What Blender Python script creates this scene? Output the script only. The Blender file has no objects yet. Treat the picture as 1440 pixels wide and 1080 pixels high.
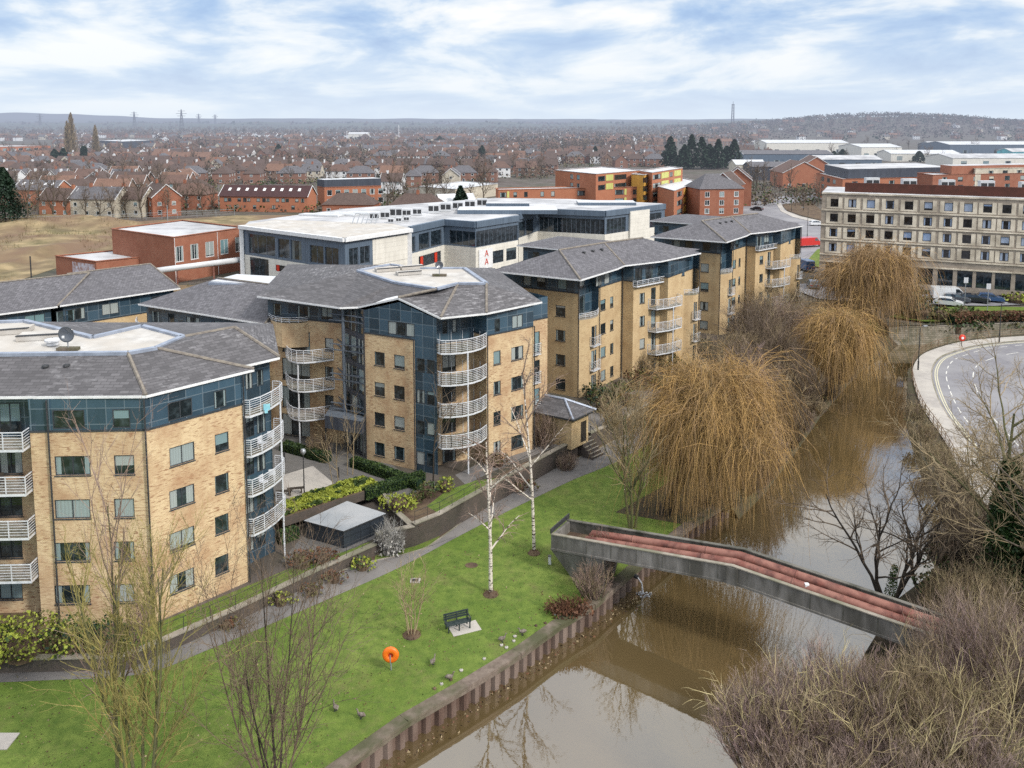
import bpy, math, random
from mathutils import Vector, noise
from mathutils.geometry import delaunay_2d_cdt
rnd = random.Random(7)
scene = bpy.context.scene
COL = scene.collection
V = Vector
# ------------------------------------------------------------------ survey
# camera calibration measured on the photograph (1440 px frame): lens, pitch, height
FP = 1200.0; PITCH = math.radians(6.2); HC = 31.2
Y0 = 168 + FP*math.tan(PITCH)
_c, _s = math.cos(PITCH), math.sin(PITCH)
def P(u, v, z=0.0):
    """place on the ground plane of height z that lies along a sight line"""
    a = (u-720)/FP; b = (Y0-v)/FP
    t = (z-HC)/(-_s+_c*b)
    return V((a*t, (_c+_s*b)*t, z))
def Qx(p):
    Z = p.z-HC
    return 720+FP*p.x/(_c*p.y-_s*Z)
def P2(u, v, z=0.0):
    p = P(u, v, z); return (p.x, p.y)
def D(u, d, z=0.0):
    """sight-line column u at distance d"""
    return V(((u-720)/FP*d, d, z))
def along(p0, p1, px, z):
    """metres along wall p0-p1 at which column px is met"""
    lo, hi = -0.2, 1.2
    a = V((p0[0], p0[1], z)); b = V((p1[0], p1[1], z))
    for _ in range(40):
        m = (lo+hi)/2
        if Qx(a.lerp(b, m)) < px: lo = m
        else: hi = m
    return (lo+hi)/2*(b-a).length
# ------------------------------------------------------------------ materials
MATS = {}
def nt_new(name):
    m = bpy.data.materials.new(name); m.use_nodes = True
    nt = m.node_tree; b = nt.nodes['Principled BSDF']
    MATS[name] = m
    return m, nt, b
def nd(nt, t, **k):
    n = nt.nodes.new(t)
    for a, b in k.items():
        if a in n.inputs: n.inputs[a].default_value = b
        else: setattr(n, a, b)
    return n
def c4(c): return (c[0], c[1], c[2], 1.0)
def mixc(nt, fac, a, b, mode='MIX'):
    n = nt.nodes.new('ShaderNodeMix'); n.data_type = 'RGBA'; n.blend_type = mode
    for s, x in ((0, fac), (6, a), (7, b)):
        if isinstance(x, (int, float)): n.inputs[s].default_value = x
        elif isinstance(x, tuple): n.inputs[s].default_value = c4(x)
        else: nt.links.new(x, n.inputs[s])
    return n.outputs[2]
def ramp(nt, fac, stops, interp='LINEAR'):
    r = nt.nodes.new('ShaderNodeValToRGB'); r.color_ramp.interpolation = interp
    e = r.color_ramp.elements
    while len(e) < len(stops): e.new(0.5)
    for i, (p, c) in enumerate(stops):
        e[i].position = p; e[i].color = c4(c) if isinstance(c, tuple) else (c, c, c, 1)
    nt.links.new(fac, r.inputs[0]); return r.outputs[0]
def math_(nt, op, a, b=None):
    n = nt.nodes.new('ShaderNodeMath'); n.operation = op
    for i, x in enumerate((a, b)):
        if x is None: continue
        if isinstance(x, (int, float)): n.inputs[i].default_value = x
        else: nt.links.new(x, n.inputs[i])
    return n.outputs[0]
def coords(nt, kind='World', scale=(1, 1, 1)):
    if kind == 'World': s = nd(nt, 'ShaderNodeNewGeometry').outputs['Position']
    elif kind == 'UV': s = nd(nt, 'ShaderNodeTexCoord').outputs['UV']
    else: s = nd(nt, 'ShaderNodeTexCoord').outputs['Object']
    if scale != (1, 1, 1):
        m = nd(nt, 'ShaderNodeVectorMath', operation='MULTIPLY'); nt.links.new(s, m.inputs[0]); m.inputs[1].default_value = scale
        s = m.outputs[0]
    return s
def noise_(nt, vec, scale, detail=4, rough=0.6):
    n = nd(nt, 'ShaderNodeTexNoise'); n.inputs['Scale'].default_value = scale
    n.inputs['Detail'].default_value = detail; n.inputs['Roughness'].default_value = rough
    nt.links.new(vec, n.inputs['Vector']); return n.outputs['Fac']
def bump(nt, b, h, strength, dist=0.05):
    n = nd(nt, 'ShaderNodeBump'); n.inputs['Strength'].default_value = strength; n.inputs['Distance'].default_value = dist
    nt.links.new(h, n.inputs['Height']); nt.links.new(n.outputs[0], b.inputs['Normal'])
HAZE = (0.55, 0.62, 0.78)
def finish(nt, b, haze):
    """aerial haze painted into the material as emission: grows with distance from the river bank (a fixed spot)"""
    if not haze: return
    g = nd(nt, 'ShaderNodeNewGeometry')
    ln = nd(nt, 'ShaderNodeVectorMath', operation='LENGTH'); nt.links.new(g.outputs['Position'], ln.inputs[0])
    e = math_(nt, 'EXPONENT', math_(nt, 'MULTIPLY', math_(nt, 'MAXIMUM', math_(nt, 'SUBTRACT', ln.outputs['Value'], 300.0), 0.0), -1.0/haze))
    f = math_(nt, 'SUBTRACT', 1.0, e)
    em = nd(nt, 'ShaderNodeEmission'); em.inputs[0].default_value = c4(HAZE); em.inputs[1].default_value = 0.75  # surface glows in haze colour, standing in for haze in the air
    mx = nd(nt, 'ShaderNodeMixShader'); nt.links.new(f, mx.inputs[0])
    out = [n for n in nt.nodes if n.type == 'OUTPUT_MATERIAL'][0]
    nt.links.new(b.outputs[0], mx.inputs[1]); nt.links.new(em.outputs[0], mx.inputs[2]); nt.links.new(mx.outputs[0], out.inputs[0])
HZ = 2700.0
def pmat(name, ca, cb=None, scale=2.0, rough=0.8, big=None, kind='World', bmp=0.0, metal=0.0, spec=0.3, haze=HZ, rand=0.0, stretch=(1, 1, 1), detail=5, contrast=(0.35, 0.65)):
    m, nt, b = nt_new(name)
    cb = cb or tuple(x*0.7 for x in ca)
    v = coords(nt, kind, stretch)
    n = noise_(nt, v, scale, detail)
    col = mixc(nt, ramp(nt, n, [(contrast[0], 0.0), (contrast[1], 1.0)]), ca, cb)
    if big:
        n2 = noise_(nt, v, big[0], 3)
        col = mixc(nt, ramp(nt, n2, [(0.4, 0.0), (0.62, 1.0)]), col, big[1])
    if rand:
        oi = nd(nt, 'ShaderNodeObjectInfo')
        k = math_(nt, 'ADD', math_(nt, 'MULTIPLY', oi.outputs['Random'], 2*rand), 1-rand)
        vm = nd(nt, 'ShaderNodeVectorMath', operation='SCALE'); nt.links.new(col, vm.inputs[0]); nt.links.new(k, vm.inputs['Scale'])
        col = vm.outputs[0]
    nt.links.new(col, b.inputs['Base Color'])
    b.inputs['Roughness'].default_value = rough; b.inputs['Metallic'].default_value = metal
    b.inputs['Specular IOR Level'].default_value = spec
    if bmp: bump(nt, b, n, bmp)
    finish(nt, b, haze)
    return m
def brick(name, c1, c2, mortar, dirt, w=0.225, h=0.075, msize=0.009, stain=0.5, vary=0.0, streaks=0.0):
    m, nt, b = nt_new(name)
    uv = coords(nt, 'UV')
    t = nd(nt, 'ShaderNodeTexBrick'); nt.links.new(uv, t.inputs['Vector'])
    t.inputs['Color1'].default_value = c4(c1); t.inputs['Color2'].default_value = c4(c2); t.inputs['Mortar'].default_value = c4(mortar)
    t.inputs['Scale'].default_value = 1.0; t.inputs['Mortar Size'].default_value = msize; t.inputs['Bias'].default_value = -0.15
    t.inputs['Brick Width'].default_value = w; t.inputs['Row Height'].default_value = h
    col = t.outputs['Color']
    # single darker fired bricks, and soft stains
    n0 = noise_(nt, coords(nt, 'UV', (2.3, 9.5, 1)), 1.0, 2, 0.45)
    if streaks:
        col = mixc(nt, math_(nt, 'MULTIPLY', math_(nt, 'MULTIPLY', ramp(nt, n0, [(0.56, 0.0), (0.62, 1.0)]), ramp(nt, noise_(nt, coords(nt), 0.35, 3), [(0.38, 0.25), (0.58, 1.0)])), streaks), col, (c1[0]*.42, c1[1]*.30, c1[2]*.28))
    pos = coords(nt)
    n1 = noise_(nt, pos, 0.55, 5)
    col = mixc(nt, math_(nt, 'MULTIPLY', ramp(nt, n1, [(0.42, 0.0), (0.7, 1.0)]), stain), col, dirt)
    st = noise_(nt, coords(nt, 'World', (1.6, 1.6, 0.12)), 1.0, 4)
    col = mixc(nt, math_(nt, 'MULTIPLY', ramp(nt, st, [(0.5, 0.0), (0.72, 1.0)]), stain*0.5), col, dirt)
    nt.links.new(col, b.inputs['Base Color']); b.inputs['Roughness'].default_value = 0.9
    b.inputs['Specular IOR Level'].default_value = 0.2
    bump(nt, b, t.outputs['Fac'], -0.25, 0.01)
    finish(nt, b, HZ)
    return m
def panels(name, c, joint, w, h, rough=0.35, var=0.25, spec=0.5, jsize=0.03, metal=0.0):
    m, nt, b = nt_new(name)
    t = nd(nt, 'ShaderNodeTexBrick'); t.offset = 0.0; nt.links.new(coords(nt, 'UV'), t.inputs['Vector'])
    t.inputs['Color1'].default_value = c4(tuple(x*(1-var) for x in c)); t.inputs['Color2'].default_value = c4(tuple(x*(1+var) for x in c))
    t.inputs['Mortar'].default_value = c4(joint); t.inputs['Scale'].default_value = 1.0
    t.inputs['Mortar Size'].default_value = jsize; t.inputs['Brick Width'].default_value = w; t.inputs['Row Height'].default_value = h
    n = noise_(nt, coords(nt, 'World', (1, 1, 0.3)), 1.2, 5)
    col = mixc(nt, math_(nt, 'MULTIPLY', ramp(nt, n, [(0.4, 0.0), (0.75, 1.0)]), 0.35), t.outputs['Color'], tuple(min(1, x*1.5+0.02) for x in c))
    nt.links.new(col, b.inputs['Base Color']); b.inputs['Roughness'].default_value = rough; b.inputs['Metallic'].default_value = metal
    b.inputs['Specular IOR Level'].default_value = spec
    bump(nt, b, t.outputs['Fac'], -0.4, 0.02)
    finish(nt, b, HZ)
    return m
def slates(name, c, pale, w=0.33, h=0.28, amt=0.55, dark=0.45):
    m, nt, b = nt_new(name)
    t = nd(nt, 'ShaderNodeTexBrick'); nt.links.new(coords(nt, 'UV'), t.inputs['Vector'])
    t.inputs['Color1'].default_value = c4(tuple(x*0.72 for x in c)); t.inputs['Color2'].default_value = c4(tuple(x*1.25 for x in c))
    t.inputs['Mortar'].default_value = c4(tuple(x*dark for x in c)); t.inputs['Scale'].default_value = 1.0
    t.inputs['Mortar Size'].default_value = 0.022; t.inputs['Brick Width'].default_value = w; t.inputs['Row Height'].default_value = h
    # pale lichen and weathering held inside whole courses
    sc = coords(nt, 'UV', (1.1, 3.6, 1))
    n = noise_(nt, sc, 0.9, 6, 0.75)
    n2 = noise_(nt, coords(nt), 0.12, 3)
    f = math_(nt, 'MULTIPLY', ramp(nt, n, [(0.52, 0.0), (0.62, 1.0)]), ramp(nt, n2, [(0.45, 0.0), (0.62, 1.0)]))
    col = mixc(nt, math_(nt, 'MULTIPLY', f, amt), t.outputs['Color'], pale)
    n3 = noise_(nt, coords(nt, 'UV', (0.5, 0.12, 1)), 1.0, 4)
    col = mixc(nt, math_(nt, 'MULTIPLY', ramp(nt, n3, [(0.4, 0.0), (0.7, 1.0)]), 0.45), col, tuple(x*0.6 for x in c))
    nt.links.new(col, b.inputs['Base Color']); b.inputs['Roughness'].default_value = 0.75
    b.inputs['Specular IOR Level'].default_value = 0.3
    bump(nt, b, t.outputs['Fac'], -0.5, 0.02)
    finish(nt, b, HZ)
    return m
def glass(name, dark, pale, share=0.5, rough=0.06, tint=(0.25, 0.42, 0.45)):
    """window pane: dark room behind, with per-window curtains or a blind (pane UV runs 0..1)"""
    m, nt, b = nt_new(name)
    oi = nd(nt, 'ShaderNodeObjectInfo').outputs['Random']
    uv = nd(nt, 'ShaderNodeTexCoord').outputs['UV']
    sp = nd(nt, 'ShaderNodeSeparateXYZ'); nt.links.new(uv, sp.inputs[0])
    u, v = sp.outputs[0], sp.outputs[1]
    r1 = math_(nt, 'FRACT', math_(nt, 'MULTIPLY', oi, 7.31)); r2 = math_(nt, 'FRACT', math_(nt, 'MULTIPLY', oi, 23.7)); r3 = math_(nt, 'FRACT', math_(nt, 'MULTIPLY', oi, 51.3))
    # curtains: outside of |u-.5| > lim ; blind: v > lim2
    du = math_(nt, 'ABSOLUTE', math_(nt, 'SUBTRACT', u, 0.5))
    cur = math_(nt, 'MULTIPLY', math_(nt, 'GREATER_THAN', du, math_(nt, 'ADD', math_(nt, 'MULTIPLY', r2, 0.4), 0.12)), math_(nt, 'LESS_THAN', r1, share*0.8))
    bl = math_(nt, 'MULTIPLY', math_(nt, 'GREATER_THAN', v, math_(nt, 'SUBTRACT', math_(nt, 'MULTIPLY', r3, 1.3), 0.5)), math_(nt, 'GREATER_THAN', r1, 1-share*0.7))
    f = math_(nt, 'MAXIMUM', cur, bl)
    fold = nd(nt, 'ShaderNodeTexWave'); fold.inputs['Scale'].default_value = 3.0; fold.inputs['Distortion'].default_value = 1.5
    nt.links.new(uv, fold.inputs['Vector'])
    pc = mixc(nt, r2, pale, tint)
    pc = mixc(nt, math_(nt, 'MULTIPLY', fold.outputs['Fac'], 0.35), pc, tuple(x*0.5 for x in pale))
    room = noise_(nt, coords(nt, 'World'), 1.7, 3)
    dk = mixc(nt, ramp(nt, room, [(0.45, 0.0), (0.7, 1.0)]), dark, tuple(x*3.2+0.01 for x in dark))
    nt.links.new(mixc(nt, f, dk, pc), b.inputs['Base Color'])
    b.inputs['Roughness'].default_value = rough; b.inputs['Specular IOR Level'].default_value = 0.8; b.inputs['IOR'].default_value = 1.5
    wv = noise_(nt, coords(nt), 0.9, 2); bump(nt, b, wv, 0.05, 0.05)
    finish(nt, b, HZ)
    return m

BUFF = brick('buff_brick', (0.66, 0.50, 0.30), (0.51, 0.365, 0.20), (0.62, 0.49, 0.33), (0.38, 0.22, 0.125), stain=0.75, streaks=0.9)
BUFFS = brick('buff_brick_plain', (0.61, 0.455, 0.25), (0.50, 0.365, 0.195), (0.56, 0.43, 0.28), (0.38, 0.25, 0.13), stain=0.6, streaks=0.4)
REDB = brick('red_brick', (0.34, 0.125, 0.075), (0.26, 0.09, 0.055), (0.34, 0.2, 0.14), (0.22, 0.075, 0.045), stain=0.5)
REDB2 = brick('orange_brick', (0.42, 0.16, 0.09), (0.33, 0.12, 0.065), (0.42, 0.22, 0.14), (0.30, 0.10, 0.06), stain=0.35)
DKBR = brick('dark_garden_brick', (0.075, 0.06, 0.055), (0.115, 0.085, 0.07), (0.13, 0.115, 0.10), (0.05, 0.05, 0.035), stain=0.5)
HOUSEB = brick('house_brick', (0.27, 0.13, 0.09), (0.20, 0.095, 0.07), (0.28, 0.2, 0.16), (0.16, 0.085, 0.065), stain=0.5)
HOUSEB2 = brick('house_brick_brown', (0.24, 0.15, 0.11), (0.18, 0.11, 0.08), (0.26, 0.2, 0.16), (0.15, 0.10, 0.08), stain=0.5)
STONEB = brick('hotel_stone_block', (0.40, 0.335, 0.27), (0.27, 0.225, 0.18), (0.40, 0.345, 0.28), (0.24, 0.20, 0.165), w=0.8, h=0.4, msize=0.02, stain=0.5)
RUBBLE = brick('river_wall_stone', (0.34, 0.30, 0.24), (0.2, 0.18, 0.14), (0.15, 0.13, 0.10), (0.08, 0.085, 0.045), w=0.6, h=0.3, msize=0.03, stain=0.9)
TEAL = panels('teal_cladding', (0.036, 0.068, 0.097), (0.13, 0.17, 0.20), 1.15, 1.03, rough=0.2, var=0.45, spec=0.7)
GREYCL = panels('grey_cladding', (0.10, 0.135, 0.18), (0.06, 0.08, 0.11), 0.55, 6.0, rough=0.4, var=0.08)
WHITECL = panels('white_cladding', (0.66, 0.63, 0.56), (0.40, 0.38, 0.34), 2.4, 0.9, rough=0.5, var=0.03, jsize=0.02)
YELCL = panels('yellow_cladding', (0.60, 0.33, 0.07), (0.4, 0.22, 0.05), 1.2, 2.8, rough=0.5, var=0.1)
LIMECL = panels('lime_cladding', (0.50, 0.50, 0.16), (0.35, 0.35, 0.1), 1.0, 2.8, rough=0.5, var=0.1)
DKCL = panels('charcoal_cladding', (0.05, 0.06, 0.08), (0.03, 0.035, 0.05), 0.6, 6, rough=0.45, var=0.12)
SLATE = slates('slate_roof', (0.112, 0.107, 0.112), (0.38, 0.37, 0.38), amt=.85, w=.6, dark=.6)
SLATE2 = slates('slate_roof_far', (0.135, 0.13, 0.142), (0.26, 0.26, 0.26), amt=0.4)
TILER = slates('red_tile_roof', (0.145, 0.088, 0.070), (0.2, 0.15, 0.11), amt=0.35, dark=0.6)
TILEB = slates('brown_tile_roof', (0.105, 0.072, 0.062), (0.2, 0.16, 0.13), amt=0.35, dark=0.6)
TILEM = slates('maroon_tile_roof', (0.065, 0.03, 0.032), (0.1, 0.07, 0.06), amt=0.25, dark=0.6)
TILEO = slates('orange_tile_roof', (0.20, 0.115, 0.083), (0.25, 0.15, 0.10), amt=0.3, dark=0.7)
FLAT = pmat('flat_roof_membrane', (0.56, 0.54, 0.51), (0.38, 0.36, 0.335), 0.7, 0.8, big=(0.25, (0.45, 0.415, 0.37)), spec=0.2)
FLATG = pmat('grey_roof_membrane', (0.42, 0.42, 0.43), (0.27, 0.27, 0.28), 0.35, 0.7, big=(0.10, (0.52, 0.52, 0.53)))
FLATW = pmat('white_roof_sheet', (0.66, 0.67, 0.68), (0.48, 0.49, 0.50), 0.35, 0.5, big=(0.09, (0.55, 0.56, 0.58)))
LEAD = pmat('lead_flashing', (0.36, 0.40, 0.48), (0.24, 0.27, 0.33), 1.2, 0.45, metal=0.2)
RIDGE = pmat('ridge_tile', (0.25, 0.22, 0.18), (0.15, 0.13, 0.115), 3, 0.85)
WHITE = pmat('white_paint', (0.80, 0.80, 0.80), (0.66, 0.66, 0.66), 2, 0.45, spec=0.5)
RAILW = pmat('white_railing_metal', (0.74, 0.75, 0.78), (0.58, 0.60, 0.63), 3, 0.4, metal=0.1)
RENDER_ = pmat('cream_render', (0.62, 0.57, 0.47), (0.5, 0.45, 0.36), 1.2, 0.85, big=(0.3, (0.45, 0.40, 0.32)))
FRAME = pmat('dark_window_frame', (0.055, 0.062, 0.072), (0.04, 0.045, 0.05), 3, 0.45)
FRAMEW = pmat('white_window_frame', (0.72, 0.72, 0.72), (0.6, 0.6, 0.6), 3, 0.5)
FRAMEG = pmat('grey_metal_frame', (0.17, 0.20, 0.24), (0.12, 0.14, 0.17), 3, 0.4, metal=0.3)
DARKM = pmat('dark_metal', (0.03, 0.032, 0.036), (0.05, 0.05, 0.052), 4, 0.5)
GALV = pmat('galvanised_steel', (0.42, 0.44, 0.46), (0.32, 0.34, 0.36), 4, 0.4, metal=0.5)
PANE = glass('window_glass', (0.012, 0.018, 0.021), (0.40, 0.42, 0.40), 0.62, tint=(0.14, 0.26, 0.29))
PANEH = glass('hotel_glass', (0.010, 0.010, 0.012), (0.38, 0.44, 0.55), 0.45, tint=(0.30, 0.42, 0.65))
PANED = glass('office_glass', (0.010, 0.016, 0.022), (0.12, 0.15, 0.17), 0.12, tint=(0.08, 0.12, 0.13))
ASPH = pmat('path_asphalt', (0.165, 0.155, 0.15), (0.105, 0.10, 0.098), 1.4, 0.85, big=(0.2, (0.20, 0.185, 0.175)), bmp=0.2, detail=8)
ROAD = pmat('road_asphalt', (0.215, 0.21, 0.225), (0.17, 0.165, 0.18), 0.9, 0.8, big=(0.1, (0.26, 0.255, 0.265)), bmp=0.1, detail=8)
PAVE = pmat('pavement_slabs', (0.40, 0.37, 0.34), (0.30, 0.28, 0.26), 1.2, 0.85, big=(0.25, (0.44, 0.41, 0.37)))
CONC = pmat('weathered_concrete', (0.27, 0.255, 0.235), (0.13, 0.122, 0.11), 1.6, 0.9, big=(0.6, (0.085, 0.08, 0.068)), bmp=0.3, detail=8, stretch=(1, 1, 0.25))
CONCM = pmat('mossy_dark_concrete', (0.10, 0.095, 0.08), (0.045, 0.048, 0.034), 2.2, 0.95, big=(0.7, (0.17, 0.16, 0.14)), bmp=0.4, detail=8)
COPE = pmat('coping_stone', (0.36, 0.32, 0.27), (0.25, 0.22, 0.18), 2.0, 0.9, big=(0.4, (0.19, 0.18, 0.13)), bmp=0.2)
TIMB = pmat('weathered_timber', (0.13, 0.10, 0.08), (0.20, 0.16, 0.13), 2.5, 0.85, big=(0.5, (0.075, 0.075, 0.04)), bmp=0.3)
PILE = pmat('sheet_pile_steel', (0.13, 0.085, 0.065), (0.06, 0.035, 0.027), 1.6, 0.85, big=(0.45, (0.19, 0.145, 0.12)), bmp=0.3, stretch=(1, 1, 0.25), detail=8)
RUST = pmat('rust_red_pipe', (0.215, 0.075, 0.055), (0.10, 0.042, 0.034), 2.6, 0.55, big=(1.1, (0.27, 0.125, 0.095)), bmp=0.35, detail=8)
SOIL = pmat('planting_soil', (0.10, 0.065, 0.045), (0.06, 0.04, 0.03), 2.5, 0.95, big=(0.6, (0.14, 0.10, 0.06)), bmp=0.5)
MUD = pmat('river_bank_mud', (0.075, 0.056, 0.035), (0.04, 0.031, 0.021), 1.2, 0.9, big=(0.5, (0.06, 0.056, 0.028)), bmp=0.6)
PAINT = pmat('road_paint', (0.70, 0.69, 0.64), (0.5, 0.49, 0.46), 4, 0.7)
YPAINT = pmat('yellow_road_line', (0.60, 0.56, 0.40), (0.5, 0.47, 0.34), 4, 0.7)
ORANGE = pmat('orange_plastic', (0.85, 0.17, 0.01), (0.72, 0.13, 0.01), 3, 0.4, spec=0.5)
REDP = pmat('red_plastic', (0.65, 0.05, 0.02), (0.5, 0.04, 0.02), 3, 0.45)
BENCHM = pmat('green_black_paint', (0.022, 0.035, 0.035), (0.04, 0.05, 0.05), 5, 0.5)
BARK = pmat('bark_grey_brown', (0.125, 0.10, 0.075), (0.07, 0.056, 0.042), 3, 0.9, bmp=0.5, stretch=(1, 1, 0.3))
BARKG = pmat('bark_green_algae', (0.16, 0.15, 0.07), (0.08, 0.085, 0.04), 2, 0.9, bmp=0.5, stretch=(1, 1, 0.3))
BARKD = pmat('bark_dark', (0.055, 0.044, 0.034), (0.03, 0.025, 0.02), 3, 0.9, bmp=0.5)
TWIG = pmat('twig_brown', (0.17, 0.125, 0.085), (0.10, 0.073, 0.05), 1.2, 0.85)
TWIGY = pmat('twig_yellow_green', (0.31, 0.26, 0.08), (0.18, 0.16, 0.06), 1.0, 0.85)
TWIGP = pmat('twig_purple_brown', (0.33, 0.235, 0.215), (0.19, 0.13, 0.12), 0.6, 0.85, big=(0.3, (0.34, 0.26, 0.20)))
TWIGS = pmat('twig_straw_yellow', (0.48, 0.40, 0.22), (0.33, 0.27, 0.13), 0.8, 0.85)
TWIGT = pmat('twig_tan', (0.36, 0.28, 0.17), (0.22, 0.165, 0.09), 0.7, 0.85)
TWIGL = pmat('twig_pale_pinkish', (0.30, 0.215, 0.17), (0.19, 0.135, 0.105), 1.0, 0.85)
WILLOW = pmat('willow_strand_gold', (0.54, 0.33, 0.12), (0.27, 0.165, 0.06), 0.6, 0.8, big=(0.3, (0.34, 0.215, 0.08)))
WILLOW2 = pmat('willow_strand_tan', (0.40, 0.255, 0.13), (0.21, 0.135, 0.07), 0.35, 0.8)
FARTW = pmat('far_twig', (0.17, 0.13, 0.10), (0.10, 0.076, 0.06), 0.25, 0.9, rand=0.25)
LEAFG = pmat('leaf_green', (0.06, 0.10, 0.022), (0.028, 0.05, 0.012), 1.5, 0.6, rand=0.2)
LEAFD = pmat('leaf_dark_evergreen', (0.018, 0.042, 0.022), (0.009, 0.022, 0.012), 1.0, 0.65)
LEAFY = pmat('leaf_yellow_green', (0.33, 0.37, 0.05), (0.17, 0.20, 0.03), 1.4, 0.6)
LEAFO = pmat('leaf_olive', (0.13, 0.12, 0.04), (0.07, 0.065, 0.025), 1.0, 0.7)
LEAFB = pmat('leaf_russet', (0.16, 0.075, 0.04), (0.09, 0.045, 0.028), 1.4, 0.75)
LEAFW = pmat('leaf_silver_grey', (0.50, 0.48, 0.45), (0.22, 0.20, 0.18), 1.4, 0.75)
IVY = pmat('ivy_leaf', (0.035, 0.075, 0.018), (0.018, 0.04, 0.010), 2.0, 0.5)
def birch_mat():
    m, nt, b = nt_new('birch_bark')
    n = noise_(nt, coords(nt, 'World', (2.5, 2.5, 7)), 1.0, 3, 0.5)
    col = mixc(nt, ramp(nt, n, [(0.52, 0.0), (0.6, 1.0)]), (0.62, 0.56, 0.48), (0.07, 0.05, 0.04))
    nt.links.new(col, b.inputs['Base Color']); b.inputs['Roughness'].default_value = 0.8
    return m
BIRCH = birch_mat()
def grass_mat():
    m, nt, b = nt_new('lawn_grass')
    p = coords(nt)
    n1 = noise_(nt, p, 0.16, 5); n2 = noise_(nt, p, 1.3, 6, 0.7); n3 = noise_(nt, p, 14.0, 4, 0.7)
    c = mixc(nt, ramp(nt, n1, [(0.35, 0.0), (0.65, 1.0)]), (0.125, 0.185, 0.030), (0.195, 0.25, 0.055))
    c = mixc(nt, ramp(nt, n2, [(0.38, 0.0), (0.68, 1.0)]), c, (0.075, 0.125, 0.022))
    c = mixc(nt, math_(nt, 'MULTIPLY', ramp(nt, noise_(nt, p, 0.45, 6, 0.75), [(0.52, 0.0), (0.70, 1.0)]), 0.7), c, (0.17, 0.165, 0.06))
    c = mixc(nt, math_(nt, 'MULTIPLY', ramp(nt, noise_(nt, p, 0.9, 7, 0.8), [(0.62, 0.0), (0.72, 1.0)]), 0.75), c, (0.12, 0.095, 0.05))
    c = mixc(nt, math_(nt, 'MULTIPLY', ramp(nt, n3, [(0.4, 0.0), (0.7, 1.0)]), 0.5), c, (0.06, 0.10, 0.018))
    nt.links.new(c, b.inputs['Base Color']); b.inputs['Roughness'].default_value = 0.85; b.inputs['Specular IOR Level'].default_value = 0.2
    bump(nt, b, math_(nt, 'ADD', n3, n2), 0.8, 0.06)
    return m
GRASS = grass_mat()
ROUGH = pmat('rough_grassland', (0.33, 0.25, 0.14), (0.10, 0.095, 0.04), 0.20, 0.9, big=(0.05, (0.17, 0.11, 0.07)), bmp=0.5, detail=8)
def ground_mat():
    m, nt, b = nt_new('town_ground')
    p = coords(nt)
    n1 = noise_(nt, p, 0.02, 6, 0.65); n2 = noise_(nt, p, 0.12, 5, 0.7)
    c = mixc(nt, ramp(nt, n1, [(0.42, 0.0), (0.58, 1.0)]), (0.07, 0.054, 0.044), (0.06, 0.058, 0.036))
    c = mixc(nt, ramp(nt, n2, [(0.45, 0.0), (0.65, 1.0)]), c, (0.12, 0.10, 0.09))
    nt.links.new(c, b.inputs['Base Color']); b.inputs['Roughness'].default_value = 0.95
    finish(nt, b, HZ)
    return m
GROUND = ground_mat()
def water_mat():
    m, nt, b = nt_new('river_water')
    p = coords(nt, 'World', (1, 1, 1))
    w1 = noise_(nt, p, 0.35, 3, 0.5); w2 = noise_(nt, p, 2.2, 3, 0.55)
    h = math_(nt, 'ADD', math_(nt, 'MULTIPLY', w1, 0.8), math_(nt, 'MULTIPLY', w2, 0.22))
    n = noise_(nt, p, 0.06, 4)
    col = mixc(nt, ramp(nt, n, [(0.35, 0.0), (0.65, 1.0)]), (0.088, 0.062, 0.027), (0.118, 0.084, 0.04))
    b.inputs['Roughness'].default_value = 0.9; nt.links.new(col, b.inputs['Base Color'])
    b.inputs['Specular IOR Level'].default_value = 0.0
    g = nd(nt, 'ShaderNodeBsdfGlossy'); g.inputs['Roughness'].default_value = 0.015; g.inputs['Color'].default_value = (1, 0.97, 0.93, 1)
    bp = nd(nt, 'ShaderNodeBump'); bp.inputs['Strength'].default_value = 0.085; bp.inputs['Distance'].default_value = 0.10
    nt.links.new(h, bp.inputs['Height']); nt.links.new(bp.outputs[0], g.inputs['Normal'])
    fr = nd(nt, 'ShaderNodeFresnel'); fr.inputs['IOR'].default_value = 1.9; nt.links.new(bp.outputs[0], fr.inputs['Normal'])
    f = math_(nt, 'MINIMUM', math_(nt, 'MULTIPLY', fr.outputs[0], 1.85), 0.85)
    mx = nd(nt, 'ShaderNodeMixShader'); nt.links.new(f, mx.inputs[0]); nt.links.new(b.outputs[0], mx.inputs[1]); nt.links.new(g.outputs[0], mx.inputs[2])
    out = [n for n in nt.nodes if n.type == 'OUTPUT_MATERIAL'][0]; nt.links.new(mx.outputs[0], out.inputs[0])
    return m
WATER = water_mat()
def carpaint(name, c):
    m, nt, b = nt_new(name)
    n = noise_(nt, coords(nt), 1.5, 3)
    nt.links.new(mixc(nt, math_(nt, 'MULTIPLY', n, 0.4), c, tuple(x*0.75 for x in c)), b.inputs['Base Color'])
    b.inputs['Roughness'].default_value = 0.3; b.inputs['Coat Weight'].default_value = 0.6
    return m
CARW = carpaint('car_white', (0.72, 0.73, 0.74)); CARK = carpaint('car_black', (0.02, 0.022, 0.028)); CARS = carpaint('car_grey', (0.10, 0.11, 0.13))
CARR = carpaint('car_red', (0.55, 0.03, 0.025)); CARB = carpaint('car_blue', (0.04, 0.09, 0.2))
TYRE = pmat('tyre_rubber', (0.02, 0.02, 0.02), (0.03, 0.03, 0.03), 8, 0.8)
LAMPR = pmat('red_lamp_glass', (0.5, 0.02, 0.02), (0.4, 0.02, 0.02), 8, 0.2)
LAMPC = pmat('clear_lamp_glass', (0.8, 0.8, 0.8), (0.7, 0.7, 0.7), 8, 0.15)
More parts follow.
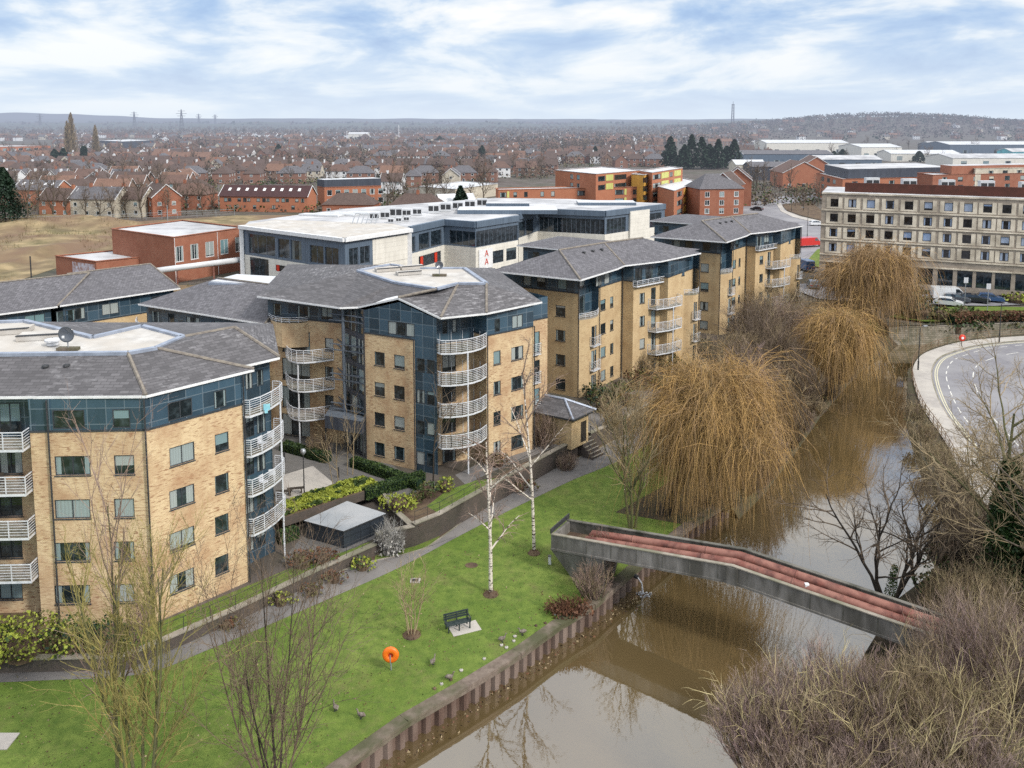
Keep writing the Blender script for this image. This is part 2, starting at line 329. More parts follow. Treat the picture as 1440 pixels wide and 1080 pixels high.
FEATH = pmat('goose_feather', (0.09, 0.07, 0.055), (0.22, 0.19, 0.16), 6, 0.8)
FEATW = pmat('white_feather', (0.6, 0.58, 0.55), (0.45, 0.43, 0.4), 6, 0.8)

# ------------------------------------------------------------------ mesh builder
ORG = {}
class MB:
    def __init__(s): s.v = []; s.f = []; s.mi = []; s.mats = []; s.uvs = {}
    def _m(s, mat):
        if mat not in s.mats: s.mats.append(mat)
        return s.mats.index(mat)
    def face(s, pts, mat, uv=None):
        n = len(s.v); s.v.extend([tuple(p) for p in pts]); s.f.append(tuple(range(n, n+len(pts)))); s.mi.append(s._m(mat))
        if uv: s.uvs[len(s.f)-1] = uv
    def box(s, x0, x1, y0, y1, z0, z1, mat, top=None):
        c = [(x0, y0), (x1, y0), (x1, y1), (x0, y1)]
        s.prism(c, z0, z1, mat, top or mat)
    def prism(s, poly, z0, z1, mat, top=None, bottom=True):
        """poly counter-clockwise; z0/z1 numbers or per-vertex lists"""
        k = len(poly)
        a = [z0]*k if not isinstance(z0, (list, tuple)) else z0
        b = [z1]*k if not isinstance(z1, (list, tuple)) else z1
        ar = sum(poly[i][0]*poly[(i+1) % k][1]-poly[(i+1) % k][0]*poly[i][1] for i in range(k))
        if ar < 0: poly = list(poly)[::-1]; a = list(a)[::-1]; b = list(b)[::-1]
        for i in range(k):
            j = (i+1) % k; p, q = poly[i], poly[j]
            s.face([(p[0], p[1], a[i]), (q[0], q[1], a[j]), (q[0], q[1], b[j]), (p[0], p[1], b[i])], mat)
        s.face([(poly[i][0], poly[i][1], b[i]) for i in range(k)], top or mat)
        if bottom: s.face([(poly[i][0], poly[i][1], a[i]) for i in range(k)][::-1], mat)
    def obox(s, o, u, w, h, mat):
        """box from corner o spanned by three vectors"""
        o, u, w, h = V(o), V(u), V(w), V(h)
        c = [o, o+u, o+u+w, o+w, o+h, o+u+h, o+u+w+h, o+w+h]
        fs = [(0, 3, 2, 1), (4, 5, 6, 7), (0, 1, 5, 4), (1, 2, 6, 5), (2, 3, 7, 6), (3, 0, 4, 7)]
        if u.cross(w).dot(h) < 0: fs = [f[::-1] for f in fs]
        for f in fs: s.face([c[i] for i in f], mat)
    def bar(s, a, b, r, mat, up=V((0, 0, 1)), r2=None):
        a, b = V(a), V(b); d = (b-a)
        if d.length < 1e-6: return
        d.normalize(); side = d.cross(up)
        if side.length < 1e-3: side = d.cross(V((1, 0, 0)))
        side.normalize(); w = side.cross(d); r2 = r2 or r
        s.obox(a-side*r-w*r2, b-a, side*2*r, w*2*r2, mat)
    def tube(s, pts, rad, n, mat, cap=True):
        pts = [V(p) for p in pts]; k = len(pts)
        if not isinstance(rad, (list, tuple)): rad = [rad]*k
        base = len(s.v); mi = s._m(mat)
        pd = None; ref = None
        for i in range(k):
            d = (pts[min(i+1, k-1)]-pts[max(i-1, 0)])
            if d.length < 1e-9: d = V((0, 0, 1))
            d.normalize()
            if ref is None:
                ref = d.cross(V((0.31, 0.93, 0.2)) if abs(d.z) > 0.5 else V((0, 0, 1))); ref.normalize()
            ref = ref-d*ref.dot(d); ref.normalize(); w = d.cross(ref)
            for j in range(n):
                t = 2*math.pi*j/n; q = pts[i]+(ref*math.cos(t)+w*math.sin(t))*rad[i]
                s.v.append((q.x, q.y, q.z))
        for i in range(k-1):
            for j in range(n):
                a = base+i*n+j; b = base+i*n+(j+1) % n
                s.f.append((a, b, b+n, a+n)); s.mi.append(mi)
        if cap and n > 2:
            s.f.append(tuple(range(base, base+n))[::-1]); s.mi.append(mi)
            s.f.append(tuple(range(base+(k-1)*n, base+k*n))); s.mi.append(mi)
    def lathe(s, c, prof, n, mat, axis='z'):
        base = len(s.v); mi = s._m(mat)
        for r, h in prof:
            for j in range(n):
                t = 2*math.pi*j/n; a, b = r*math.cos(t), r*math.sin(t)
                if axis == 'z': s.v.append((c[0]+a, c[1]+b, c[2]+h))
                elif axis == 'y': s.v.append((c[0]+a, c[1]+h, c[2]+b))
                else: s.v.append((c[0]+h, c[1]+a, c[2]+b))
        for i in range(len(prof)-1):
            for j in range(n):
                a = base+i*n+j; b = base+i*n+(j+1) % n
                s.f.append((a, b, b+n, a+n) if axis != 'y' else (a, a+n, b+n, b)); s.mi.append(mi)
    def build(s, name, parent=None, origin=None, smooth=False, uv=True, unituv=False):
        o = V(origin) if origin is not None else (ORG.get(parent.name, V((0, 0, 0))) if parent else V((0, 0, 0)))
        me = bpy.data.meshes.new(name)
        me.from_pydata([(a-o.x, b-o.y, c-o.z) for a, b, c in s.v], [], s.f)
        for m in s.mats: me.materials.append(m)
        me.polygons.foreach_set('material_index', s.mi)
        if smooth: me.polygons.foreach_set('use_smooth', [True]*len(s.f))
        if uv:
            lay = me.uv_layers.new(name='UVMap'); out = []
            Z = V((0, 0, 1)); vv = s.v
            for i, f in enumerate(s.f):
                if i in s.uvs:
                    for q in s.uvs[i]: out.extend(q)
                    continue
                p = [V(vv[j]) for j in f]
                nrm = (p[1]-p[0]).cross(p[2]-p[0])
                if nrm.length < 1e-9 and len(p) > 3: nrm = (p[2]-p[0]).cross(p[3]-p[0])
                if nrm.length < 1e-9: nrm = V((0, 0, 1))
                nrm.normalize(); t = Z.cross(nrm)
                if t.length < 0.02: t = V((1, 0, 0))
                t.normalize(); b = nrm.cross(t)
                for q in p: out.extend((q.dot(t), q.dot(b)))
            lay.data.foreach_set('uv', out)
        me.update()
        ob = bpy.data.objects.new(name, me); COL.objects.link(ob)
        if parent: ob.parent = parent
        elif origin is not None: ob.location = o
        ORG[ob.name] = o
        return ob
def tag(o, label=None, cat=None, group=None, kind=None):
    if label: o['label'] = label
    if cat: o['category'] = cat
    if group: o['group'] = group
    if kind: o['kind'] = kind
    return o
def thing(name, label, cat, loc=(0, 0, 0), group=None, rz=0.0):
    e = bpy.data.objects.new(name, None); COL.objects.link(e); e.location = loc; e.empty_display_size = 0.5
    ORG[e.name] = V(loc); e.rotation_euler = (0, 0, rz)
    return tag(e, label, cat, group)
def copy_tree(o, parent=None, kids=None):
    if kids is None:
        kids = {}
        for x in bpy.data.objects:
            if x.parent: kids.setdefault(x.parent.name, []).append(x)
    c = o.copy(); COL.objects.link(c)
    if parent: c.parent = parent
    for ch in kids.get(o.name, []): copy_tree(ch, c, kids)
    return c
def kidmap():
    k = {}
    for x in bpy.data.objects:
        if x.parent: k.setdefault(x.parent.name, []).append(x)
    return k
def wall(mb, p0, p1, z0, z1, mat, holes=(), depth=0.14, rmat=None):
    """vertical wall from p0 to p1 (outside on the right hand), rectangular openings (u0,u1,za,zb) with reveals"""
    a = V((p0[0], p0[1], 0)); b = V((p1[0], p1[1], 0)); L = (b-a).length; t = (b-a)/L; n = V((t.y, -t.x, 0))
    hs = [(max(0.02, h[0]), min(L-0.02, h[1]), max(z0, h[2]), min(z1, h[3])) for h in holes]
    hs = [h for h in hs if h[1]-h[0] > 0.05 and h[3]-h[2] > 0.05]
    us = sorted(set([0, L]+[x for h in hs for x in h[:2]])); zs = sorted(set([z0, z1]+[x for h in hs for x in h[2:]]))
    pt = lambda u, z, d=0: (a.x+t.x*u-n.x*d, a.y+t.y*u-n.y*d, z)
    for j in range(len(zs)-1):
        za, zb = zs[j], zs[j+1]; run = None
        for i in range(len(us)-1):
            um, zm = (us[i]+us[i+1])/2, (za+zb)/2
            solid = not any(h[0] < um < h[1] and h[2] < zm < h[3] for h in hs)
            if solid and run is None: run = us[i]
            if (not solid) and run is not None:
                mb.face([pt(run, za), pt(us[i], za), pt(us[i], zb), pt(run, zb)], mat); run = None
        if run is not None: mb.face([pt(run, za), pt(L, za), pt(L, zb), pt(run, zb)], mat)
    rm = rmat or mat
    for u0, u1, za, zb in hs:
        mb.face([pt(u0, za), pt(u0, za, depth), pt(u0, zb, depth), pt(u0, zb)][::-1], rm)
        mb.face([pt(u1, za), pt(u1, za, depth), pt(u1, zb, depth), pt(u1, zb)], rm)
        mb.face([pt(u0, za), pt(u1, za), pt(u1, za, depth), pt(u0, za, depth)], rm)
        mb.face([pt(u0, zb), pt(u1, zb), pt(u1, zb, depth), pt(u0, zb, depth)][::-1], rm)
def window(parent, p0, p1, u0, u1, z0, z1, panes=1, depth=0.10, fm=None, pm=None, fw=0.055, rows=1, name='window', sill=True, split=None):
    """one window: frame mesh with its glass as a sub-part"""
    a = V((p0[0], p0[1], 0)); b = V((p1[0], p1[1], 0)); t = (b-a).normalized(); n = V((t.y, -t.x, 0))
    fm = fm or FRAME; pm = pm or PANE
    o = lambda u, z, d: V((a.x+t.x*u-n.x*d, a.y+t.y*u-n.y*d, z))
    f = MB(); d = depth; up = V((0, 0, 1)); w = fw
    f.obox(o(u0, z0, d), t*(u1-u0), n*0.06, up*w, fm); f.obox(o(u0, z1-w, d), t*(u1-u0), n*0.06, up*w, fm)
    f.obox(o(u0, z0+w, d), t*w, n*0.06, up*(z1-z0-2*w), fm); f.obox(o(u1-w, z0+w, d), t*w, n*0.06, up*(z1-z0-2*w), fm)
    for i in range(1, panes):
        uc = u0+(u1-u0)*(split if (split and panes == 2) else i/panes)
        f.obox(o(uc-w/2, z0+w, d), t*w, n*0.055, up*(z1-z0-2*w), fm)
    for j in range(1, rows):
        zc = z0+(z1-z0)*j/rows
        f.obox(o(u0+w, zc-w/2, d), t*(u1-u0-2*w), n*0.05, up*w, fm)
    if sill: f.obox(o(u0-0.04, z0-0.07, d), t*(u1-u0+0.08), n*(d+0.05), up*0.068, fm)
    fo = f.build(name, parent)
    g = MB(); q = d-0.015
    g.face([o(u0+w*.5, z0+w*.5, q), o(u1-w*.5, z0+w*.5, q), o(u1-w*.5, z1-w*.5, q), o(u0+w*.5, z1-w*.5, q)], pm, uv=[(0, 0), (1, 0), (1, 1), (0, 1)])
    g.build('pane', fo)
    return fo
def balcony(parent, pts, z, h=1.1, mat=None, post=None, nrail=6, ends=True, zb=0.0, slabt=0.16):
    """slab on polygon pts (last->first edge lies on the wall); railing along the polyline"""
    mat = mat or RAILW
    b = MB(); b.prism([(p[0], p[1]) for p in pts], z-slabt, z, mat, COPE)
    o = b.build('balcony', parent)
    r = MB(); P3 = [V((p[0], p[1], z)) for p in pts]
    for i in range(len(P3)-1):
        a, c = P3[i], P3[i+1]
        for k in range(1, nrail+1):
            hh = h*k/nrail; th = 0.028 if k == nrail else 0.014
            r.bar(a+V((0, 0, hh)), c+V((0, 0, hh)), th, mat)
        L = (c-a).length; m = max(1, round(L/1.1))
        for k in range(m+(1 if i == len(P3)-2 else 0)):
            q = a.lerp(c, k/m); r.bar(q, q+V((0, 0, h)), 0.024, mat)
    r.build('railing', o)
    if post is not None:
        t = MB(); t.tube([(post[0], post[1], zb), (post[0], post[1], z-slabt)], 0.07, 8, mat); t.build('post', o)
    return o
def frame_of(p0, p1):
    a = V((p0[0], p0[1], 0)); b = V((p1[0], p1[1], 0)); L = (b-a).length; t = (b-a)/L
    return a, t, V((t.y, -t.x, 0)), L
def off(p, t, u, n=None, k=0):
    q = V((p[0], p[1], 0))+t*u
    if n: q = q+n*k
    return (q.x, q.y)
def roof_faces(mb, faces, mat):
    for f in faces:
        f = [V(p) for p in f]; nrm = (f[1]-f[0]).cross(f[2]-f[0])
        if nrm.z < 0: f = f[::-1]
        if len(f) == 4:
            mb.face([f[0], f[1], f[2]], mat); mb.face([f[0], f[2], f[3]], mat)
        else: mb.face(f, mat)
def eave_trim(parent, pts, name='fascia', mat=None, drop=0.16):
    m = MB()
    for i in range(len(pts)-1):
        m.bar(V(pts[i])-V((0, 0, drop*0.55)), V(pts[i+1])-V((0, 0, drop*0.55)), 0.05, mat or WHITE, r2=drop/2)
    return m.build(name, parent)
def gutter_pipe(parent, p, z0, z1, n, mat=None):
    m = MB(); q = V((p[0], p[1], 0))+n*0.07
    m.tube([(q.x, q.y, z0), (q.x, q.y, z1)], 0.055, 6, mat or DARKM); return m.build('downpipe', parent)
# ------------------------------------------------------------------ camera, light, sky
cam = bpy.data.cameras.new('camera'); co = bpy.data.objects.new('camera', cam); COL.objects.link(co); scene.camera = co
co.location = (0, 0, HC); co.rotation_euler = (math.pi/2-PITCH, 0, 0)
cam.sensor_width = 36; cam.lens = 36*FP/1440; cam.shift_y = -(540-Y0)/1440; cam.clip_start = 0.5; cam.clip_end = 30000
SUN_EL, SUN_AZ = math.radians(38), math.radians(128)   # azimuth clockwise from +Y
sd = V((math.sin(SUN_AZ)*math.cos(SUN_EL), math.cos(SUN_AZ)*math.cos(SUN_EL), math.sin(SUN_EL)))
sl = bpy.data.lights.new('sun', 'SUN'); sl.energy = 3.1; sl.angle = math.radians(8); sl.color = (1, 0.95, 0.88)
so = bpy.data.objects.new('sun', sl); COL.objects.link(so); so.rotation_euler = (-sd).to_track_quat('-Z', 'Y').to_euler()
w = bpy.data.worlds.new('World'); scene.world = w; w.use_nodes = True
def sky(nt):
    bg = nt.nodes['Background']; out = nt.nodes['World Output']
    st = nt.nodes.new('ShaderNodeTexSky'); st.sky_type = 'NISHITA'; st.sun_disc = False
    st.sun_elevation = SUN_EL; st.sun_rotation = SUN_AZ; st.air_density = 1.0; st.dust_density = 1.5
    bg.inputs[1].default_value = 0.10; nt.links.new(st.outputs[0], bg.inputs[0])
    g = nd(nt, 'ShaderNodeTexCoord').outputs['Generated']
    sp = nd(nt, 'ShaderNodeSeparateXYZ'); nt.links.new(g, sp.inputs[0])
    x, y, z = sp.outputs
    # broken cloud deck: wide flat banks, thinner towards the horizon
    zl = math_(nt, 'MULTIPLY', math_(nt, 'LOGARITHM', math_(nt, 'ADD', math_(nt, 'MULTIPLY', math_(nt, 'MAXIMUM', z, 0.0), 9.0), 1.0), 2.718), 2.9)
    zl = math_(nt, 'SUBTRACT', zl, math_(nt, 'MULTIPLY', x, 0.75))
    cb = nd(nt, 'ShaderNodeCombineXYZ'); nt.links.new(math_(nt, 'MULTIPLY', x, 4.6), cb.inputs[0]); nt.links.new(math_(nt, 'MULTIPLY', y, 2.0), cb.inputs[1]); nt.links.new(zl, cb.inputs[2])
    vm = nd(nt, 'ShaderNodeMapping'); nt.links.new(cb.outputs[0], vm.inputs[0]); vm.inputs['Location'].default_value = (3.1, 1.7, 0.4)
    n0 = nd(nt, 'ShaderNodeTexNoise'); n0.inputs['Scale'].default_value = 1.15; n0.inputs['Detail'].default_value = 7; n0.inputs['Roughness'].default_value = 0.55; n0.inputs['Distortion'].default_value = 0.35
    nt.links.new(vm.outputs[0], n0.inputs['Vector']); n = n0.outputs['Fac']
    cl = ramp(nt, n, [(0.38, (0.32, 0.47, 0.75)), (0.45, (0.43, 0.59, 0.84)), (0.505, (0.58, 0.71, 0.89)), (0.55, (0.80, 0.87, 0.95)), (0.62, (1.0, 1.0, 1.0))])
    # milky whitening at the horizon
    hz = ramp(nt, z, [(0.0, 1.0), (0.045, 0.55), (0.12, 0.0)])
    cl = mixc(nt, math_(nt, 'MULTIPLY', hz, 0.85), cl, (0.80, 0.89, 0.99))
    up = ramp(nt, z, [(0.3, 0.0), (0.85, 1.0)])
    cl = mixc(nt, up, cl, (1.75, 1.78, 1.8))
    lp = nd(nt, 'ShaderNodeBackground'); nt.links.new(cl, lp.inputs[0]); lp.inputs[1].default_value = 1.08
    mx = nd(nt, 'ShaderNodeMixShader'); mx.inputs[0].default_value = 0.90
    nt.links.new(bg.outputs[0], mx.inputs[1]); nt.links.new(lp.outputs[0], mx.inputs[2]); nt.links.new(mx.outputs[0], out.inputs[0])
sky(w.node_tree)
scene.view_settings.view_transform = 'Standard'; scene.view_settings.look = 'None'; scene.view_settings.exposure = 0; scene.view_settings.gamma = 1
scene.cycles.max_bounces = 4; scene.cycles.diffuse_bounces = 1; scene.cycles.glossy_bounces = 2; scene.cycles.use_adaptive_sampling = True; scene.cycles.adaptive_threshold = 0.015; scene.cycles.transparent_max_bounces = 4
scene.cycles.use_fast_gi = False
scene.cycles.use_denoising = False; scene.cycles.denoising_prefilter = 'NONE'; scene.cycles.denoising_input_passes = 'RGB_ALBEDO_NORMAL'

# ------------------------------------------------------------------ setting
LAWN, WAT, RB = -1.5, -3.0, -1.0
def cdt_sheet(name, outer, holes, z, mat, pts=()):
    vs = [V((p[0], p[1])) for p in outer]; ed = [(i, (i+1) % len(outer)) for i in range(len(outer))]
    for h in holes:
        n = len(vs); vs += [V((p[0], p[1])) for p in h]; ed += [(n+i, n+(i+1) % len(h)) for i in range(len(h))]
    vs += [V((p[0], p[1])) for p in pts]
    ov, oe, of, *_r = delaunay_2d_cdt(vs, ed, [], 1, 1e-4)
    def inside(q, poly):
        c = False; j = len(poly)-1
        for i in range(len(poly)):
            if (poly[i][1] > q.y) != (poly[j][1] > q.y) and q.x < (poly[j][0]-poly[i][0])*(q.y-poly[i][1])/(poly[j][1]-poly[i][1])+poly[i][0]: c = not c
            j = i
        return c
    m = MB()
    for f in of:
        cen = sum((ov[i] for i in f), V((0, 0)))/len(f)
        if any(inside(cen, h) for h in holes) or not inside(cen, outer): continue
        p = [(ov[i].x, ov[i].y, z(ov[i]) if callable(z) else z) for i in f]
        if (p[1][0]-p[0][0])*(p[2][1]-p[0][1])-(p[1][1]-p[0][1])*(p[2][0]-p[0][0]) < 0: p = p[::-1]
        m.face(p, mat)
    return m
# retaining wall line (top of the terrace) from the left edge of the photo to the far willow
LT_Z = -0.8
COP = [P2(-330, 935, LT_Z), P2(-40, 932, LT_Z)]+[P2(*q, LT_Z) for q in [(176, 927), (330, 861), (440, 808), (530, 768)]]+[P2(*q, 0.0) for q in [(583, 742), (618, 728), (700, 682), (813, 620), (880, 590), (950, 548), (1010, 508)]]+[(39, 118), (47, 140), (60, 152)]
FARW = [(60, 152), P2(1250, 462, -0.4), P2(1300, 461, -0.4), P2(1440, 455, -0.4), (140, 142), (200, 120)]
LOWB = [(-330, 80), (-25, 80), (-19.2, 65)]+[P2(*q, 0.0) for q in [(398, 729), (533, 686), (549, 716), (575, 740)]]
HOLE = LOWB+COP[6:]+FARW[1:]+[(260, -60), (-330, -60)]
R_OUT = 14000
gm = cdt_sheet('ground', [(-R_OUT, -R_OUT), (R_OUT, -R_OUT), (R_OUT, R_OUT), (-R_OUT, R_OUT)], [HOLE], 0.0, GROUND)
tag(gm.build('ground'), kind='structure')
lt_ = cdt_sheet('lower_terrace', LOWB+[COP[6]]+COP[5::-1], [], LT_Z, GROUND)
tag(lt_.build('lower_terrace'), kind='structure')
# piling line: water side of the lawn
PIL = [(-42, 2), (-22.5, 24)]+[P2(*q, LAWN) for q in [(494, 1062), (567, 1010), (657, 958), (726, 916), (782, 876), (830, 848), (886, 800), (965, 738), (1023, 702)]]
LB = PIL+[P2(*q, WAT) for q in [(1060, 690), (1100, 640), (1140, 585), (1180, 540), (1215, 505), (1255, 482)]]+[P2(1300, 474.5, WAT), P2(1440, 467.5, WAT), (150, 132)]
lawn_poly = [(-42, -58), (-200, -58)]+[(p[0], p[1]+0.15) for p in COP]+[(60.5, 149)]+LB[::-1][3:]
lm = cdt_sheet('lawn', lawn_poly, [], LAWN, GRASS)
tag(lm.build('lawn'), kind='structure')
wm = MB(); wm.face([(-80, -60, WAT), (260, -60, WAT), (260, 170, WAT), (-80, 170, WAT)], WATER); tag(wm.build('river_water'), kind='structure')
# earth bank of the far half of the left side
bm_ = MB(); bk = [V((p[0], p[1], 0)) for p in LB[10:-2]]
for i in range(len(bk)-1):
    a, b = bk[i], bk[i+1]; d = (b-a).normalized(); n = V((d.y, -d.x, 0))
    bm_.face([a+n*1.2+V((0, 0, WAT-.2)), b+n*1.2+V((0, 0, WAT-.2)), b+V((0, 0, LAWN)), a+V((0, 0, LAWN))], MUD)
tag(bm_.build('river_bank'), kind='structure')
# bare earth under the riverside trees
em = MB()
edge = [(p[0], p[1]) for p in LB[9:-3]]
inn = [(p[0]-5.5, p[1]+2.2) for p in edge]
for i in range(len(edge)-1):
    em.face([(*edge[i], LAWN+.006), (*edge[i+1], LAWN+.006), (*inn[i+1], LAWN+.006), (*inn[i], LAWN+.006)], MUD)
tag(em.build('bare_earth'), kind='structure')
# right bank: road peninsula
RBL = [(4, -58), (11, 10), (17, 30)]+[P2(*q, WAT) for q in [(1150, 1100), (1215, 960), (1262, 880), (1325, 830), (1343, 790), (1343, 755), (1337, 722), (1318, 682), (1297, 644), (1284, 605), (1275, 573), (1276, 540)]]+[P2(*q, RB) for q in [(1283, 514), (1292, 500), (1309, 490), (1345, 479.5), (1390, 473.5), (1440, 470), (1520, 466)]]
rb_poly = RBL+[(150, 118), (220, 90), (220, -58)]
def slab(name, poly, z0, z1, mat, side):
    m = cdt_sheet(name, poly, [], z1, mat)
    for i in range(len(poly)):
        p, q = poly[i], poly[(i+1) % len(poly)]
        m.face([(p[0], p[1], z0), (q[0], q[1], z0), (q[0], q[1], z1), (p[0], p[1], z1)][::-1], side)
    return m
tag(slab('right_bank_ground', rb_poly, -3.4, RB, MUD, RUBBLE).build('right_bank_ground'), kind='structure')
# curved road on the right bank: offset lines of the railing
RAIL = [V((*P2(*q, RB), 0)) for q in [(1352, 668), (1334, 634), (1318, 608), (1301, 584), (1290, 562), (1283, 536), (1283, 518), (1292, 503), (1309, 493.5), (1345, 483), (1390, 477), (1440, 473.5), (1520, 469), (1640, 465)]]
def smooth(pts, n=5):
    out = []
    for i in range(len(pts)-1):
        p0 = pts[max(i-1, 0)]; p1 = pts[i]; p2 = pts[i+1]; p3 = pts[min(i+2, len(pts)-1)]
        for k in range(n):
            t = k/n
            out.append(0.5*((2*p1)+(p2-p0)*t+(2*p0-5*p1+4*p2-p3)*t*t+(3*p1-p0-3*p2+p3)*t*t*t))
    out.append(pts[-1]); return out
def offset_line(pts, d):
    o = []
    for i, p in enumerate(pts):
        t = (pts[min(i+1, len(pts)-1)]-pts[max(i-1, 0)]).normalized(); o.append(p+V((t.y, -t.x, 0))*d)
    return o
def strip(mb, A, B, z, mat, i0=0, i1=None, skip=None):
    for i in range(i0, (i1 or len(A))-1):
        if skip and not skip(i): continue
        mb.face([(B[i].x, B[i].y, z), (B[i+1].x, B[i+1].y, z), (A[i+1].x, A[i+1].y, z), (A[i].x, A[i].y, z)][::1], mat)
RL = [RAIL[0]+(RAIL[0]-RAIL[1]).normalized()*30+V((4, 0, 0)), RAIL[0]+(RAIL[0]-RAIL[1]).normalized()*12+V((1, 0, 0))]+RAIL
RS = smooth(RL, 8)
k0, k1 = offset_line(RS, 0.1), offset_line(RS, 2.2)
m = MB()
for i in range(len(RS)-1):
    a, b, c, d = k0[i], k0[i+1], k1[i+1], k1[i]; z = RB+0.16
    m.face([(a.x, a.y, z), (b.x, b.y, z), (c.x, c.y, z), (d.x, d.y, z)][::-1], PAVE)
    e, f = offset_line(RS, 2.35)[i], offset_line(RS, 2.35)[i+1]
    m.face([(d.x, d.y, z), (c.x, c.y, z), (f.x, f.y, z), (e.x, e.y, z)][::-1], COPE)
    m.face([(e.x, e.y, z), (f.x, f.y, z), (f.x, f.y, RB), (e.x, e.y, RB)][::-1], COPE)
tag(m.build('pavement'), kind='structure')
m = MB(); A, B = offset_line(RS, 2.3), offset_line(RS, 10.5)
for i in range(len(RS)-1): m.face([(A[i].x, A[i].y, RB+.008), (A[i+1].x, A[i+1].y, RB+.008), (B[i+1].x, B[i+1].y, RB+.008), (B[i].x, B[i].y, RB+.008)][::-1], ROAD)
tag(m.build('road'), kind='structure')
ap = [V((p.x, p.y, 0)) for p in offset_line(RS, 10.3)]
ma = MB()
for i in range(len(ap)-1): ma.face([(ap[i].x, ap[i].y, RB+.005), (ap[i+1].x, ap[i+1].y, RB+.005), (130, 85, RB+.005)], ROAD)
tag(ma.build('road_apron'), kind='structure')
m = MB()
for lo, hi, dash in ((2.62, 2.74, 0), (2.86, 2.98, 0), (3.9, 4.02, 1), (6.9, 7.02, 2)):
    A, B = offset_line(RS, lo), offset_line(RS, hi); acc = 0
    for i in range(len(RS)-1):
        acc += (RS[i+1]-RS[i]).length
        if dash and int(acc/(1.6*dash)) % 2: continue
        m.face([(A[i].x, A[i].y, RB+.014), (A[i+1].x, A[i+1].y, RB+.014), (B[i+1].x, B[i+1].y, RB+.014), (B[i].x, B[i].y, RB+.014)][::-1], PAINT if dash else YPAINT)
tag(m.build('road_markings'), kind='structure')
# riverside path
PU = [(-60, 944), (60, 940), (180, 932), (250, 908), (330, 872), (420, 830), (500, 796), (583, 776), (618, 758), (700, 697), (760, 668), (806, 647), (860, 622), (920, 586), (975, 548), (1020, 512)]
PL = [(-60, 962), (60, 957), (200, 948), (290, 915), (380, 878), (463, 842), (560, 799), (640, 757), (690, 731), (757, 698), (810, 673), (865, 650), (930, 612), (985, 566), (1030, 527), (1060, 500)]
pu = smooth([V((*P2(*q, LAWN), 0)) for q in PU], 4); pl = smooth([V((*P2(*q, LAWN), 0)) for q in PL], 4)
m = MB()
for i in range(len(pu)-1): m.face([(pl[i].x, pl[i].y, LAWN+.012), (pl[i+1].x, pl[i+1].y, LAWN+.012), (pu[i+1].x, pu[i+1].y, LAWN+.012), (pu[i].x, pu[i].y, LAWN+.012)], ASPH)
tag(m.build('riverside_path'), kind='structure')
m = MB()   # thin concrete edging of the path
for ln in (pu,):
    for i in range(len(ln)-1): m.bar(ln[i]+V((0, 0, LAWN+.03)), ln[i+1]+V((0, 0, LAWN+.03)), 0.05, COPE, r2=0.03)
tag(m.build('path_edging'), kind='structure')
# planting strip between wall and path
m = MB()
st_ = [V((*p, 0)) for p in COP[1:]]
for a, b in (((176, 927), (527, 770)), ((618, 728), (1010, 508))):
    n = 14
    for i in range(n):
        q = []
        for k in (i, i+1):
            u = a[0]+(b[0]-a[0])*k/n
            # point on coping line and on path upper edge at same column
            def atcol(line, u):
                for j in range(len(line)-1):
                    if Qx(line[j]) <= u <= Qx(line[j+1]):
                        t = (u-Qx(line[j]))/(Qx(line[j+1])-Qx(line[j])); return line[j].lerp(line[j+1], t)
                return line[0] if u < Qx(line[0]) else line[-1]
            c1 = atcol([V((p[0], p[1], 0)) for p in COP], u); c2 = atcol([p+V((0, 0, LAWN)) for p in pu], u)
            q.append((c1, c2))
        m.face([(q[0][1].x, q[0][1].y, LAWN+.008), (q[1][1].x, q[1][1].y, LAWN+.008), (q[1][0].x, q[1][0].y+.1, LAWN+.008), (q[0][0].x, q[0][0].y+.1, LAWN+.008)], SOIL)
tag(m.build('planting_soil'), kind='structure')

# ------------------------------------------------------------------ retaining wall, piling, bridge
def retaining(name, pts, label, h0=LAWN, top=0.18, mat=None, th=0.35):
    t = thing(name, label, 'retaining wall', (pts[0][0], pts[0][1], h0))
    a = MB(); c = MB(); line = [V((p[0], p[1], 0)) for p in pts]; L2 = offset_line(line, 0.0); L1 = offset_line(line, -th)
    for i in range(len(line)-1):
        a.prism([(L2[i].x, L2[i].y), (L2[i+1].x, L2[i+1].y), (L1[i+1].x, L1[i+1].y), (L1[i].x, L1[i].y)], h0, top, mat or DKBR)
    o1 = offset_line(line, 0.07); o2 = offset_line(line, -th-0.07)
    for i in range(len(line)-1):
        c.prism([(o1[i].x, o1[i].y), (o1[i+1].x, o1[i+1].y), (o2[i+1].x, o2[i+1].y), (o2[i].x, o2[i].y)], top+.002, top+0.09, COPE)
    a.build('brick_wall', t); c.build('coping', t); return t
C_ = [V((p[0], p[1], 0)) for p in COP]
# COP indexes: 2..5 low wall, 5-6 step block, 7.. upper wall
retaining('retaining_wall', COP[:6], 'low dark brick retaining wall with pale coping below the nearest apartment block', top=LT_Z+.10)
retaining('retaining_wall', [COP[5], COP[6]], 'stepped end of the dark retaining wall behind the silvery shrub', top=.05)
retaining('terrace_step_wall', LOWB[2:5]+LOWB[5:7], 'dark brick step wall behind the grey lidded garden store', h0=LT_Z, top=0.05)
retaining('retaining_wall', [COP[6], COP[7], COP[8], COP[9]], 'tall dark brick retaining wall rising from the bush corner to the garden steps', top=0.22)
q0 = V((*COP[9], 0)); dq = (V((*COP[10], 0))-q0).normalized(); q1 = q0+dq*2.0
retaining('retaining_wall', [(q1.x, q1.y)]+COP[10:13]+[COP[13]], 'long dark retaining wall running from the steps to the riverside willows', top=0.15)
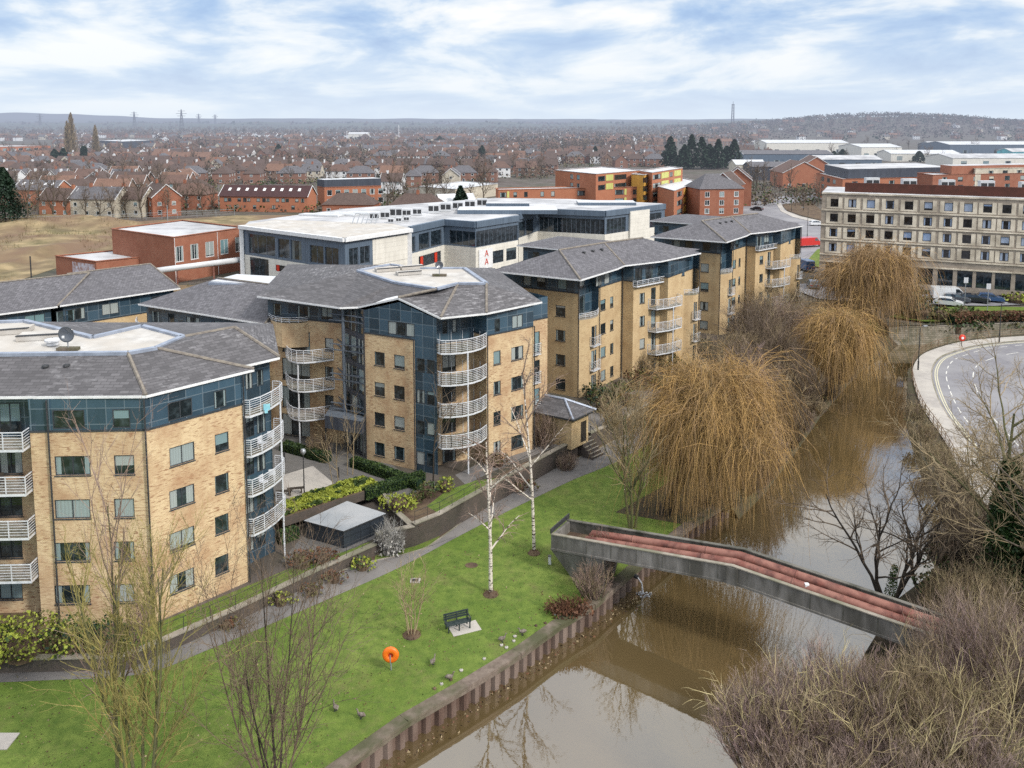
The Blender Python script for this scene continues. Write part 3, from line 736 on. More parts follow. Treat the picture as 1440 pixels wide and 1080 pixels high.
# steps through the wall
t = thing('garden_steps', 'flight of five dark steps through the riverside retaining wall', 'steps', (q0.x, q0.y, LAWN))
nn = V((dq.y, -dq.x, 0))
for k in range(6):
    m = MB(); m.obox(q0+dq*.1+nn*(1.7-0.30*k)-nn*0.0+V((0, 0, LAWN)), dq*1.8, -nn*0.30, V((0, 0, 0.25*(k+1)-.02)), DKBR)
    m.obox(q0+dq*.1+nn*(1.73-0.30*k)+V((0, 0, LAWN+0.25*(k+1)-.018)), dq*1.8, -nn*0.12, V((0, 0, 0.03)), COPE); m.build('step', t)
m = MB()
for s_ in (0.05, 1.95):
    m.bar(q0+dq*s_+nn*1.8+V((0, 0, LAWN+1.0)), q0+dq*s_+V((0, 0, 1.0)), 0.025, DARKM); m.bar(q0+dq*s_+nn*1.8+V((0, 0, LAWN)), q0+dq*s_+nn*1.8+V((0, 0, LAWN+1.0)), 0.025, DARKM); m.bar(q0+dq*s_+V((0, 0, 0)), q0+dq*s_+V((0, 0, 1.0)), 0.025, DARKM)
m.build('handrail', t)
# thin railings on the walls
def railing(name, pts, z, label, h=1.05, rails=3, mat=DARKM, cat='railing', sp=1.6, bars=False, r=0.018):
    t = thing(name, label, cat, (pts[0].x, pts[0].y, z)); b = MB()
    for i in range(len(pts)-1):
        a, c = pts[i]+V((0, 0, z)), pts[i+1]+V((0, 0, z)); L = (c-a).length; k = max(1, int(L/sp+.5))
        for j in range(k+1 if i == len(pts)-2 else k):
            q = a.lerp(c, j/k); p = MB(); p.bar(q, q+V((0, 0, h)), r*1.3, mat); p.build('post', t)
        for j in range(rails): b.bar(a+V((0, 0, h*(j+1)/rails)), c+V((0, 0, h*(j+1)/rails)), r*(1.2 if j == rails-1 else 0.8), mat)
        if bars:
            k = int(L/0.16)
            for j in range(k):
                q = a.lerp(c, j/max(k, 1)); b.bar(q+V((0, 0, .1)), q+V((0, 0, h)), 0.008, mat)
    b.build('rails', t); return t
railing('railing', [C_[2]+V((0, .25, 0)), C_[3]+V((0, .25, 0)), C_[4]+V((0, .25, 0)), C_[5]+V((0, .25, 0))], LT_Z+.1, 'thin dark railing on the low wall in front of the nearest apartment block', h=0.95, rails=2, r=0.012)
railing('railing', [C_[6]+V((0, .2, 0)), C_[7]+V((0, .2, 0)), C_[8]+V((0, .2, 0)), C_[9]+V((0, .2, 0))], 0.3, 'thin dark railing on the tall wall beneath the central block', h=0.9, rails=2, r=0.012)

# sheet piling
t = thing('sheet_piling', 'rust brown corrugated steel sheet piling holding the lawn edge above the river', 'river wall', (PIL[3][0], PIL[3][1], WAT))
m = MB(); cap = MB(); pl_ = [V((p[0], p[1], 0)) for p in PIL]
prof = [(0, 0.0), (0.30, 0.0), (0.42, 0.26), (0.76, 0.26), (0.88, 0.0)]
pts = []
for i in range(len(pl_)-1):
    a, b = pl_[i], pl_[i+1]; L = (b-a).length; k = max(1, round(L/0.88)); d = (b-a)/L; n = V((d.y, -d.x, 0)); sc = L/k/0.88
    for j in range(k):
        for (x, y) in prof[:-1]: pts.append(a+d*(j*0.88+x)*sc+n*y)
    cap.obox(a-n*0.32+V((0, 0, LAWN-.12)), b-a, n*0.75, V((0, 0, 0.16)), TIMB)
    cap.obox(a+n*0.30+V((0, 0, LAWN-.34)), b-a, n*0.12, V((0, 0, 0.20)), TIMB)
pts.append(pl_[-1])
for i in range(len(pts)-1):
    a, b = pts[i], pts[i+1]; m.face([(a.x, a.y, -3.3), (b.x, b.y, -3.3), (b.x, b.y, LAWN-.13), (a.x, a.y, LAWN-.13)], PILE)
m.build('steel_sheets', t); cap.build('timber_capping', t)

# pipe bridge: two lagged pipes in a concrete trough, humped in the middle
BL = P(775, 752, 1.4); BM = P(1030, 797, 2.7); dr = (BM-BL); 
# far end on the same line in plan
_dir = V((dr.x, dr.y, 0)).normalized()
def on_line(u, v):
    best = None
    for k in range(400):
        z = -1+k*0.012; p = P(u, v, z); dd = abs((p-BL).cross(_dir).z)
        if best is None or dd < best[0]: best = (dd, p)
    return best[1]
BR = on_line(1335, 903)
t = thing('pipe_bridge', 'humped concrete trough bridge carrying two rust red pipes over the river', 'bridge', (BL.x, BL.y, LAWN))
WB = 2.5; nb = V((-_dir.y, _dir.x, 0))
rb = V((BR.x, BR.y, BR.z))
ext = rb+(rb-BM).normalized()*3
segs = [(BL, BM), (BM, ext)]
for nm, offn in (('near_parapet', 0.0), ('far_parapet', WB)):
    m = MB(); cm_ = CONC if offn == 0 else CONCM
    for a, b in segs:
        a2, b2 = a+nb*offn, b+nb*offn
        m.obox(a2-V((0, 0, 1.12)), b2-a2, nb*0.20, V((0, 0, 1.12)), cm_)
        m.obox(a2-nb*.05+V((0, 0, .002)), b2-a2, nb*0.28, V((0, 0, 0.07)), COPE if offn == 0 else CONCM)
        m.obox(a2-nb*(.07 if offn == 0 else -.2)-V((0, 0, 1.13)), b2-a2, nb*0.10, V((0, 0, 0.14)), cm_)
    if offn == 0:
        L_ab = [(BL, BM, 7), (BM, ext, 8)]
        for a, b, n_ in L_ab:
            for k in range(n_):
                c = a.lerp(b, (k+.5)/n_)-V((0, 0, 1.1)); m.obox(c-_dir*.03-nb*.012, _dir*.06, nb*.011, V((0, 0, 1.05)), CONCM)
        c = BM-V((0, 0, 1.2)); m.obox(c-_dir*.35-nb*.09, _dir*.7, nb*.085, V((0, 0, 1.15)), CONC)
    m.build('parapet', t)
m = MB()
for a, b in segs: m.obox(a+nb*.285-V((0, 0, 1.05)), b-a, nb*(WB-.29), V((0, 0, 0.25)), SOIL)
m.build('deck', t)
m = MB()   # battered abutment on the lawn
g0 = LAWN-.05
def sect(s, lo): return [BL+_dir*s+nb*lo[0], BL+_dir*s+nb*lo[1]]
A0 = BL-V((0, 0, .3)); 
top = [A0, A0+nb*(WB+.28), A0+_dir*4.2+nb*(WB+.28), A0+_dir*4.2]
bot = [V((p.x, p.y, g0)) for p in (A0+_dir*1.5+nb*.3, A0+_dir*1.5+nb*(WB-.1), A0+_dir*4.0+nb*(WB-.1), A0+_dir*4.0+nb*.3)]
top = [p-V((0, 0, .85)) if i > 1 else p-V((0, 0, .85)) for i, p in enumerate(top)]
top[2].z = top[3].z = BL.z-1.06+4.2*dr.z/V((dr.x, dr.y, 0)).length-.03
for i in range(4):
    j = (i+1) % 4; m.face([bot[i], bot[j], top[j], top[i]][::-1], CONC)
m.face(top, CONC); m.build('abutment', t)
m = MB(); m.obox(BL-V((0, 0, 1.15))+nb*.28, _dir*.25, nb*(WB-.29), V((0, 0, 1.15)), CONC)
m.obox(BL-_dir*.05+nb*-.05+V((0, 0, .1)), _dir*.08, nb*(WB+.4), V((0, 0, 0.35)), DARKM); m.build('end_wall', t)
m = MB(); fr_ = BR+V((0, 0, -1.3))
m.prism([(BR.x-1.5, BR.y-2), (BR.x+4, BR.y-2.5), (BR.x+5, BR.y+4), (BR.x-.5, BR.y+3.6)], -3.3, BR.z-1.15, CONC); m.build('abutment', t)
for kk, o_ in enumerate((0.70, 1.74)):
    m = MB(); h = -0.10; sP = BL+_dir*2.6+nb*o_+V((0, 0, h+.05)); st1 = BL+_dir*2.2+nb*o_+V((0, 0, h-.6))
    mid = BM+nb*o_+V((0, 0, h)); e0 = BR+nb*o_+V((0, 0, h)); dd = (BR-BM).normalized()
    L_ = [st1, sP]
    for k in range(1, 14): L_.append(sP.lerp(mid, k/14))
    L_ += [mid]
    for k in range(1, 14): L_.append(mid.lerp(e0, k/14))
    L_ += [e0, e0+dd*.8-nb*.25-V((0, 0, .10)), e0+dd*1.4-nb*.7-V((0, 0, .45)), e0+dd*1.7-nb*1.0-V((0, 0, 1.0)), e0+dd*1.8-nb*1.1-V((0, 0, 1.8))]
    m.tube(L_, 0.315, 16, RUST); 
    for k in range(5, len(L_)-5, 7):
        d = (L_[k+1]-L_[k]).normalized(); m.tube([L_[k], L_[k]+d*.10], 0.335, 14, RUST)
    m.build('pipe', t, smooth=True)
m = MB(); q = BM.lerp(BR, .36)+nb*.6+V((0, 0, .02)); m.box(q.x-.12, q.x+.12, q.y-.12, q.y+.12, q.z-.1, q.z+.22, WHITE); m.build('valve_box', t)
# stone river wall on the far bank
t = retaining('stone_river_wall', [FARW[1], FARW[2], FARW[3], FARW[4]], 'weathered stone river wall below the planted bank in front of the hotel', h0=-3.3, top=-0.25, mat=RUBBLE, th=0.5)
# ------------------------------------------------------------------ riverside apartment blocks
ZT = 14.05
WZ = lambda k, h=1.25: (1.22+2.83*k-h/2, 1.22+2.83*k+h/2)
class Block:
    def __init__(s, label, loc, bm=BUFF, zb=0.0):
        s.zb = zb
        s.T = thing('apartment_block', label, 'apartment block', loc); s.b = MB(); s.c = MB(); s.bm = bm
    def face(s, p0, p1, cols=(), floors=(0, 1, 2, 3), top=(), brick=(0.0, 11.95), clad=(11.95, ZT), doors=(), doorf=(1, 2, 3), cm=None, h=1.25, topz=(12.1, 13.3), extra=()):
        """cols/top/doors: (px0,px1,panes) columns as seen in the survey photo"""
        hb = []; hc = []; W = []
        if brick and brick[0] == 0: brick = (s.zb, brick[1])
        if clad and clad[0] == 0: clad = (s.zb, clad[1])
        zm = 6.0
        for c in cols:
            for k in (c[3] if len(c) > 3 else floors):
                za, zb = WZ(k, h); u0, u1 = along(p0, p1, c[0], (za+zb)/2), along(p0, p1, c[1], (za+zb)/2)
                (hb if (brick and za < brick[1]) else hc).append((u0, u1, za, zb)); W.append((u0, u1, za, zb, c[2]))
        for c in top:
            u0, u1 = along(p0, p1, c[0], 12.7), along(p0, p1, c[1], 12.7)
            z = c[3] if len(c) > 3 else topz
            hc.append((u0, u1, *z)); W.append((u0, u1, *z, c[2]))
        for c in doors:
            for k in (c[3] if len(c) > 3 else doorf):
                za, zb = 0.12+2.83*k, 2.25+2.83*k; u0, u1 = along(p0, p1, c[0], (za+zb)/2), along(p0, p1, c[1], (za+zb)/2)
                (hb if (brick and za < brick[1]) else hc).append((u0, u1, za, zb)); W.append((u0, u1, za, zb, c[2]))
        for e in extra:
            (hb if (brick and e[2] < brick[1]) else hc).append(e[:4]); W.append(e)
        if brick: wall(s.b, p0, p1, brick[0], brick[1], s.bm, hb)
        if clad: wall(s.c, p0, p1, clad[0], clad[1], cm or TEAL, hc, depth=0.08)
        for w_ in W:
            window(s.T, p0, p1, w_[0], w_[1], w_[2], w_[3], panes=w_[4], depth=0.10 if (brick and w_[2] < brick[1]) else 0.05, sill=bool(brick and w_[2] < brick[1]))
        if brick and clad:
            a, t, n, L = frame_of(p0, p1); s.c.obox(a+V((0, 0, clad[0]-.06))-n*.02, t*L, n*0.07, V((0, 0, 0.12)), FRAME)
    def done(s):
        if s.b.f: s.b.build('brick_wall', s.T)
        if s.c.f: s.c.build('cladding', s.T)
def ridge_tiles(T, lines, mat=None, r=0.13):
    for a, b in lines:
        m = MB(); m.tube([V(a)+V((0, 0, .02)), V(b)+V((0, 0, .02))], r, 6, mat or RIDGE); m.build('ridge_tiles', T)
def vents(T, pts, n):
    for p in pts:
        m = MB(); m.lathe((p[0], p[1], p[2]), [(0.16, -0.1), (0.16, 0.12), (0.24, 0.12), (0.2, 0.22), (0.0, 0.24)], 8, DARKM); m.build('roof_vent', T)
def p3(u, v, z): return P(u, v, z)
def xy(p): return (p[0], p[1])
def aerial(name, loc, label, r=0.55):
    t = thing(name, label, 'satellite dish', loc); m = MB(); x, y, z = loc
    m.box(x-.7, x+.7, y-.25, y+.25, z, z+.18, TIMB); m.build('base_block', t)
    m = MB(); m.tube([(x, y, z+.18), (x, y, z+.75)], 0.04, 6, GALV); m.build('mast', t)
    m = MB(); m.lathe((x, y-.12, z+1.1), [(0.02, 0.18), (r*.5, .13), (r*.85, 0.05), (r, -0.04), (r*.97, -.06), (r*.8, 0.02), (0.02, .14)], 20, CARS, axis='y'); m.build('dish', t, smooth=True)
    m = MB(); m.tube([(x, y-.1, z+.62), (x, y-.55, z+1.0)], 0.025, 5, GALV); m.box(x-.06, x+.06, y-.62, y-.5, z+.95, z+1.1, WHITE); m.build('receiver_arm', t)

# ---- block A: nearest, on the left
a0 = P2(42, 607, 11.95); a1 = P2(206, 604.5, 11.95); a2 = P2(341, 568, 11.95)
A = Block('nearest buff brick apartment block with teal top floor at the left edge', (a1[0], a1[1], LT_Z), zb=LT_Z-.05)
t01 = frame_of(a0, a1)[1]; n01 = frame_of(a0, a1)[2]
am = off(a0, t01, 0, n01, -1.5); al = off(am, t01, -14)
A.face(a0, a1, cols=[(77, 127, 2), (160.5, 189, 1)], top=[(74, 119, 2), (158.5, 183, 1)])
A.face(a1, a2, cols=[(238.5, 273.5, 2), (302.5, 321.5, 1)], top=[(236, 270, 2), (301, 318, 1)])
A.face(am, a0, brick=(0, 11.95))
A.face(al, am, doors=[(-2, 31, 2)], doorf=(0, 1, 2, 3), top=[(-2, 29, 2, (11.3, 13.3))], brick=(0, 11.0), clad=(11.0, ZT))
_, t12, n12, _L = frame_of(a1, a2)
a2b = off(a2, t12, -0.15, n12, -1.9); a3 = P2(380, 541, 11.95)
A.face(a2, a2b); A.face(a2b, a3, doors=[(345, 357, 2), (361, 373, 2)], doorf=(0, 1, 2, 3), top=[(345, 355, 1), (361, 370, 1)], brick=None, clad=(0, ZT))
_, t23, n23, _L = frame_of(a2b, a3)
a4 = off(a3, t23, 0.0, n23, -7); a5 = (a4[0]-4, 70.0); a6 = (al[0], 70.0)
A.face(a3, a4); A.face(a4, a5); A.face(a5, a6); A.face(a6, al)
for k in range(4):
    z = 2.6+2.83*k
    q0_, q1_ = off(a0, t01, -0.05, n01, -1.45), off(al, t01, 3, n01, 0.02)
    balcony(A.T, [off(a0, t01, -0.08, n01, -1.4), off(a0, t01, -0.08, n01, 0.75), off(a0, t01, -6.0, n01, 0.75), off(a0, t01, -6.0, n01, -1.4)], z, nrail=6, h=1.08)
    # curved corner balcony on the right
    e0 = V((*a2, 0)); e3 = V((*a3, 0)); u = (e3-e0).normalized(); o_ = V((u.y, -u.x, 0)); L = (e3-e0).length
    pts = [xy(e0+u*0.05+o_*0.02)]+[xy(e0+u*(L*f)+o_*g) for f, g in ((0.03, .45), (0.22, .85), (0.5, 1.1), (0.78, 1.15), (0.95, 1.0), (1.03, .65), (1.04, 0.1))]
    pp = e0+u*(L*.86)+o_*1.0
    balcony(A.T, pts, z, nrail=7, h=1.1, post=(pp.x, pp.y) if k == 3 else None, zb=LT_Z)
for p, n in ((a1, n01), (a2, n12), (off(a0, t01, 1.2), n01)): gutter_pipe(A.T, off(p, n, .12), LT_Z, 14, n)
# roof
E = [P(-420, 560, 14.2), P(205, 556, 14.2), P(357, 519, 14.2)]
EW = [P(340, 514.5, 14.25), P(393, 502, 14.25)]
Tt = [P(-420, 503, 15.8), P(180, 497, 15.8), P(220, 490, 15.8), P(257, 474, 15.8), P(200, 459, 15.8), P(130, 475, 15.8), P(35, 452, 15.8), P(-420, 470, 15.8)]
AP = P(330, 460.5, 16.0)
rm = MB()
roof_faces(rm, [[E[0], E[1], Tt[1], Tt[0]], [E[1], E[2], Tt[2]], [E[1], Tt[2], Tt[1]], [Tt[2], EW[0], AP, Tt[3]], [EW[0], EW[1], AP], [Tt[2], E[2], EW[0]],
                [Tt[3], AP, V((-24, 70.5, 14.2)), V((-30, 70.5, 14.2))], [AP, EW[1], V((-20, 70, 14.2)), V((-24, 70.5, 14.2))], [Tt[3], V((-30, 70.5, 14.2)), Tt[4]], [Tt[5], Tt[4], V((-30, 70.5, 14.2)), V((-34, 70.5, 14.2))], [Tt[6], Tt[5], V((-34, 70.5, 14.2)), V((-45, 70.5, 14.2))], [Tt[7], Tt[6], V((-45, 70.5, 14.2)), V((-70, 70.5, 14.2))]], SLATE)
rf = rm.build('roof', A.T)
fm_ = MB(); fp = [V(p)-V((0, 0, .05)) for p in Tt]
cd = cdt_sheet('flat', [(p.x, p.y) for p in fp], [], 15.76, FLAT)
fr2 = cd.build('flat_roof', A.T)
lm_ = MB()
for i in range(len(Tt)-1): lm_.bar(Tt[i]+V((0, 0, .03)), Tt[i+1]+V((0, 0, .03)), 0.2, LEAD, r2=0.11)
lm_.build('lead_parapet', A.T)
for pz in ((P(60, 478, 15.78), 3.2), (P(15, 470, 15.78), 2.2)):
    m = MB(); q, L = pz; m.obox(q-V((L/2, .5, 0)), (L, .8, 0), (-.3, 1.4, 0), (0, 0, .35), FLAT); m.obox(q-V((L/2, .5, 0))+V((0, -.06, .36)), (L, .8, 0), (0, .25, 0), (0, 0, .06), DARKM); m.build('rooflight', A.T)
q = P(74, 485, 15.8); m = MB(); m.lathe(q, [(.38, 0), (.38, .25), (.5, .27), (.5, .4), (0.05, .5)], 12, FLATW); m.build('roof_cowl', A.T)
eave_trim(A.T, [E[0], E[1], E[2]]); eave_trim(A.T, [EW[0], EW[1]])
sof = MB()
for a_, b_ in ((E[0], E[1]), (E[1], E[2])):
    t_ = (b_-a_).normalized(); n_ = V((-t_.y, t_.x, 0)); sof.face([a_-V((0, 0, .17)), b_-V((0, 0, .17)), b_+n_*1.4-V((0, 0, .17)), a_+n_*1.4-V((0, 0, .17))][::-1], WHITE)
sof.build('soffit', A.T)
ridge_tiles(A.T, [(Tt[1], E[1]), (Tt[2], E[2]), (AP, EW[1]), (Tt[3], AP)])
vents(A.T, [P(64, 518, 15.2), P(94, 517, 15.2), P(201, 507, 15.3), P(267, 489, 15.3)], None)
A.done()
aerial('satellite_dish', tuple(P(96, 492, 15.8)), 'grey satellite dish on the flat roof of the nearest block')
# laundry on the top curved balcony
q = V((*a2, 0)).lerp(V((*a3, 0)), .25)+o_*.98+V((0, 0, 11.2))
m = MB(); m.obox(q, (.42, .14, 0), (.03, -.05, 0), (0, .0, .42), pmat('blue_towel_cloth', (0.22, 0.5, 0.6), (0.3, 0.6, 0.68), 3)); m.obox(q+V((.08, -.02, -.2)), (.2, .07, 0), (.03, -.07, 0), (0, 0, .21), MATS['blue_towel_cloth'])
tag(m.build('towel', origin=q), 'pale blue towel hanging over the topmost curved balcony of the nearest block', 'towel')

def balcony_chair(q, rz, label, mt=None):
    t = thing('balcony_chair', label, 'chair', tuple(q), rz=rz); ORG[t.name] = V((0, 0, 0)); mt = mt or RAILW
    m = MB(); m.box(-.24, .24, -.22, .22, .40, .44, mt); m.build('seat', t); m = MB(); m.box(-.24, .24, .20, .24, .44, .86, mt); m.build('backrest', t)
    for a in (-.21, .21):
        for b in (-.19, .19): m = MB(); m.box(a-.02, a+.02, b-.02, b+.02, 0, .40, mt); m.build('leg', t)
for k, fl_ in ((1, 'third'), (0, 'lowest'), (2, 'second')):
    for j in range(2): q = e0.lerp(e3, .35+.3*j)+o_*.6; balcony_chair(V((q.x, q.y, 2.6+2.83*k)), 1.2+j*2.4, '%s chair of the pair on the nearest block\'s %s curved balcony' % (['left', 'right'][j], {2: 'second highest', 1: 'third highest', 0: 'lowest'}[k]), None if k else BARKD)
for k in (3, 2): q = off(a0, t01, -2.2, n01, -.3); balcony_chair(V((q[0], q[1], 2.6+2.83*k)), .5, 'chair on the %s straight balcony at the left edge' % ('topmost' if k == 3 else 'second'), BARKD)
# ---- block B: centre
b0 = P2(377, 444.5, 11.95); b1 = P2(480, 454, 11.95); b2 = P2(512.7, 467.7, 11.95); b3 = P2(583, 477.5, 11.95)
_, tb, nb_, Lb = frame_of(b2, b3); b4 = off(b3, tb, along(b3, off(b3, tb, 3), 615, 6.0))
b5 = P2(684, 472, 11.95); b6 = P2(750, 458.6, 11.95)
B = Block('central buff brick block with a teal glazed gable corner and stacked white balconies', (b4[0], b4[1], 0))
_, tr, nr, Lr = frame_of(b5, b6)
GP = 15.15
B.face(b0, b1, cols=[(457, 469, 1, (1, 2, 3))], doors=[(397, 436, 3)], doorf=(0, 1, 2, 3), top=[(384, 396, 1), (418, 436, 2), (452, 468, 2)])
# stair tower: dark curtain wall
B.face(b1, b2, brick=None, clad=(0, ZT), cm=DKCL, extra=[(0.4+1.45*i, 1.6+1.45*i, 0.3+2.83*k, 2.7+2.83*k, 1) for i in range(3) for k in range(5)])
B.face(b2, b3, cols=[(526.5, 541, 1), (554, 569, 1)], top=[(546, 583, 3, (12.15, 13.35))])
B.face(b3, b4, cols=[(586, 597.5, 1, (3, 2, 1, 0)), (600.5, 611.5, 1, (3, 2, 1, 0))], brick=None, clad=(0, ZT))
m = MB()   # gable triangle above the cladding
_, tg, ng, Lg = frame_of(b2, b4); gm_ = V((*b2, 0)).lerp(V((*b4, 0)), .5)
m.face([(b2[0], b2[1], ZT), (b4[0], b4[1], ZT), (gm_.x, gm_.y, GP)], TEAL); m.build('gable_cladding', B.T)
inw = -nr
r1 = off(b4, tr, 0.4, nr, -1.9); r2 = off(b5, tr, -0.0, nr, -1.9)
B.face(b4, r1, brick=None, clad=(0, ZT)); B.face(r1, r2, doors=[(622, 641, 2)], doorf=(0, 1, 2, 3), top=[(622, 629, 1), (636, 642, 1)], brick=(0, 11.3), clad=(11.3, ZT)); B.face(r2, b5)
B.face(b5, b6, cols=[(694, 704, 1), (719, 736, 2)], top=[(695.5, 703, 1), (720, 735, 2)])
b7 = off(b6, tr, 0.0, nr, -1.8); b8 = off(b7, tr, 3.4)
B.face(b6, b7); B.face(b7, b8, doors=[(752, 759, 1)], doorf=(1, 2, 3), clad=(11.95, ZT))
b9 = off(b8, nr, -12, nr, 0) if False else off(b8, V((-nr.x, -nr.y, 0)), 13)
b10 = (-25.5, 98.0)
B.face(b8, b9); B.face(b9, b10)
B.face(b10, b0, extra=[(12.6, 13.0, 8.9, 11.0, 1)])
# curved brick bay with a railed terrace at the left part
_, t0_, n0_, L0 = frame_of(b0, b1)
def arc(p0, t, n, u0, u1, bulge, k=7):
    return [off(p0, t, u0+(u1-u0)*i/(k-1), n, bulge*math.sin(math.pi*i/(k-1))+0.02) for i in range(k)]
ar = arc(b0, t0_, n0_, 0.1, 4.6, 1.1); bay = MB(); bay.prism(ar, 9.3, 11.7, BUFF, COPE)
bay.build('terrace_bay', B.T)
rr = MB()
for i in range(len(ar)-1):
    for h_ in (.18, .36, .54): rr.bar((*ar[i], 11.7+h_), (*ar[i+1], 11.7+h_), 0.022, RAILW)
    rr.bar((*ar[i], 11.7), (*ar[i], 12.24), 0.025, RAILW)
rr.build('terrace_railing', B.T)
for k in range(1, 4):
    ub, ue = along(b0, b1, 405, 5), along(b0, b1, 468, 5)
    balcony(B.T, arc(b0, t0_, n0_, ub-.2, ue+.2, 2.1, 9), 2.6+2.83*(k-1)+0.1, post=off(b0, t0_, (ub+ue)/2, n0_, 1.95) if k == 3 else None, nrail=7, h=1.1)
for k in range(4):
    ed_ = (V((*b5, 0))-V((*b4, 0))); L = ed_.length; td = ed_/L; no = V((td.y, -td.x, 0))
    pts = [off(b4, td, L*f, no, g) for f, g in ((0.01, 0.03), (0.03, 0.55), (0.18, .95), (0.38, 1.2), (0.6, 1.15), (0.8, .8), (0.99, .1))]+[r2, r1]
    sl_ = MB(); z = 2.65+2.83*k
    o = balcony(B.T, pts[:7]+[r2, r1], z, nrail=0)
    rr = MB()
    for i in range(6):
        for j in range(1, 8): rr.bar((*pts[i], z+1.1*j/7), (*pts[i+1], z+1.1*j/7), 0.03 if j == 7 else .016, RAILW)
        mid_ = ((pts[i][0]+pts[i+1][0])/2, (pts[i][1]+pts[i+1][1])/2)
        rr.bar((*pts[i], z), (*pts[i], z+1.1), .024, RAILW); rr.bar((*mid_, z), (*mid_, z+1.1), .02, RAILW)
    rr.build('railing', o)
m = MB(); q = off(b4, td, L*.5, no, 1.12); m.tube([(*q, 0), (*q, 11)], 0.075, 8, RAILW); m.build('balcony_post', B.T)
# juliet balconies of the side recess
def juliet(T, p0, p1, u0, u1, z, d=0.35, mat=None):
    a, t, n, L = frame_of(p0, p1); P_ = [off(p0, t, u0, n, .02), off(p0, t, u0, n, d), off(p0, t, u1, n, d), off(p0, t, u1, n, .02)]
    m = MB(); m.prism(P_, z-.08, z, mat or RAILW); o = m.build('balcony', T); r = MB()
    for i in range(3):
        A_, B_ = V((*P_[i], z)), V((*P_[i+1], z)); Ls = (B_-A_).length
        for j in range(1, 7): r.bar(A_+V((0, 0, 1.05*j/6)), B_+V((0, 0, 1.05*j/6)), 0.02 if j == 6 else .013, RAILW)
        for j in range(max(1, int(Ls/.6))+1): q = A_.lerp(B_, j/max(1, int(Ls/.6))); r.bar(q, q+V((0, 0, 1.05)), .016, RAILW)
    r.build('railing', o)
for k in (1, 2, 3): juliet(B.T, b7, b8, .35, 2.3, 0.1+2.83*k)
# steel columns and lattice of the stair tower, entrance canopy
m = MB(); cx = V((*b1, 0))+V((0.6, -2.1, 0)); c2_ = cx+V((.9, -.6, 0))
m.tube([(cx.x, cx.y, 3.1), (cx.x, cx.y, 14)], .16, 8, GREYM if 'GREYM' in globals() else FRAMEG); m.build('steel_column', B.T)
for k in range(4):
    for dz in (0, .55):
        z = 5.2+2.83*k-1.0+dz
        m = MB()
        for q in (V((*b1, z))+V((-.4, -.1, 0)), V((*b2, z))+V((0, .2, 0))): m.bar((cx.x, cx.y, z), q, .05, FRAMEG)
        m.bar((cx.x-1.4, cx.y+.4, z), (cx.x+2.4, cx.y-1.0, z), .05, FRAMEG)
        m.build('steel_bracket', B.T)
m = MB(); e1 = off(b1, nb_, .2); can = [off(b1, V((-.9, .1, 0)), 1.2), off(b1, V((0, -1, 0)), 3.1, V((-1, 0, 0)), 1.1), off(b2, V((0, -1, 0)), 1.0, V((1, 0, 0)), -.2), off(b2, V((0, 1, 0)), .2, V((1, 0, 0)), -.1)]
m.prism(can, 2.75, 3.95, DKCL, FRAMEG); m.build('entrance_canopy', B.T)
m = MB()
for c in can[1:3]: m.tube([(c[0], c[1]+.3, 0), (c[0], c[1]+.3, 2.75)], .09, 8, DARKM)
m.build('canopy_posts', B.T)
# roof
Ez = 14.2
E0, E1, E2 = P(361.5, 416, Ez), P(478, 432, Ez), P(503.6, 431, Ez); PK = P(560, 418.5, 15.5); E3 = P(619.6, 446.4, Ez); E4 = P(684, 440, Ez); E5 = P(762, 424, Ez)
T = [P(*q, 16.0) for q in [(503.6, 381), (549, 372.5), (586, 377.6), (653, 377.6), (684, 399), (644, 399), (613.6, 406.7), (555, 397.5)]]
bk1, bk2 = V((-2, 97, 14.2)), V((-26.5, 99.5, 14.2))
rm = MB()
roof_faces(rm, [[E0, E1, T[0]], [E1, E2, T[7]], [E1, T[7], T[0]], [E2, PK, T[6], T[7]], [PK, E3, T[5], T[6]], [E3, E4, T[5]], [E4, T[4], T[5]], [E4, E5, T[4]], [E5, T[3], T[4]], [E5, bk1, T[3]], [T[3], bk1, T[2]], [T[2], bk1, bk2, T[1]], [T[1], bk2, E0], [T[1], E0, T[0]]], SLATE)
rm.build('roof', B.T)
cdt_sheet('f', [(p.x, p.y) for p in T], [], 15.97, FLAT).build('flat_roof', B.T)
lm_ = MB()
for i in range(len(T)): lm_.bar(T[i]+V((0, 0, .03)), T[(i+1) % len(T)]+V((0, 0, .03)), 0.2, LEAD, r2=.1)
lm_.build('lead_parapet', B.T)
for q in (P(530, 383, 16), P(565, 380, 16), P(560, 388, 16)):
    m = MB(); m.obox(q, (2.2, 1.0, 0), (-.4, 1.0, 0), (0, 0, .3), FLAT); m.obox(q+V((0, -.05, .31)), (2.2, 1.0, 0), (0, .2, 0), (0, 0, .06), DARKM); m.build('rooflight', B.T)
eave_trim(B.T, [E0, E1, E2, PK, E3, E4, E5])
m = MB()
for a_, b_ in ((E1, E2), (E2, PK), (PK, E3), (E3, E4), (E4, E5), (E0, E1)):
    m.face([a_-V((0, 0, .17)), b_-V((0, 0, .17)), b_+V((-.3, 1.6, -.17)), a_+V((-.3, 1.6, -.17))][::-1], WHITE)
m.build('soffit', B.T)
ridge_tiles(B.T, [(T[4], E4), (PK, T[6]), (T[5], E3)])
for p, n in ((b3, nb_), (b5, nr), (b2, nb_), (b6, nr)): gutter_pipe(B.T, off(p, n, .1), 0, 12, n)
B.done()
aerial('satellite_dish', tuple(P(618, 388, 16.0)), 'small dark dish on a flat plinth on the central block roof', r=.4)

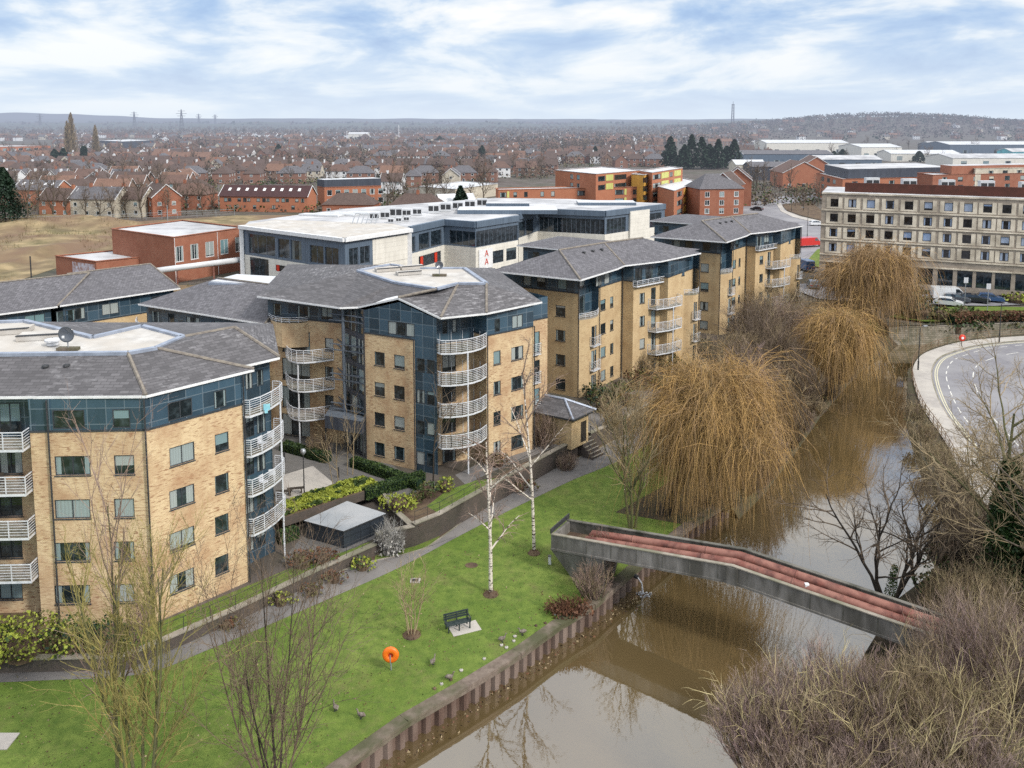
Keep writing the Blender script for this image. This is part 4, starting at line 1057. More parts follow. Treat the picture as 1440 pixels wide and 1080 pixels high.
# ---- blocks C and D: same design, D further up the river
ce1 = P(814.9, 412.8, 11.95); cs = P(751.7, 405.6, 11.95); c1 = xy(ce1)
_sd = (V((cs.x, cs.y, 0))-V((ce1.x, ce1.y, 0))).normalized(); c0 = off(c1, _sd, 10.2)
rv = P(858, 399.2, 11.95); _rd = (V((rv.x, rv.y, 0))-V((ce1.x, ce1.y, 0))).normalized()
c2 = off(c1, _rd, along(c1, off(c1, _rd, 20), 873.5, 8)); c3 = P2(891, 396, 11.95); c5 = P2(983, 378.5, 11.95)
C = Block('buff brick block with teal corner and white river balconies, behind the small hipped lodge', (c1[0], c1[1], 0), BUFFS)
C.face(c0, c1, cols=[(781.3, 795, 1)], top=[(736, 747, 1, (12.2, 13.5)), (755, 767, 1, (12.2, 13.5)), (784, 797, 1, (12.2, 13.5))])
ub = 4.3
def baywall(B_, p0, p1, u0, u1, bulge, terr=True, k=7):
    a, t, n, L = frame_of(p0, p1); pt_ = [off(p0, t, u0+(u1-u0)*i/(k-1), n, bulge*math.sin(math.pi*i/(k-1))) for i in range(k)]
    mid_i = (k-1)//2
    for i in range(k-1):
        h = []
        q0, q1 = pt_[i], pt_[i+1]; Ls = math.dist(q0, q1)
        if i in (2, 3):
            for kk in (0, 1, 2):
                za, zb = 0.12+2.83*kk, 2.3+2.83*kk
                lo, hi = (0.15, Ls) if i == 2 else (0, Ls-.15)
                wall_h = (lo if i == 2 else 0.0, hi if i == 3 else Ls, za, zb); h.append((max(lo, .03), min(hi, Ls-.03), za, zb))
        wall(B_.b, q0, q1, 0, 8.9, B_.bm, h)
        for hh in h: window(B_.T, q0, q1, *hh, panes=1, sill=False)
    m = MB(); m.prism(pt_+[off(p0, t, u1, n, -1.5), off(p0, t, u0, n, -1.5)], 8.9, 9.06, COPE); m.build('terrace_slab', B_.T)
    r = MB()
    for i in range(k-1):
        for hh in (.2, .4, .6): r.bar((*pt_[i], 9.06+hh), (*pt_[i+1], 9.06+hh), .02, RAILW)
        r.bar((*pt_[i], 9.06), (*pt_[i], 9.66), .022, RAILW)
    r.build('terrace_railing', B_.T)
    for kk in (1, 2):
        q0, q1 = pt_[2], pt_[4]; juliet(B_.T, q0, q1, -.1, math.dist(q0, q1)+.1, 0.1+2.83*kk, d=.5)
    # recessed teal storeys above
    p_, q_ = off(p0, t, u0, n, -.9), off(p0, t, u1, n, -.9)
    B_.face(p_, q_, brick=None, clad=(9.06, ZT), extra=[(0.3, 1.2, 9.2, 11.2, 1), (1.5, 2.6, 9.2, 11.2, 1), (.3, 1.2, 12.1, 13.4, 1), (1.5, 2.6, 12.1, 13.4, 1)])
    for e in ((off(p0, t, u0), p_), (q_, off(p0, t, u1))): B_.face(e[0], e[1], brick=None, clad=(9.06, ZT))
baywall(C, c1, c2, 0, ub, .75)
pA = off(c1, _rd, ub)
C.face(pA, c2, cols=[(844.5, 851.5, 1), (858, 862.5, 1)], top=[(838, 846, 2), (850, 857, 1)])
C.face(c2, c3)
_, tc, nc, Lc = frame_of(c3, c5)
ue = along(c3, c5, 961, 5)
pB = off(c3, tc, ue)
C.face(c3, pB, cols=[(899.5, 906.7, 1), (947.5, 953, 1)], doors=[(915.5, 922, 1), (927.6, 940, 2)], doorf=(0, 1, 2, 3), top=[(893, 903, 2, (11.6, 13.5)), (908, 918, 2, (11.6, 13.5)), (925, 940, 3)], brick=(0, 11.5), clad=(11.5, ZT))
baywall(C, c3, c5, ue, Lc, .75)
g0_ = along(c3, c5, 911, 6); g1_ = along(c3, c5, 943, 6)
for k in range(1, 4):
    pt_ = [off(c3, tc, g0_, nc, .02), off(c3, tc, g0_+.3, nc, 1.1), off(c3, tc, (g0_+g1_)/2, nc, 1.55), off(c3, tc, g1_+.3, nc, 1.5), off(c3, tc, g1_+.9, nc, .02)]
    balcony(C.T, pt_, 2.6+2.83*(k-1)+.1, nrail=7, post=off(c3, tc, (g0_+g1_)/2+.8, nc, 1.5) if k == 3 else None)
pt_ = [off(c3, tc, -.1, nc, .02), off(c3, tc, .1, nc, .5), off(c3, tc, 5.2, nc, .5), off(c3, tc, 5.3, nc, .02)]
balcony(C.T, pt_, 11.45, nrail=3, h=.6)
c6 = off(c5, nc, -11.5); c7 = off(c0, V((-_sd.y, _sd.x, 0)) if False else _rd, 24)
C.face(c5, c6); C.face(c6, c7); C.face(c7, c0)
for p, n in ((c1, frame_of(c0, c1)[2]), (pA, nc), (c2, nc), (off(c3, tc, Lc-.1), nc)): gutter_pipe(C.T, off(p, n, .1), 0, 13.9, n)
e = [P(690, 380.4, Ez), P(816.3, 393.3, Ez), P(868, 377.5, Ez), P(878, 373, Ez), P(929.6, 367, Ez), P(985.6, 355.4, Ez)]
rg = [P(786.2, 351.7, 16.3), P(849.3, 341.6, 16.3), P(904, 334.5, 16.3)]
perp = V((-_rd.y, _rd.x, 0))
eb = [rg[1]+perp*6+V((0, 0, -2.1)), e[5]+perp*13]
rm = MB()
roof_faces(rm, [[e[0], e[1], rg[0]], [e[1], e[2], rg[1], rg[0]], [e[2], e[3], rg[1]], [e[3], e[4], rg[2], rg[1]], [e[4], e[5], rg[2]], [e[5], eb[1], rg[2]], [rg[2], eb[1], eb[0]], [rg[1], rg[2], eb[0]], [rg[0], rg[1], eb[0], e[0]]], SLATE2)
rm.build('roof', C.T); eave_trim(C.T, e); ridge_tiles(C.T, [(rg[0], e[1]), (rg[0], rg[1]), (rg[1], rg[2]), (rg[1], e[3])])
m = MB()
for i in range(5): m.face([e[i]-V((0, 0, .17)), e[i+1]-V((0, 0, .17)), e[i+1]+perp*1.3-V((0, 0, .17)), e[i]+perp*1.3-V((0, 0, .17))][::-1], WHITE)
m.build('soffit', C.T)
vents(C.T, [rg[0].lerp(rg[1], f)+perp*-1.5-V((0, 0, .5)) for f in (.3, .5, .7)], None)
# rear wing
w0 = P(727, 344.5, Ez); w1 = P(815, 353.3, Ez); wd = (w1-w0).normalized(); wn = V((-wd.y, wd.x, 0)); WL = 22
W_ = [xy(w0+wd*.6+wn*.6), xy(w0+wd*WL+wn*.6), xy(w0+wd*WL+wn*10), xy(w0+wd*.6+wn*10)]
for i in range(4): C.face(W_[i], W_[(i+1) % 4], extra=[(1.5+3*j, 2.7+3*j, 12.2, 13.4, 1) for j in range(3)] if i == 0 else ())
wr = [w0+wd*4.5+wn*5.3+V((0, 0, .9)), w0+wd*(WL-2)+wn*5.3+V((0, 0, .9))]; wc = [w0, w0+wd*WL, w0+wd*WL+wn*10.6, w0+wn*10.6]
rm = MB(); roof_faces(rm, [[wc[0], wc[1], wr[1], wr[0]], [wc[2], wc[3], wr[0], wr[1]], [wc[3], wc[0], wr[0]], [wc[1], wc[2], wr[1]]], SLATE2); rm.build('roof', C.T)
eave_trim(C.T, wc[:2]+[wc[0], wc[3]])
C.done()
dE1 = P(1021.5, 340.2, Ez)
Dt = copy_tree(C.T); Dt.location = C.T.location+V((dE1.x-e[1].x, dE1.y-e[1].y, 0)); ORG[Dt.name] = Dt.location.copy()
Dt['label'] = 'farther twin of the buff riverside blocks, rising behind the golden willows near the main road'

# ---- low rear blocks E and F (behind A)
def rear_block(label, eA, eB, ridge0, ridge1, depth, ez, wins, rows=2, bays=(), endr=True):
    """eave from eA to eB as seen from the river, hipped roof"""
    t_ = (V((eB.x, eB.y, 0))-V((eA.x, eA.y, 0))).normalized(); n_ = V((t_.y, -t_.x, 0)); L = (eB-eA).length
    K = Block(label, (eA.x, eA.y, 0), BUFFS)
    q = [xy(eA+t_*.5-n_*.6), xy(eB-t_*.5-n_*.6), xy(eB-t_*.5-n_*(depth-.6)), xy(eA+t_*.5-n_*(depth-.6))]
    zt = ez-.12
    K.face(q[0], q[1], brick=(0, ez-2.4), clad=(ez-2.4, zt), extra=[(u0, u1, ez-1.95, ez-.7, p) for u0, u1, p in wins]+[(u0, u1, ez-4.9, ez-3.3, p) for u0, u1, p in wins])
    for i in (1, 2, 3): K.face(q[i], q[(i+1) % 4], brick=(0, ez-2.4), clad=(ez-2.4, zt))
    c_ = [eA, eB, eB-n_*depth, eA-n_*depth]; rise = 2.2
    R0, R1 = eA+t_*ridge0-n_*depth/2+V((0, 0, rise)), eA+t_*ridge1-n_*depth/2+V((0, 0, rise))
    rm = MB(); roof_faces(rm, [[c_[0], c_[1], R1, R0], [c_[2], c_[3], R0, R1], [c_[3], c_[0], R0], [c_[1], c_[2], R1]], SLATE2); rm.build('roof', K.T)
    eave_trim(K.T, c_[:3]); ridge_tiles(K.T, [(R0, R1), (R1, c_[1])], r=.1)
    for u0, u1 in bays:
        ar = arc(q[0], t_, n_, u0, u1, 1.6); m = MB(); m.prism(ar, 0, ez-2.5, BUFFS, COPE); m.build('terrace_bay', K.T)
        rr = MB()
        for i in range(len(ar)-1):
            for h_ in (.2, .4, .6, .8): rr.bar((*ar[i], ez-2.5+h_), (*ar[i+1], ez-2.5+h_), .022, RAILW)
            rr.bar((*ar[i], ez-2.5), (*ar[i], ez-1.7), .03, RAILW)
        rr.build('terrace_railing', K.T)
    K.done(); return K
ez = 11.5
eA, eB = P(-60, 449, ez), P(80.5, 430.5, ez); 
rear_block('long slate roofed rear block with teal top floor at the far left behind the dish', eA, eB, 3, 14, 12, ez, [(2, 4, 2), (5.5, 7.4, 2), (8.5, 10.3, 2)])
eA, eB = P(84, 429.5, ez+.05), P(253, 404.7, ez+.05)
rear_block('slate roofed rear block with two glazed teal stair strips, left of the terrace bays', eA, eB, 3, 12.5, 12.5, ez+.05, [(.8, 2.2, 1), (4, 5.8, 2), (9.6, 11.2, 2)])
eA, eB = P(194.5, 427, ez), P(372.5, 455, ez)
F_ = rear_block('low slate roofed block with curved brick terraces joined to the left of the central block', eA, eB, 5, 16.2, 13, ez, [(.8, 2.0, 2), (3.4, 4.4, 1), (6.2, 8.2, 2), (10.4, 11.3, 1), (13.6, 14.6, 1)], bays=((-1.6, 3.4), (3.9, 8.6), (13.5, 16.5)))
m = MB(); q = P(365, 397, ez+1.6); m.obox(q-V((5, 2, .4)), (8.5, -2.6, 0), (1.6, 4.6, 0), (0, 0, .8), LEAD); m.obox(q-V((4.8, 1.8, -.402)), (8.1, -2.4, 0), (1.5, 4.2, 0), (0, 0, .1), FLATW); m.build('flat_roof', F_.T)
# ---- little gate lodge
g = [P(712, 571, 3.0), P(806, 590.5, 3.0), P(838, 576, 3.0)]
gd = (V((g[1].x, g[1].y, 0))-V((g[0].x, g[0].y, 0))).normalized(); ge = (V((g[2].x, g[2].y, 0))-V((g[1].x, g[1].y, 0))).normalized()
LT = thing('gate_lodge', 'small buff brick lodge with hipped slate roof above the garden steps', 'lodge', (g[1].x, g[1].y, 0))
q = [xy(g[1]-gd*7.4+ge*.5), xy(g[1]-gd*.5+ge*.5), xy(g[1]-gd*.5+ge*(V(g[2]-g[1]).length-.5)), xy(g[1]-gd*7.4+ge*(V(g[2]-g[1]).length-.5))]
m = MB()
for i in range(4):
    Ls = math.dist(q[i], q[(i+1) % 4]); hs = [(Ls*.55, Ls*.55+.95, .02, 2.1)] if i == 1 else []
    wall(m, q[i], q[(i+1) % 4], -.2, 2.95, BUFFS, hs)
m.build('brick_wall', LT)
Ls = math.dist(q[1], q[2]); a, t_, n_, _ = frame_of(q[1], q[2]); m = MB(); m.obox(a+t_*(Ls*.55)-n_*.1, t_*.95, n_*.05, (0, 0, 2.1), BARKD); m.build('door', LT)
ww = (g[2]-g[1]).length; c_ = [g[1]-gd*8, g[1], g[2], g[2]-gd*8]; pk0, pk1 = g[1]-gd*5.8+ge*ww/2+V((0, 0, 1.15)), g[1]-gd*2.2+ge*ww/2+V((0, 0, 1.15))
rm = MB(); roof_faces(rm, [[c_[0], c_[1], pk1, pk0], [c_[1], c_[2], pk1], [c_[2], c_[3], pk0, pk1], [c_[3], c_[0], pk0]], SLATE); rm.build('roof', LT)
eave_trim(LT, c_[:3], mat=DARKM); ridge_tiles(LT, [(pk0, pk1), (pk1, c_[1]), (pk1, c_[2])], mat=LEAD)
# ---- flat shed in the courtyard
sh = [P(427, 732, .62), P(488, 704.5, .62), P(543, 722, .62), P(483, 747, .62)]
sb = [V((p.x, p.y, 0)) for p in sh]; cen = sum(sb, V((0, 0, 0)))/4
ST = thing('garden_store', 'charcoal flat roofed store with a pale grey lid in the terrace garden', 'store', (cen.x, cen.y, LT_Z))
m = MB(); m.prism([xy(cen+(p-cen)*.95) for p in sb], LT_Z, .50, panels('store_cladding', (0.03, 0.037, 0.047), (0.015, 0.018, 0.022), .9, 3, var=.1)); m.build('wall', ST)
m = MB(); m.prism([xy(p) for p in sb], .50, .62, DARKM, pmat('store_roof_felt', (0.30, 0.32, 0.34), (0.24, 0.26, 0.28), .8, big=(.3, (.36, .37, .38)))); m.build('roof', ST)
# ------------------------------------------------------------------ plants
def inpoly_(x, y, poly):
    c = False; j = len(poly)-1
    for i in range(len(poly)):
        if (poly[i][1] > y) != (poly[j][1] > y) and x < (poly[j][0]-poly[i][0])*(y-poly[i][1])/(poly[j][1]-poly[i][1])+poly[i][0]: c = not c
        j = i
    return c
def perp_of(d, r):
    a = V((r.uniform(-1, 1), r.uniform(-1, 1), r.uniform(-1, 1)))
    a = a-d*a.dot(d)
    return a.normalized() if a.length > 1e-3 else V((1, 0, 0))
def rib(mb, pts, w, mat, r, taper=0.3):
    """thin flat shoot"""
    k = len(pts); d = (pts[-1]-pts[0])
    if d.length < 1e-4: return
    s = perp_of(d.normalized(), r); base = len(mb.v); mi = mb._m(mat)
    for i, p in enumerate(pts):
        q = s*(w*(1-(1-taper)*i/(k-1)))*.5; mb.v.append((p.x-q.x, p.y-q.y, p.z-q.z)); mb.v.append((p.x+q.x, p.y+q.y, p.z+q.z))
    for i in range(k-1):
        a = base+2*i; mb.f.append((a, a+1, a+3, a+2)); mb.mi.append(mi)
MINW = [.02]
def grow(wood, twig, p, d, L, rad, lvl, cf, r, wm, tm):
    """recursive branching; cf: per level (children, len ratio, angle deg, wobble, tropism z, segments, start)"""
    n, ratio, ang, wob, trop, segs, st = cf[lvl]
    pts = [p]; dirs = [d]; q = p.copy(); dd = d.copy()
    for i in range(segs):
        dd = dd+perp_of(dd, r)*wob*r.uniform(.3, 1)+V((0, 0, trop)); dd.normalize(); q = q+dd*(L/segs); pts.append(q.copy()); dirs.append(dd.copy())
    last = lvl == len(cf)-1
    if rad > 0.022 and not (last and rad < .03):
        sides = 7 if rad > .12 else (5 if rad > .05 else 3)
        (wood if rad > .06 else twig).tube(pts, [max(.006, rad*(1-.72*i/segs)) for i in range(segs+1)], sides, wm if rad > .06 else tm, cap=False)
    else: rib(twig, pts, max(MINW[0], rad*2.0), tm, r)
    if last: return
    for k in range(n):
        t = st+(1-st)*(k+r.random()*.8)/n; t = min(t, .99)
        i = min(int(t*segs), segs-1); f = t*segs-i; b = pts[i].lerp(pts[i+1], f); bd = dirs[i+1]
        a = math.radians(ang*r.uniform(.6, 1.35)); nd_ = bd*math.cos(a)+perp_of(bd, r)*math.sin(a); nd_.normalize()
        grow(wood, twig, b, nd_, L*ratio*r.uniform(.65, 1.2)*(1.12-.45*t), rad*(.62-.25*t)*r.uniform(.8, 1.1), lvl+1, cf, r, wm, tm)
def bare_tree(name, label, cat, loc, h, cf, seed, wm=None, tm=None, stems=1, lean=.06, rad=.16, spread=.35, group=None, nmats=None, scale_first=1.0, extra=None):
    r = random.Random(seed); wm = wm or BARK; tm = tm or TWIG
    t = thing(name, label, cat, loc, group); w_, g_ = MB(), MB(); L0 = V(loc)
    for s in range(stems):
        a = 2*math.pi*s/stems+r.random(); k = (spread*r.uniform(.5, 1.1) if stems > 1 else lean)
        d = V((math.cos(a)*k, math.sin(a)*k, 1)).normalized(); p = L0+(V((math.cos(a), math.sin(a), 0))*.22*(stems > 1))+V((0, 0, -.15))
        grow(w_, g_, p, d, h*scale_first*r.uniform(.85, 1.05), rad*r.uniform(.75, 1.05), 0, cf, r, wm, tm)
    if extra: extra(w_, g_, r, L0)
    if w_.f: w_.build('trunk', t, smooth=True, uv=False)
    if g_.f: g_.build('crown', t, uv=False)
    return t
def leaf(mb, p, s, mat, r):
    a = V((r.uniform(-1, 1), r.uniform(-1, 1), r.uniform(-1, 1))).normalized(); b = perp_of(a, r)*s*r.uniform(.35, .6); a = a*s*.5
    mb.f.append(tuple(range(len(mb.v), len(mb.v)+4))); mb.mi.append(mb._m(mat))
    for q in (p-a, p+b, p+a, p-b): mb.v.append((q.x, q.y, q.z))
def blob_leaves(mb, c, rx, ry, rz, n, s, mat, r, mats2=None, shell=.55, lumps=.25, flat=True):
    c = V(c); ph = r.random()*9
    for i in range(n):
        d = V((r.gauss(0, 1), r.gauss(0, 1), r.gauss(0, 1))).normalized()
        if flat and d.z < -.2: d.z = abs(d.z)
        k = (shell+(1-shell)*r.random()**.5)*(1+lumps*noise.noise(d*2.2+V((ph, ph, 0)))*1.6)
        m_ = mat if not mats2 or noise.noise(d*3.0+V((ph, 0, ph))) < .12 else mats2
        leaf(mb, c+V((d.x*rx, d.y*ry, d.z*rz))*k, s*r.uniform(.7, 1.4), m_, r)
def bush(name, label, cat, loc, rx, ry, rz, mat, mat2=None, s=.16, n=None, seed=1, core=None, group=None, zc=.35, twigs=0, tm=None):
    r = random.Random(seed); L0 = V(loc)
    n = n or int(38*(rx*ry+rx*rz+ry*rz)*(.16/s)**2*2.6)
    m = MB()
    blob_leaves(m, L0+V((0, 0, rz*zc)), rx, ry, rz, n, s, mat, r, mat2)
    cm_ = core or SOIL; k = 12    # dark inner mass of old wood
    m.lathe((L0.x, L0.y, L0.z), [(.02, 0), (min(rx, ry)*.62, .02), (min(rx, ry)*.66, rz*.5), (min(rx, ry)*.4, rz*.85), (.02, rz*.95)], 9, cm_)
    for i in range(twigs):
        a = r.random()*6.28; q = L0+V((math.cos(a)*rx*.3, math.sin(a)*ry*.3, 0)); e = L0+V((math.cos(a)*rx*r.uniform(.5, 1.1), math.sin(a)*ry*r.uniform(.5, 1.1), rz*r.uniform(.8, 1.5)))
        rib(m, [q, q.lerp(e, .5)+perp_of(V((0, 0, 1)), r)*.1, e], .03, tm or TWIG, r)
    o = m.build(name, origin=loc, uv=False); return tag(o, label, cat, group)
def twig_bush(name, label, cat, loc, rx, ry, h, n, tm, seed, w=.022, leafm=None, nleaf=0, group=None, kids=7, wm=None):
    """dense leafless shrub: many stems that fork into fine shoots"""
    r = random.Random(seed); L0 = V(loc); st, tw = MB(), MB()
    base_tm = tm
    for i in range(n):
        tm = base_tm if r.random() < .62 or base_tm in (LEAFB, LEAFW) else r.choice([TWIGT, TWIGL, TWIG, TWIGT])
        a = r.random()*6.283; k = math.sqrt(r.random()); b = L0+V((math.cos(a)*rx*k*.55, math.sin(a)*ry*k*.55, 0))
        hh = h*(1-.38*k*k)*r.uniform(.75, 1.1)*(1+.25*noise.noise(V((math.cos(a)*k*1.7+seed, math.sin(a)*k*1.7, 0))))
        e = L0+V((math.cos(a)*rx*k, math.sin(a)*ry*k, hh)); mid = b.lerp(e, .5)+V((r.uniform(-.3, .3), r.uniform(-.3, .3), hh*.08))
        st.tube([b, mid, e], [.03, .02, .008], 3, wm or tm, cap=False)
        for j in range(kids):
            t = r.uniform(.25, 1); q = b.lerp(mid, t*2) if t < .5 else mid.lerp(e, t*2-1)
            d = ((e-b).normalized()+V((r.uniform(-1, 1), r.uniform(-1, 1), r.uniform(-.3, .9)))*.75).normalized(); l = h*.20*r.uniform(.5, 1.3)
            q2 = q+d*l*.5; d2 = (d+V((r.uniform(-1, 1), r.uniform(-1, 1), r.uniform(-.2, .8)))*.35).normalized(); q3 = q2+d2*l*.6
            rib(tw, [q, q2, q3], w, tm, r)
            for _ in range(2):
                d3 = (d2+V((r.uniform(-1, 1), r.uniform(-1, 1), r.uniform(-.4, .8)))*.8).normalized(); rib(tw, [q2, q2+d3*l*.5], w*.75, tm, r)
    for i in range(nleaf):
        a = r.random()*6.283; k = math.sqrt(r.random()); leaf(tw, L0+V((math.cos(a)*rx*k, math.sin(a)*ry*k, h*r.uniform(.05, .8)*(1-.4*k*k))), .2, leafm, r)
    t = thing(name, label, cat, loc, group); st.build('stems', t, uv=False); tw.build('crown', t, uv=False); return t
def willow(label, loc, h, R_, n, seed, sm, sm2, lean=(0, 0), fall=(3.5, 8.5), zmin=-2.7, limbs=13, top_tan=None, w=.035):
    r = random.Random(seed); L0 = V(loc); t = thing('weeping_willow', label, 'willow tree', loc); wd, st = MB(), MB()
    fork = L0+V((lean[0]*.35, lean[1]*.35, h*.28)); wd.tube([L0-V((0, 0, .3)), L0.lerp(fork, .5)+V((.15, 0, 0)), fork], [.62, .45, .42], 9, BARKD, cap=False)
    tips = []
    for i in range(limbs):
        a = 2*math.pi*(i+r.random()*.7)/limbs; k = r.uniform(.35, 1) if i % 3 else r.uniform(.1, .45)
        e = L0+V((lean[0], lean[1], 0))+V((math.cos(a)*R_*k, math.sin(a)*R_*k, h*(1.0-.42*k*k)*r.uniform(.9, 1.02)))
        m1 = fork.lerp(e, .4)+V((0, 0, h*.13)); m2 = fork.lerp(e, .75)+V((0, 0, h*.10))
        pl = [fork, fork.lerp(m1, .5)+perp_of(V((0, 0, 1)), r)*.25, m1, m2, e]; wd.tube(pl, [.26, .21, .16, .10, .05], 6, BARK, cap=False)
        for j in range(13):
            f = r.uniform(.3, 1)*3.99; ii = int(f); b = pl[ii+0].lerp(pl[ii+1], f-ii); d = V((r.uniform(-1, 1), r.uniform(-1, 1), r.uniform(.1, .9))).normalized(); l = R_*.33*r.uniform(.6, 1.2)
            b2 = b+d*l*.6; b3 = b2+(d+V((0, 0, -.5))).normalized()*l*.5; wd.tube([b, b2, b3], [.06, .04, .018], 4, top_tan or BARK, cap=False); tips += [(b2, d), (b3, d), (b2.lerp(b3, .5), d), (b.lerp(b2, .6), d)]
            for _ in range(15):
                q = b.lerp(b2, r.uniform(.2, 1)); d2 = (d+V((r.uniform(-1, 1), r.uniform(-1, 1), r.uniform(-.2, 1)))*.9).normalized(); l2 = l*r.uniform(.3, .7); q2 = q+d2*l2*.5; q3 = q2+(d2+V((r.uniform(-.5, .5), r.uniform(-.5, .5), -.2))).normalized()*l2*.6
                rib(st, [q, q2, q3], .04, top_tan or TWIGT, r, .4)
        tips += [(e, (e-fork).normalized())]*3
    cl_ = {}
    for i in range(n):
        ti = r.randrange(len(tips)); b, d = tips[ti]
        if ti not in cl_: cl_[ti] = (r.uniform(.25, 1.35) if r.random() > .2 else 0, V((r.uniform(-.5, .5), r.uniform(-.5, .5), r.uniform(-.15, .7))))
        ck, cv = cl_[ti]
        if ck == 0: continue
        ou = V((b.x-L0.x-lean[0], b.y-L0.y-lean[1], 0)); ou = ou.normalized() if ou.length > .3 else V((1, 0, 0))
        j_ = V((r.gauss(0, .45), r.gauss(0, .45), r.gauss(0, .3))); b = b+j_
        l = r.uniform(*fall)*(.45+.55*r.random())*ck; dv = (ou*r.uniform(-.2, .6)+cv*1.3+V((r.uniform(-.45, .45), r.uniform(-.45, .45), r.uniform(-.1, .3)))); pts = [b]; q = b.copy(); sg = 5
        for k in range(sg):
            dv = V((dv.x*.74+r.uniform(-.2, .2), dv.y*.74+r.uniform(-.2, .2), dv.z-.38)); q = q+dv.normalized()*l/sg
            if q.z < zmin: break
            pts.append(q.copy())
        if len(pts) > 1: rib(st, pts, w, sm if r.random() < .7 else sm2, r, .5)
    wd.build('trunk', t, smooth=True, uv=False); st.build('crown', t, uv=False); return t

# branching recipes (children, ratio, angle, wobble, tropism, segments, start)
CF_BIRCH = [(12, .34, 38, .05, .06, 8, .28), (7, .5, 32, .16, -.02, 5, .2), (6, .55, 35, .2, -.12, 4, .15), (4, .6, 30, .2, -.2, 3, .1)]
CF_UP = [(11, .50, 30, .07, .07, 7, .22), (7, .5, 30, .14, .10, 5, .2), (6, .5, 32, .2, .08, 4, .15), (4, .55, 34, .2, .05, 2, .1)]
CF_SPREAD = [(8, .72, 48, .09, .03, 6, .3), (7, .56, 42, .2, .05, 5, .22), (7, .52, 42, .25, .05, 4, .15), (6, .5, 40, .25, .03, 3, .1), (3, .5, 40, .2, 0, 2, .1)]
CF_SMALL = [(8, .5, 34, .1, .05, 5, .3), (6, .5, 34, .2, .03, 4, .2), (4, .5, 36, .2, 0, 3, .1)]

def at(u, v, z=LAWN): return tuple(P(u, v, z))
bare_tree('birch_tree', 'tall white stemmed birch on the open lawn, nearest the bench', 'birch tree', at(690, 834), 11.5, CF_BIRCH, 11, BIRCH, TWIGL, rad=.155, lean=.02)
def fork_stems(w_, g_, r, L0):
    for a in (.5, 2.3, 3.6, 5.2):
        z = r.uniform(3.4, 5.0); d = V((math.cos(a)*.55, math.sin(a)*.45, 1)).normalized(); grow(w_, g_, L0+V((0, 0, z)), d, 5.2, .075, 1, CF_BIRCH, r, BIRCH, TWIGL)
    for a, z in ((3.3, 3.0), (.2, 2.6), (3.0, 4.2)):
        d = V((math.cos(a), math.sin(a)*.3, .45)).normalized(); grow(w_, g_, L0+V((0, 0, z)), d, 2.4, .045, 2, CF_BIRCH, r, BIRCH, TWIGL)
bpy.data.objects.remove(bpy.data.objects['birch_tree']) if False else None
bare_tree('birch_tree', 'white birch with dark flecked trunk on the lawn beside the pipe bridge end', 'birch tree', at(751, 776), 13.6, CF_BIRCH, 23, BIRCH, TWIGL, rad=.14, lean=.015)
bare_tree('birch_sapling', 'small pale many stemmed sapling on the lawn behind the orange lifebuoy', 'young tree', at(579, 892), 4.3, CF_SMALL, 5, BIRCH, TWIGT, stems=6, rad=.05, spread=.22)
bare_tree('riverside_tree', 'slender group of grey green stems on the lawn left of the weeping willow', 'tree', at(889, 742), 10.5, CF_UP, 31, BARKG, TWIGT, stems=3, rad=.13, spread=.26)
bare_tree('riverside_tree', 'thin bare tree beside the path left of the willow cluster', 'tree', at(872, 660), 8.5, CF_SMALL, 33, BARKG, TWIGT, stems=3, rad=.08, spread=.28)
bare_tree('foreground_tree', 'bare many stemmed tree with yellow green bark at the bottom left', 'tree', tuple(P(205, 1135, LAWN)), 13.2, [(12, .40, 27, .06, .08, 8, .10), (8, .5, 30, .13, .10, 5, .15), (6, .5, 32, .2, .08, 4, .15), (4, .5, 34, .2, .05, 2, .1)], 42, BARKG, TWIGY, stems=5, rad=.11, spread=.24)
bare_tree('foreground_tree', 'reddish twigged leafless tree rising in front of the nearest block corner', 'tree', tuple(P(165, 1100, LAWN)), 14.5, CF_UP, 43, BARKG, TWIGL, stems=1, rad=.13, lean=.03)
bare_tree('foreground_tree', 'dark many stemmed bare tree on the lawn right of the yellow barked one', 'tree', tuple(P(388, 1125, LAWN)), 11.0, [(10, .5, 27, .07, .05, 7, .12), (7, .52, 32, .16, .06, 5, .15), (6, .5, 34, .2, .05, 4, .15), (3, .5, 34, .2, .05, 2, .1)], 44, BARKD, TWIG, stems=8, rad=.07, spread=.42)
bare_tree('courtyard_tree', 'slim bare tree in front of the stair tower of the central block', 'young tree', at(492, 668, 0), 6.0, CF_SMALL, 45, BARK, TWIGT, stems=2, rad=.06, spread=.15)
bare_tree('courtyard_tree', 'young leafless tree at the planter edge in the courtyard', 'young tree', at(473, 690, 0), 5.2, CF_SMALL, 46, BARKG, TWIGT, stems=2, rad=.05, spread=.15)
bare_tree('courtyard_tree', 'tall thin dark tree by the teal corner of the central block', 'young tree', at(609, 690, 0), 9.0, CF_SMALL, 47, BARKD, TWIG, rad=.09)
# willows
willow('golden weeping willow leaning over the river beyond the pipe bridge', at(932, 722), 12.0, 5.6, 24000, 51, WILLOW, WILLOW2, lean=(4.6, .2), top_tan=TWIGT, fall=(3.0, 11.0), limbs=20, w=.026)
willow('orange weeping willow hanging over the water in the middle of the left bank', tuple(P(1160, 550, -1.6)), 9.2, 4.6, 13000, 52, WILLOW, WILLOW2, lean=(1.6, -.5), top_tan=TWIGT, fall=(3.5, 9.5), w=.034)
willow('large tan weeping willow standing in front of the long hotel', tuple(P(1212, 470, -1.6)), 13.2, 6.8, 14000, 53, WILLOW2, WILLOW, lean=(.6, -1.5), fall=(4, 13), limbs=20, w=.038)
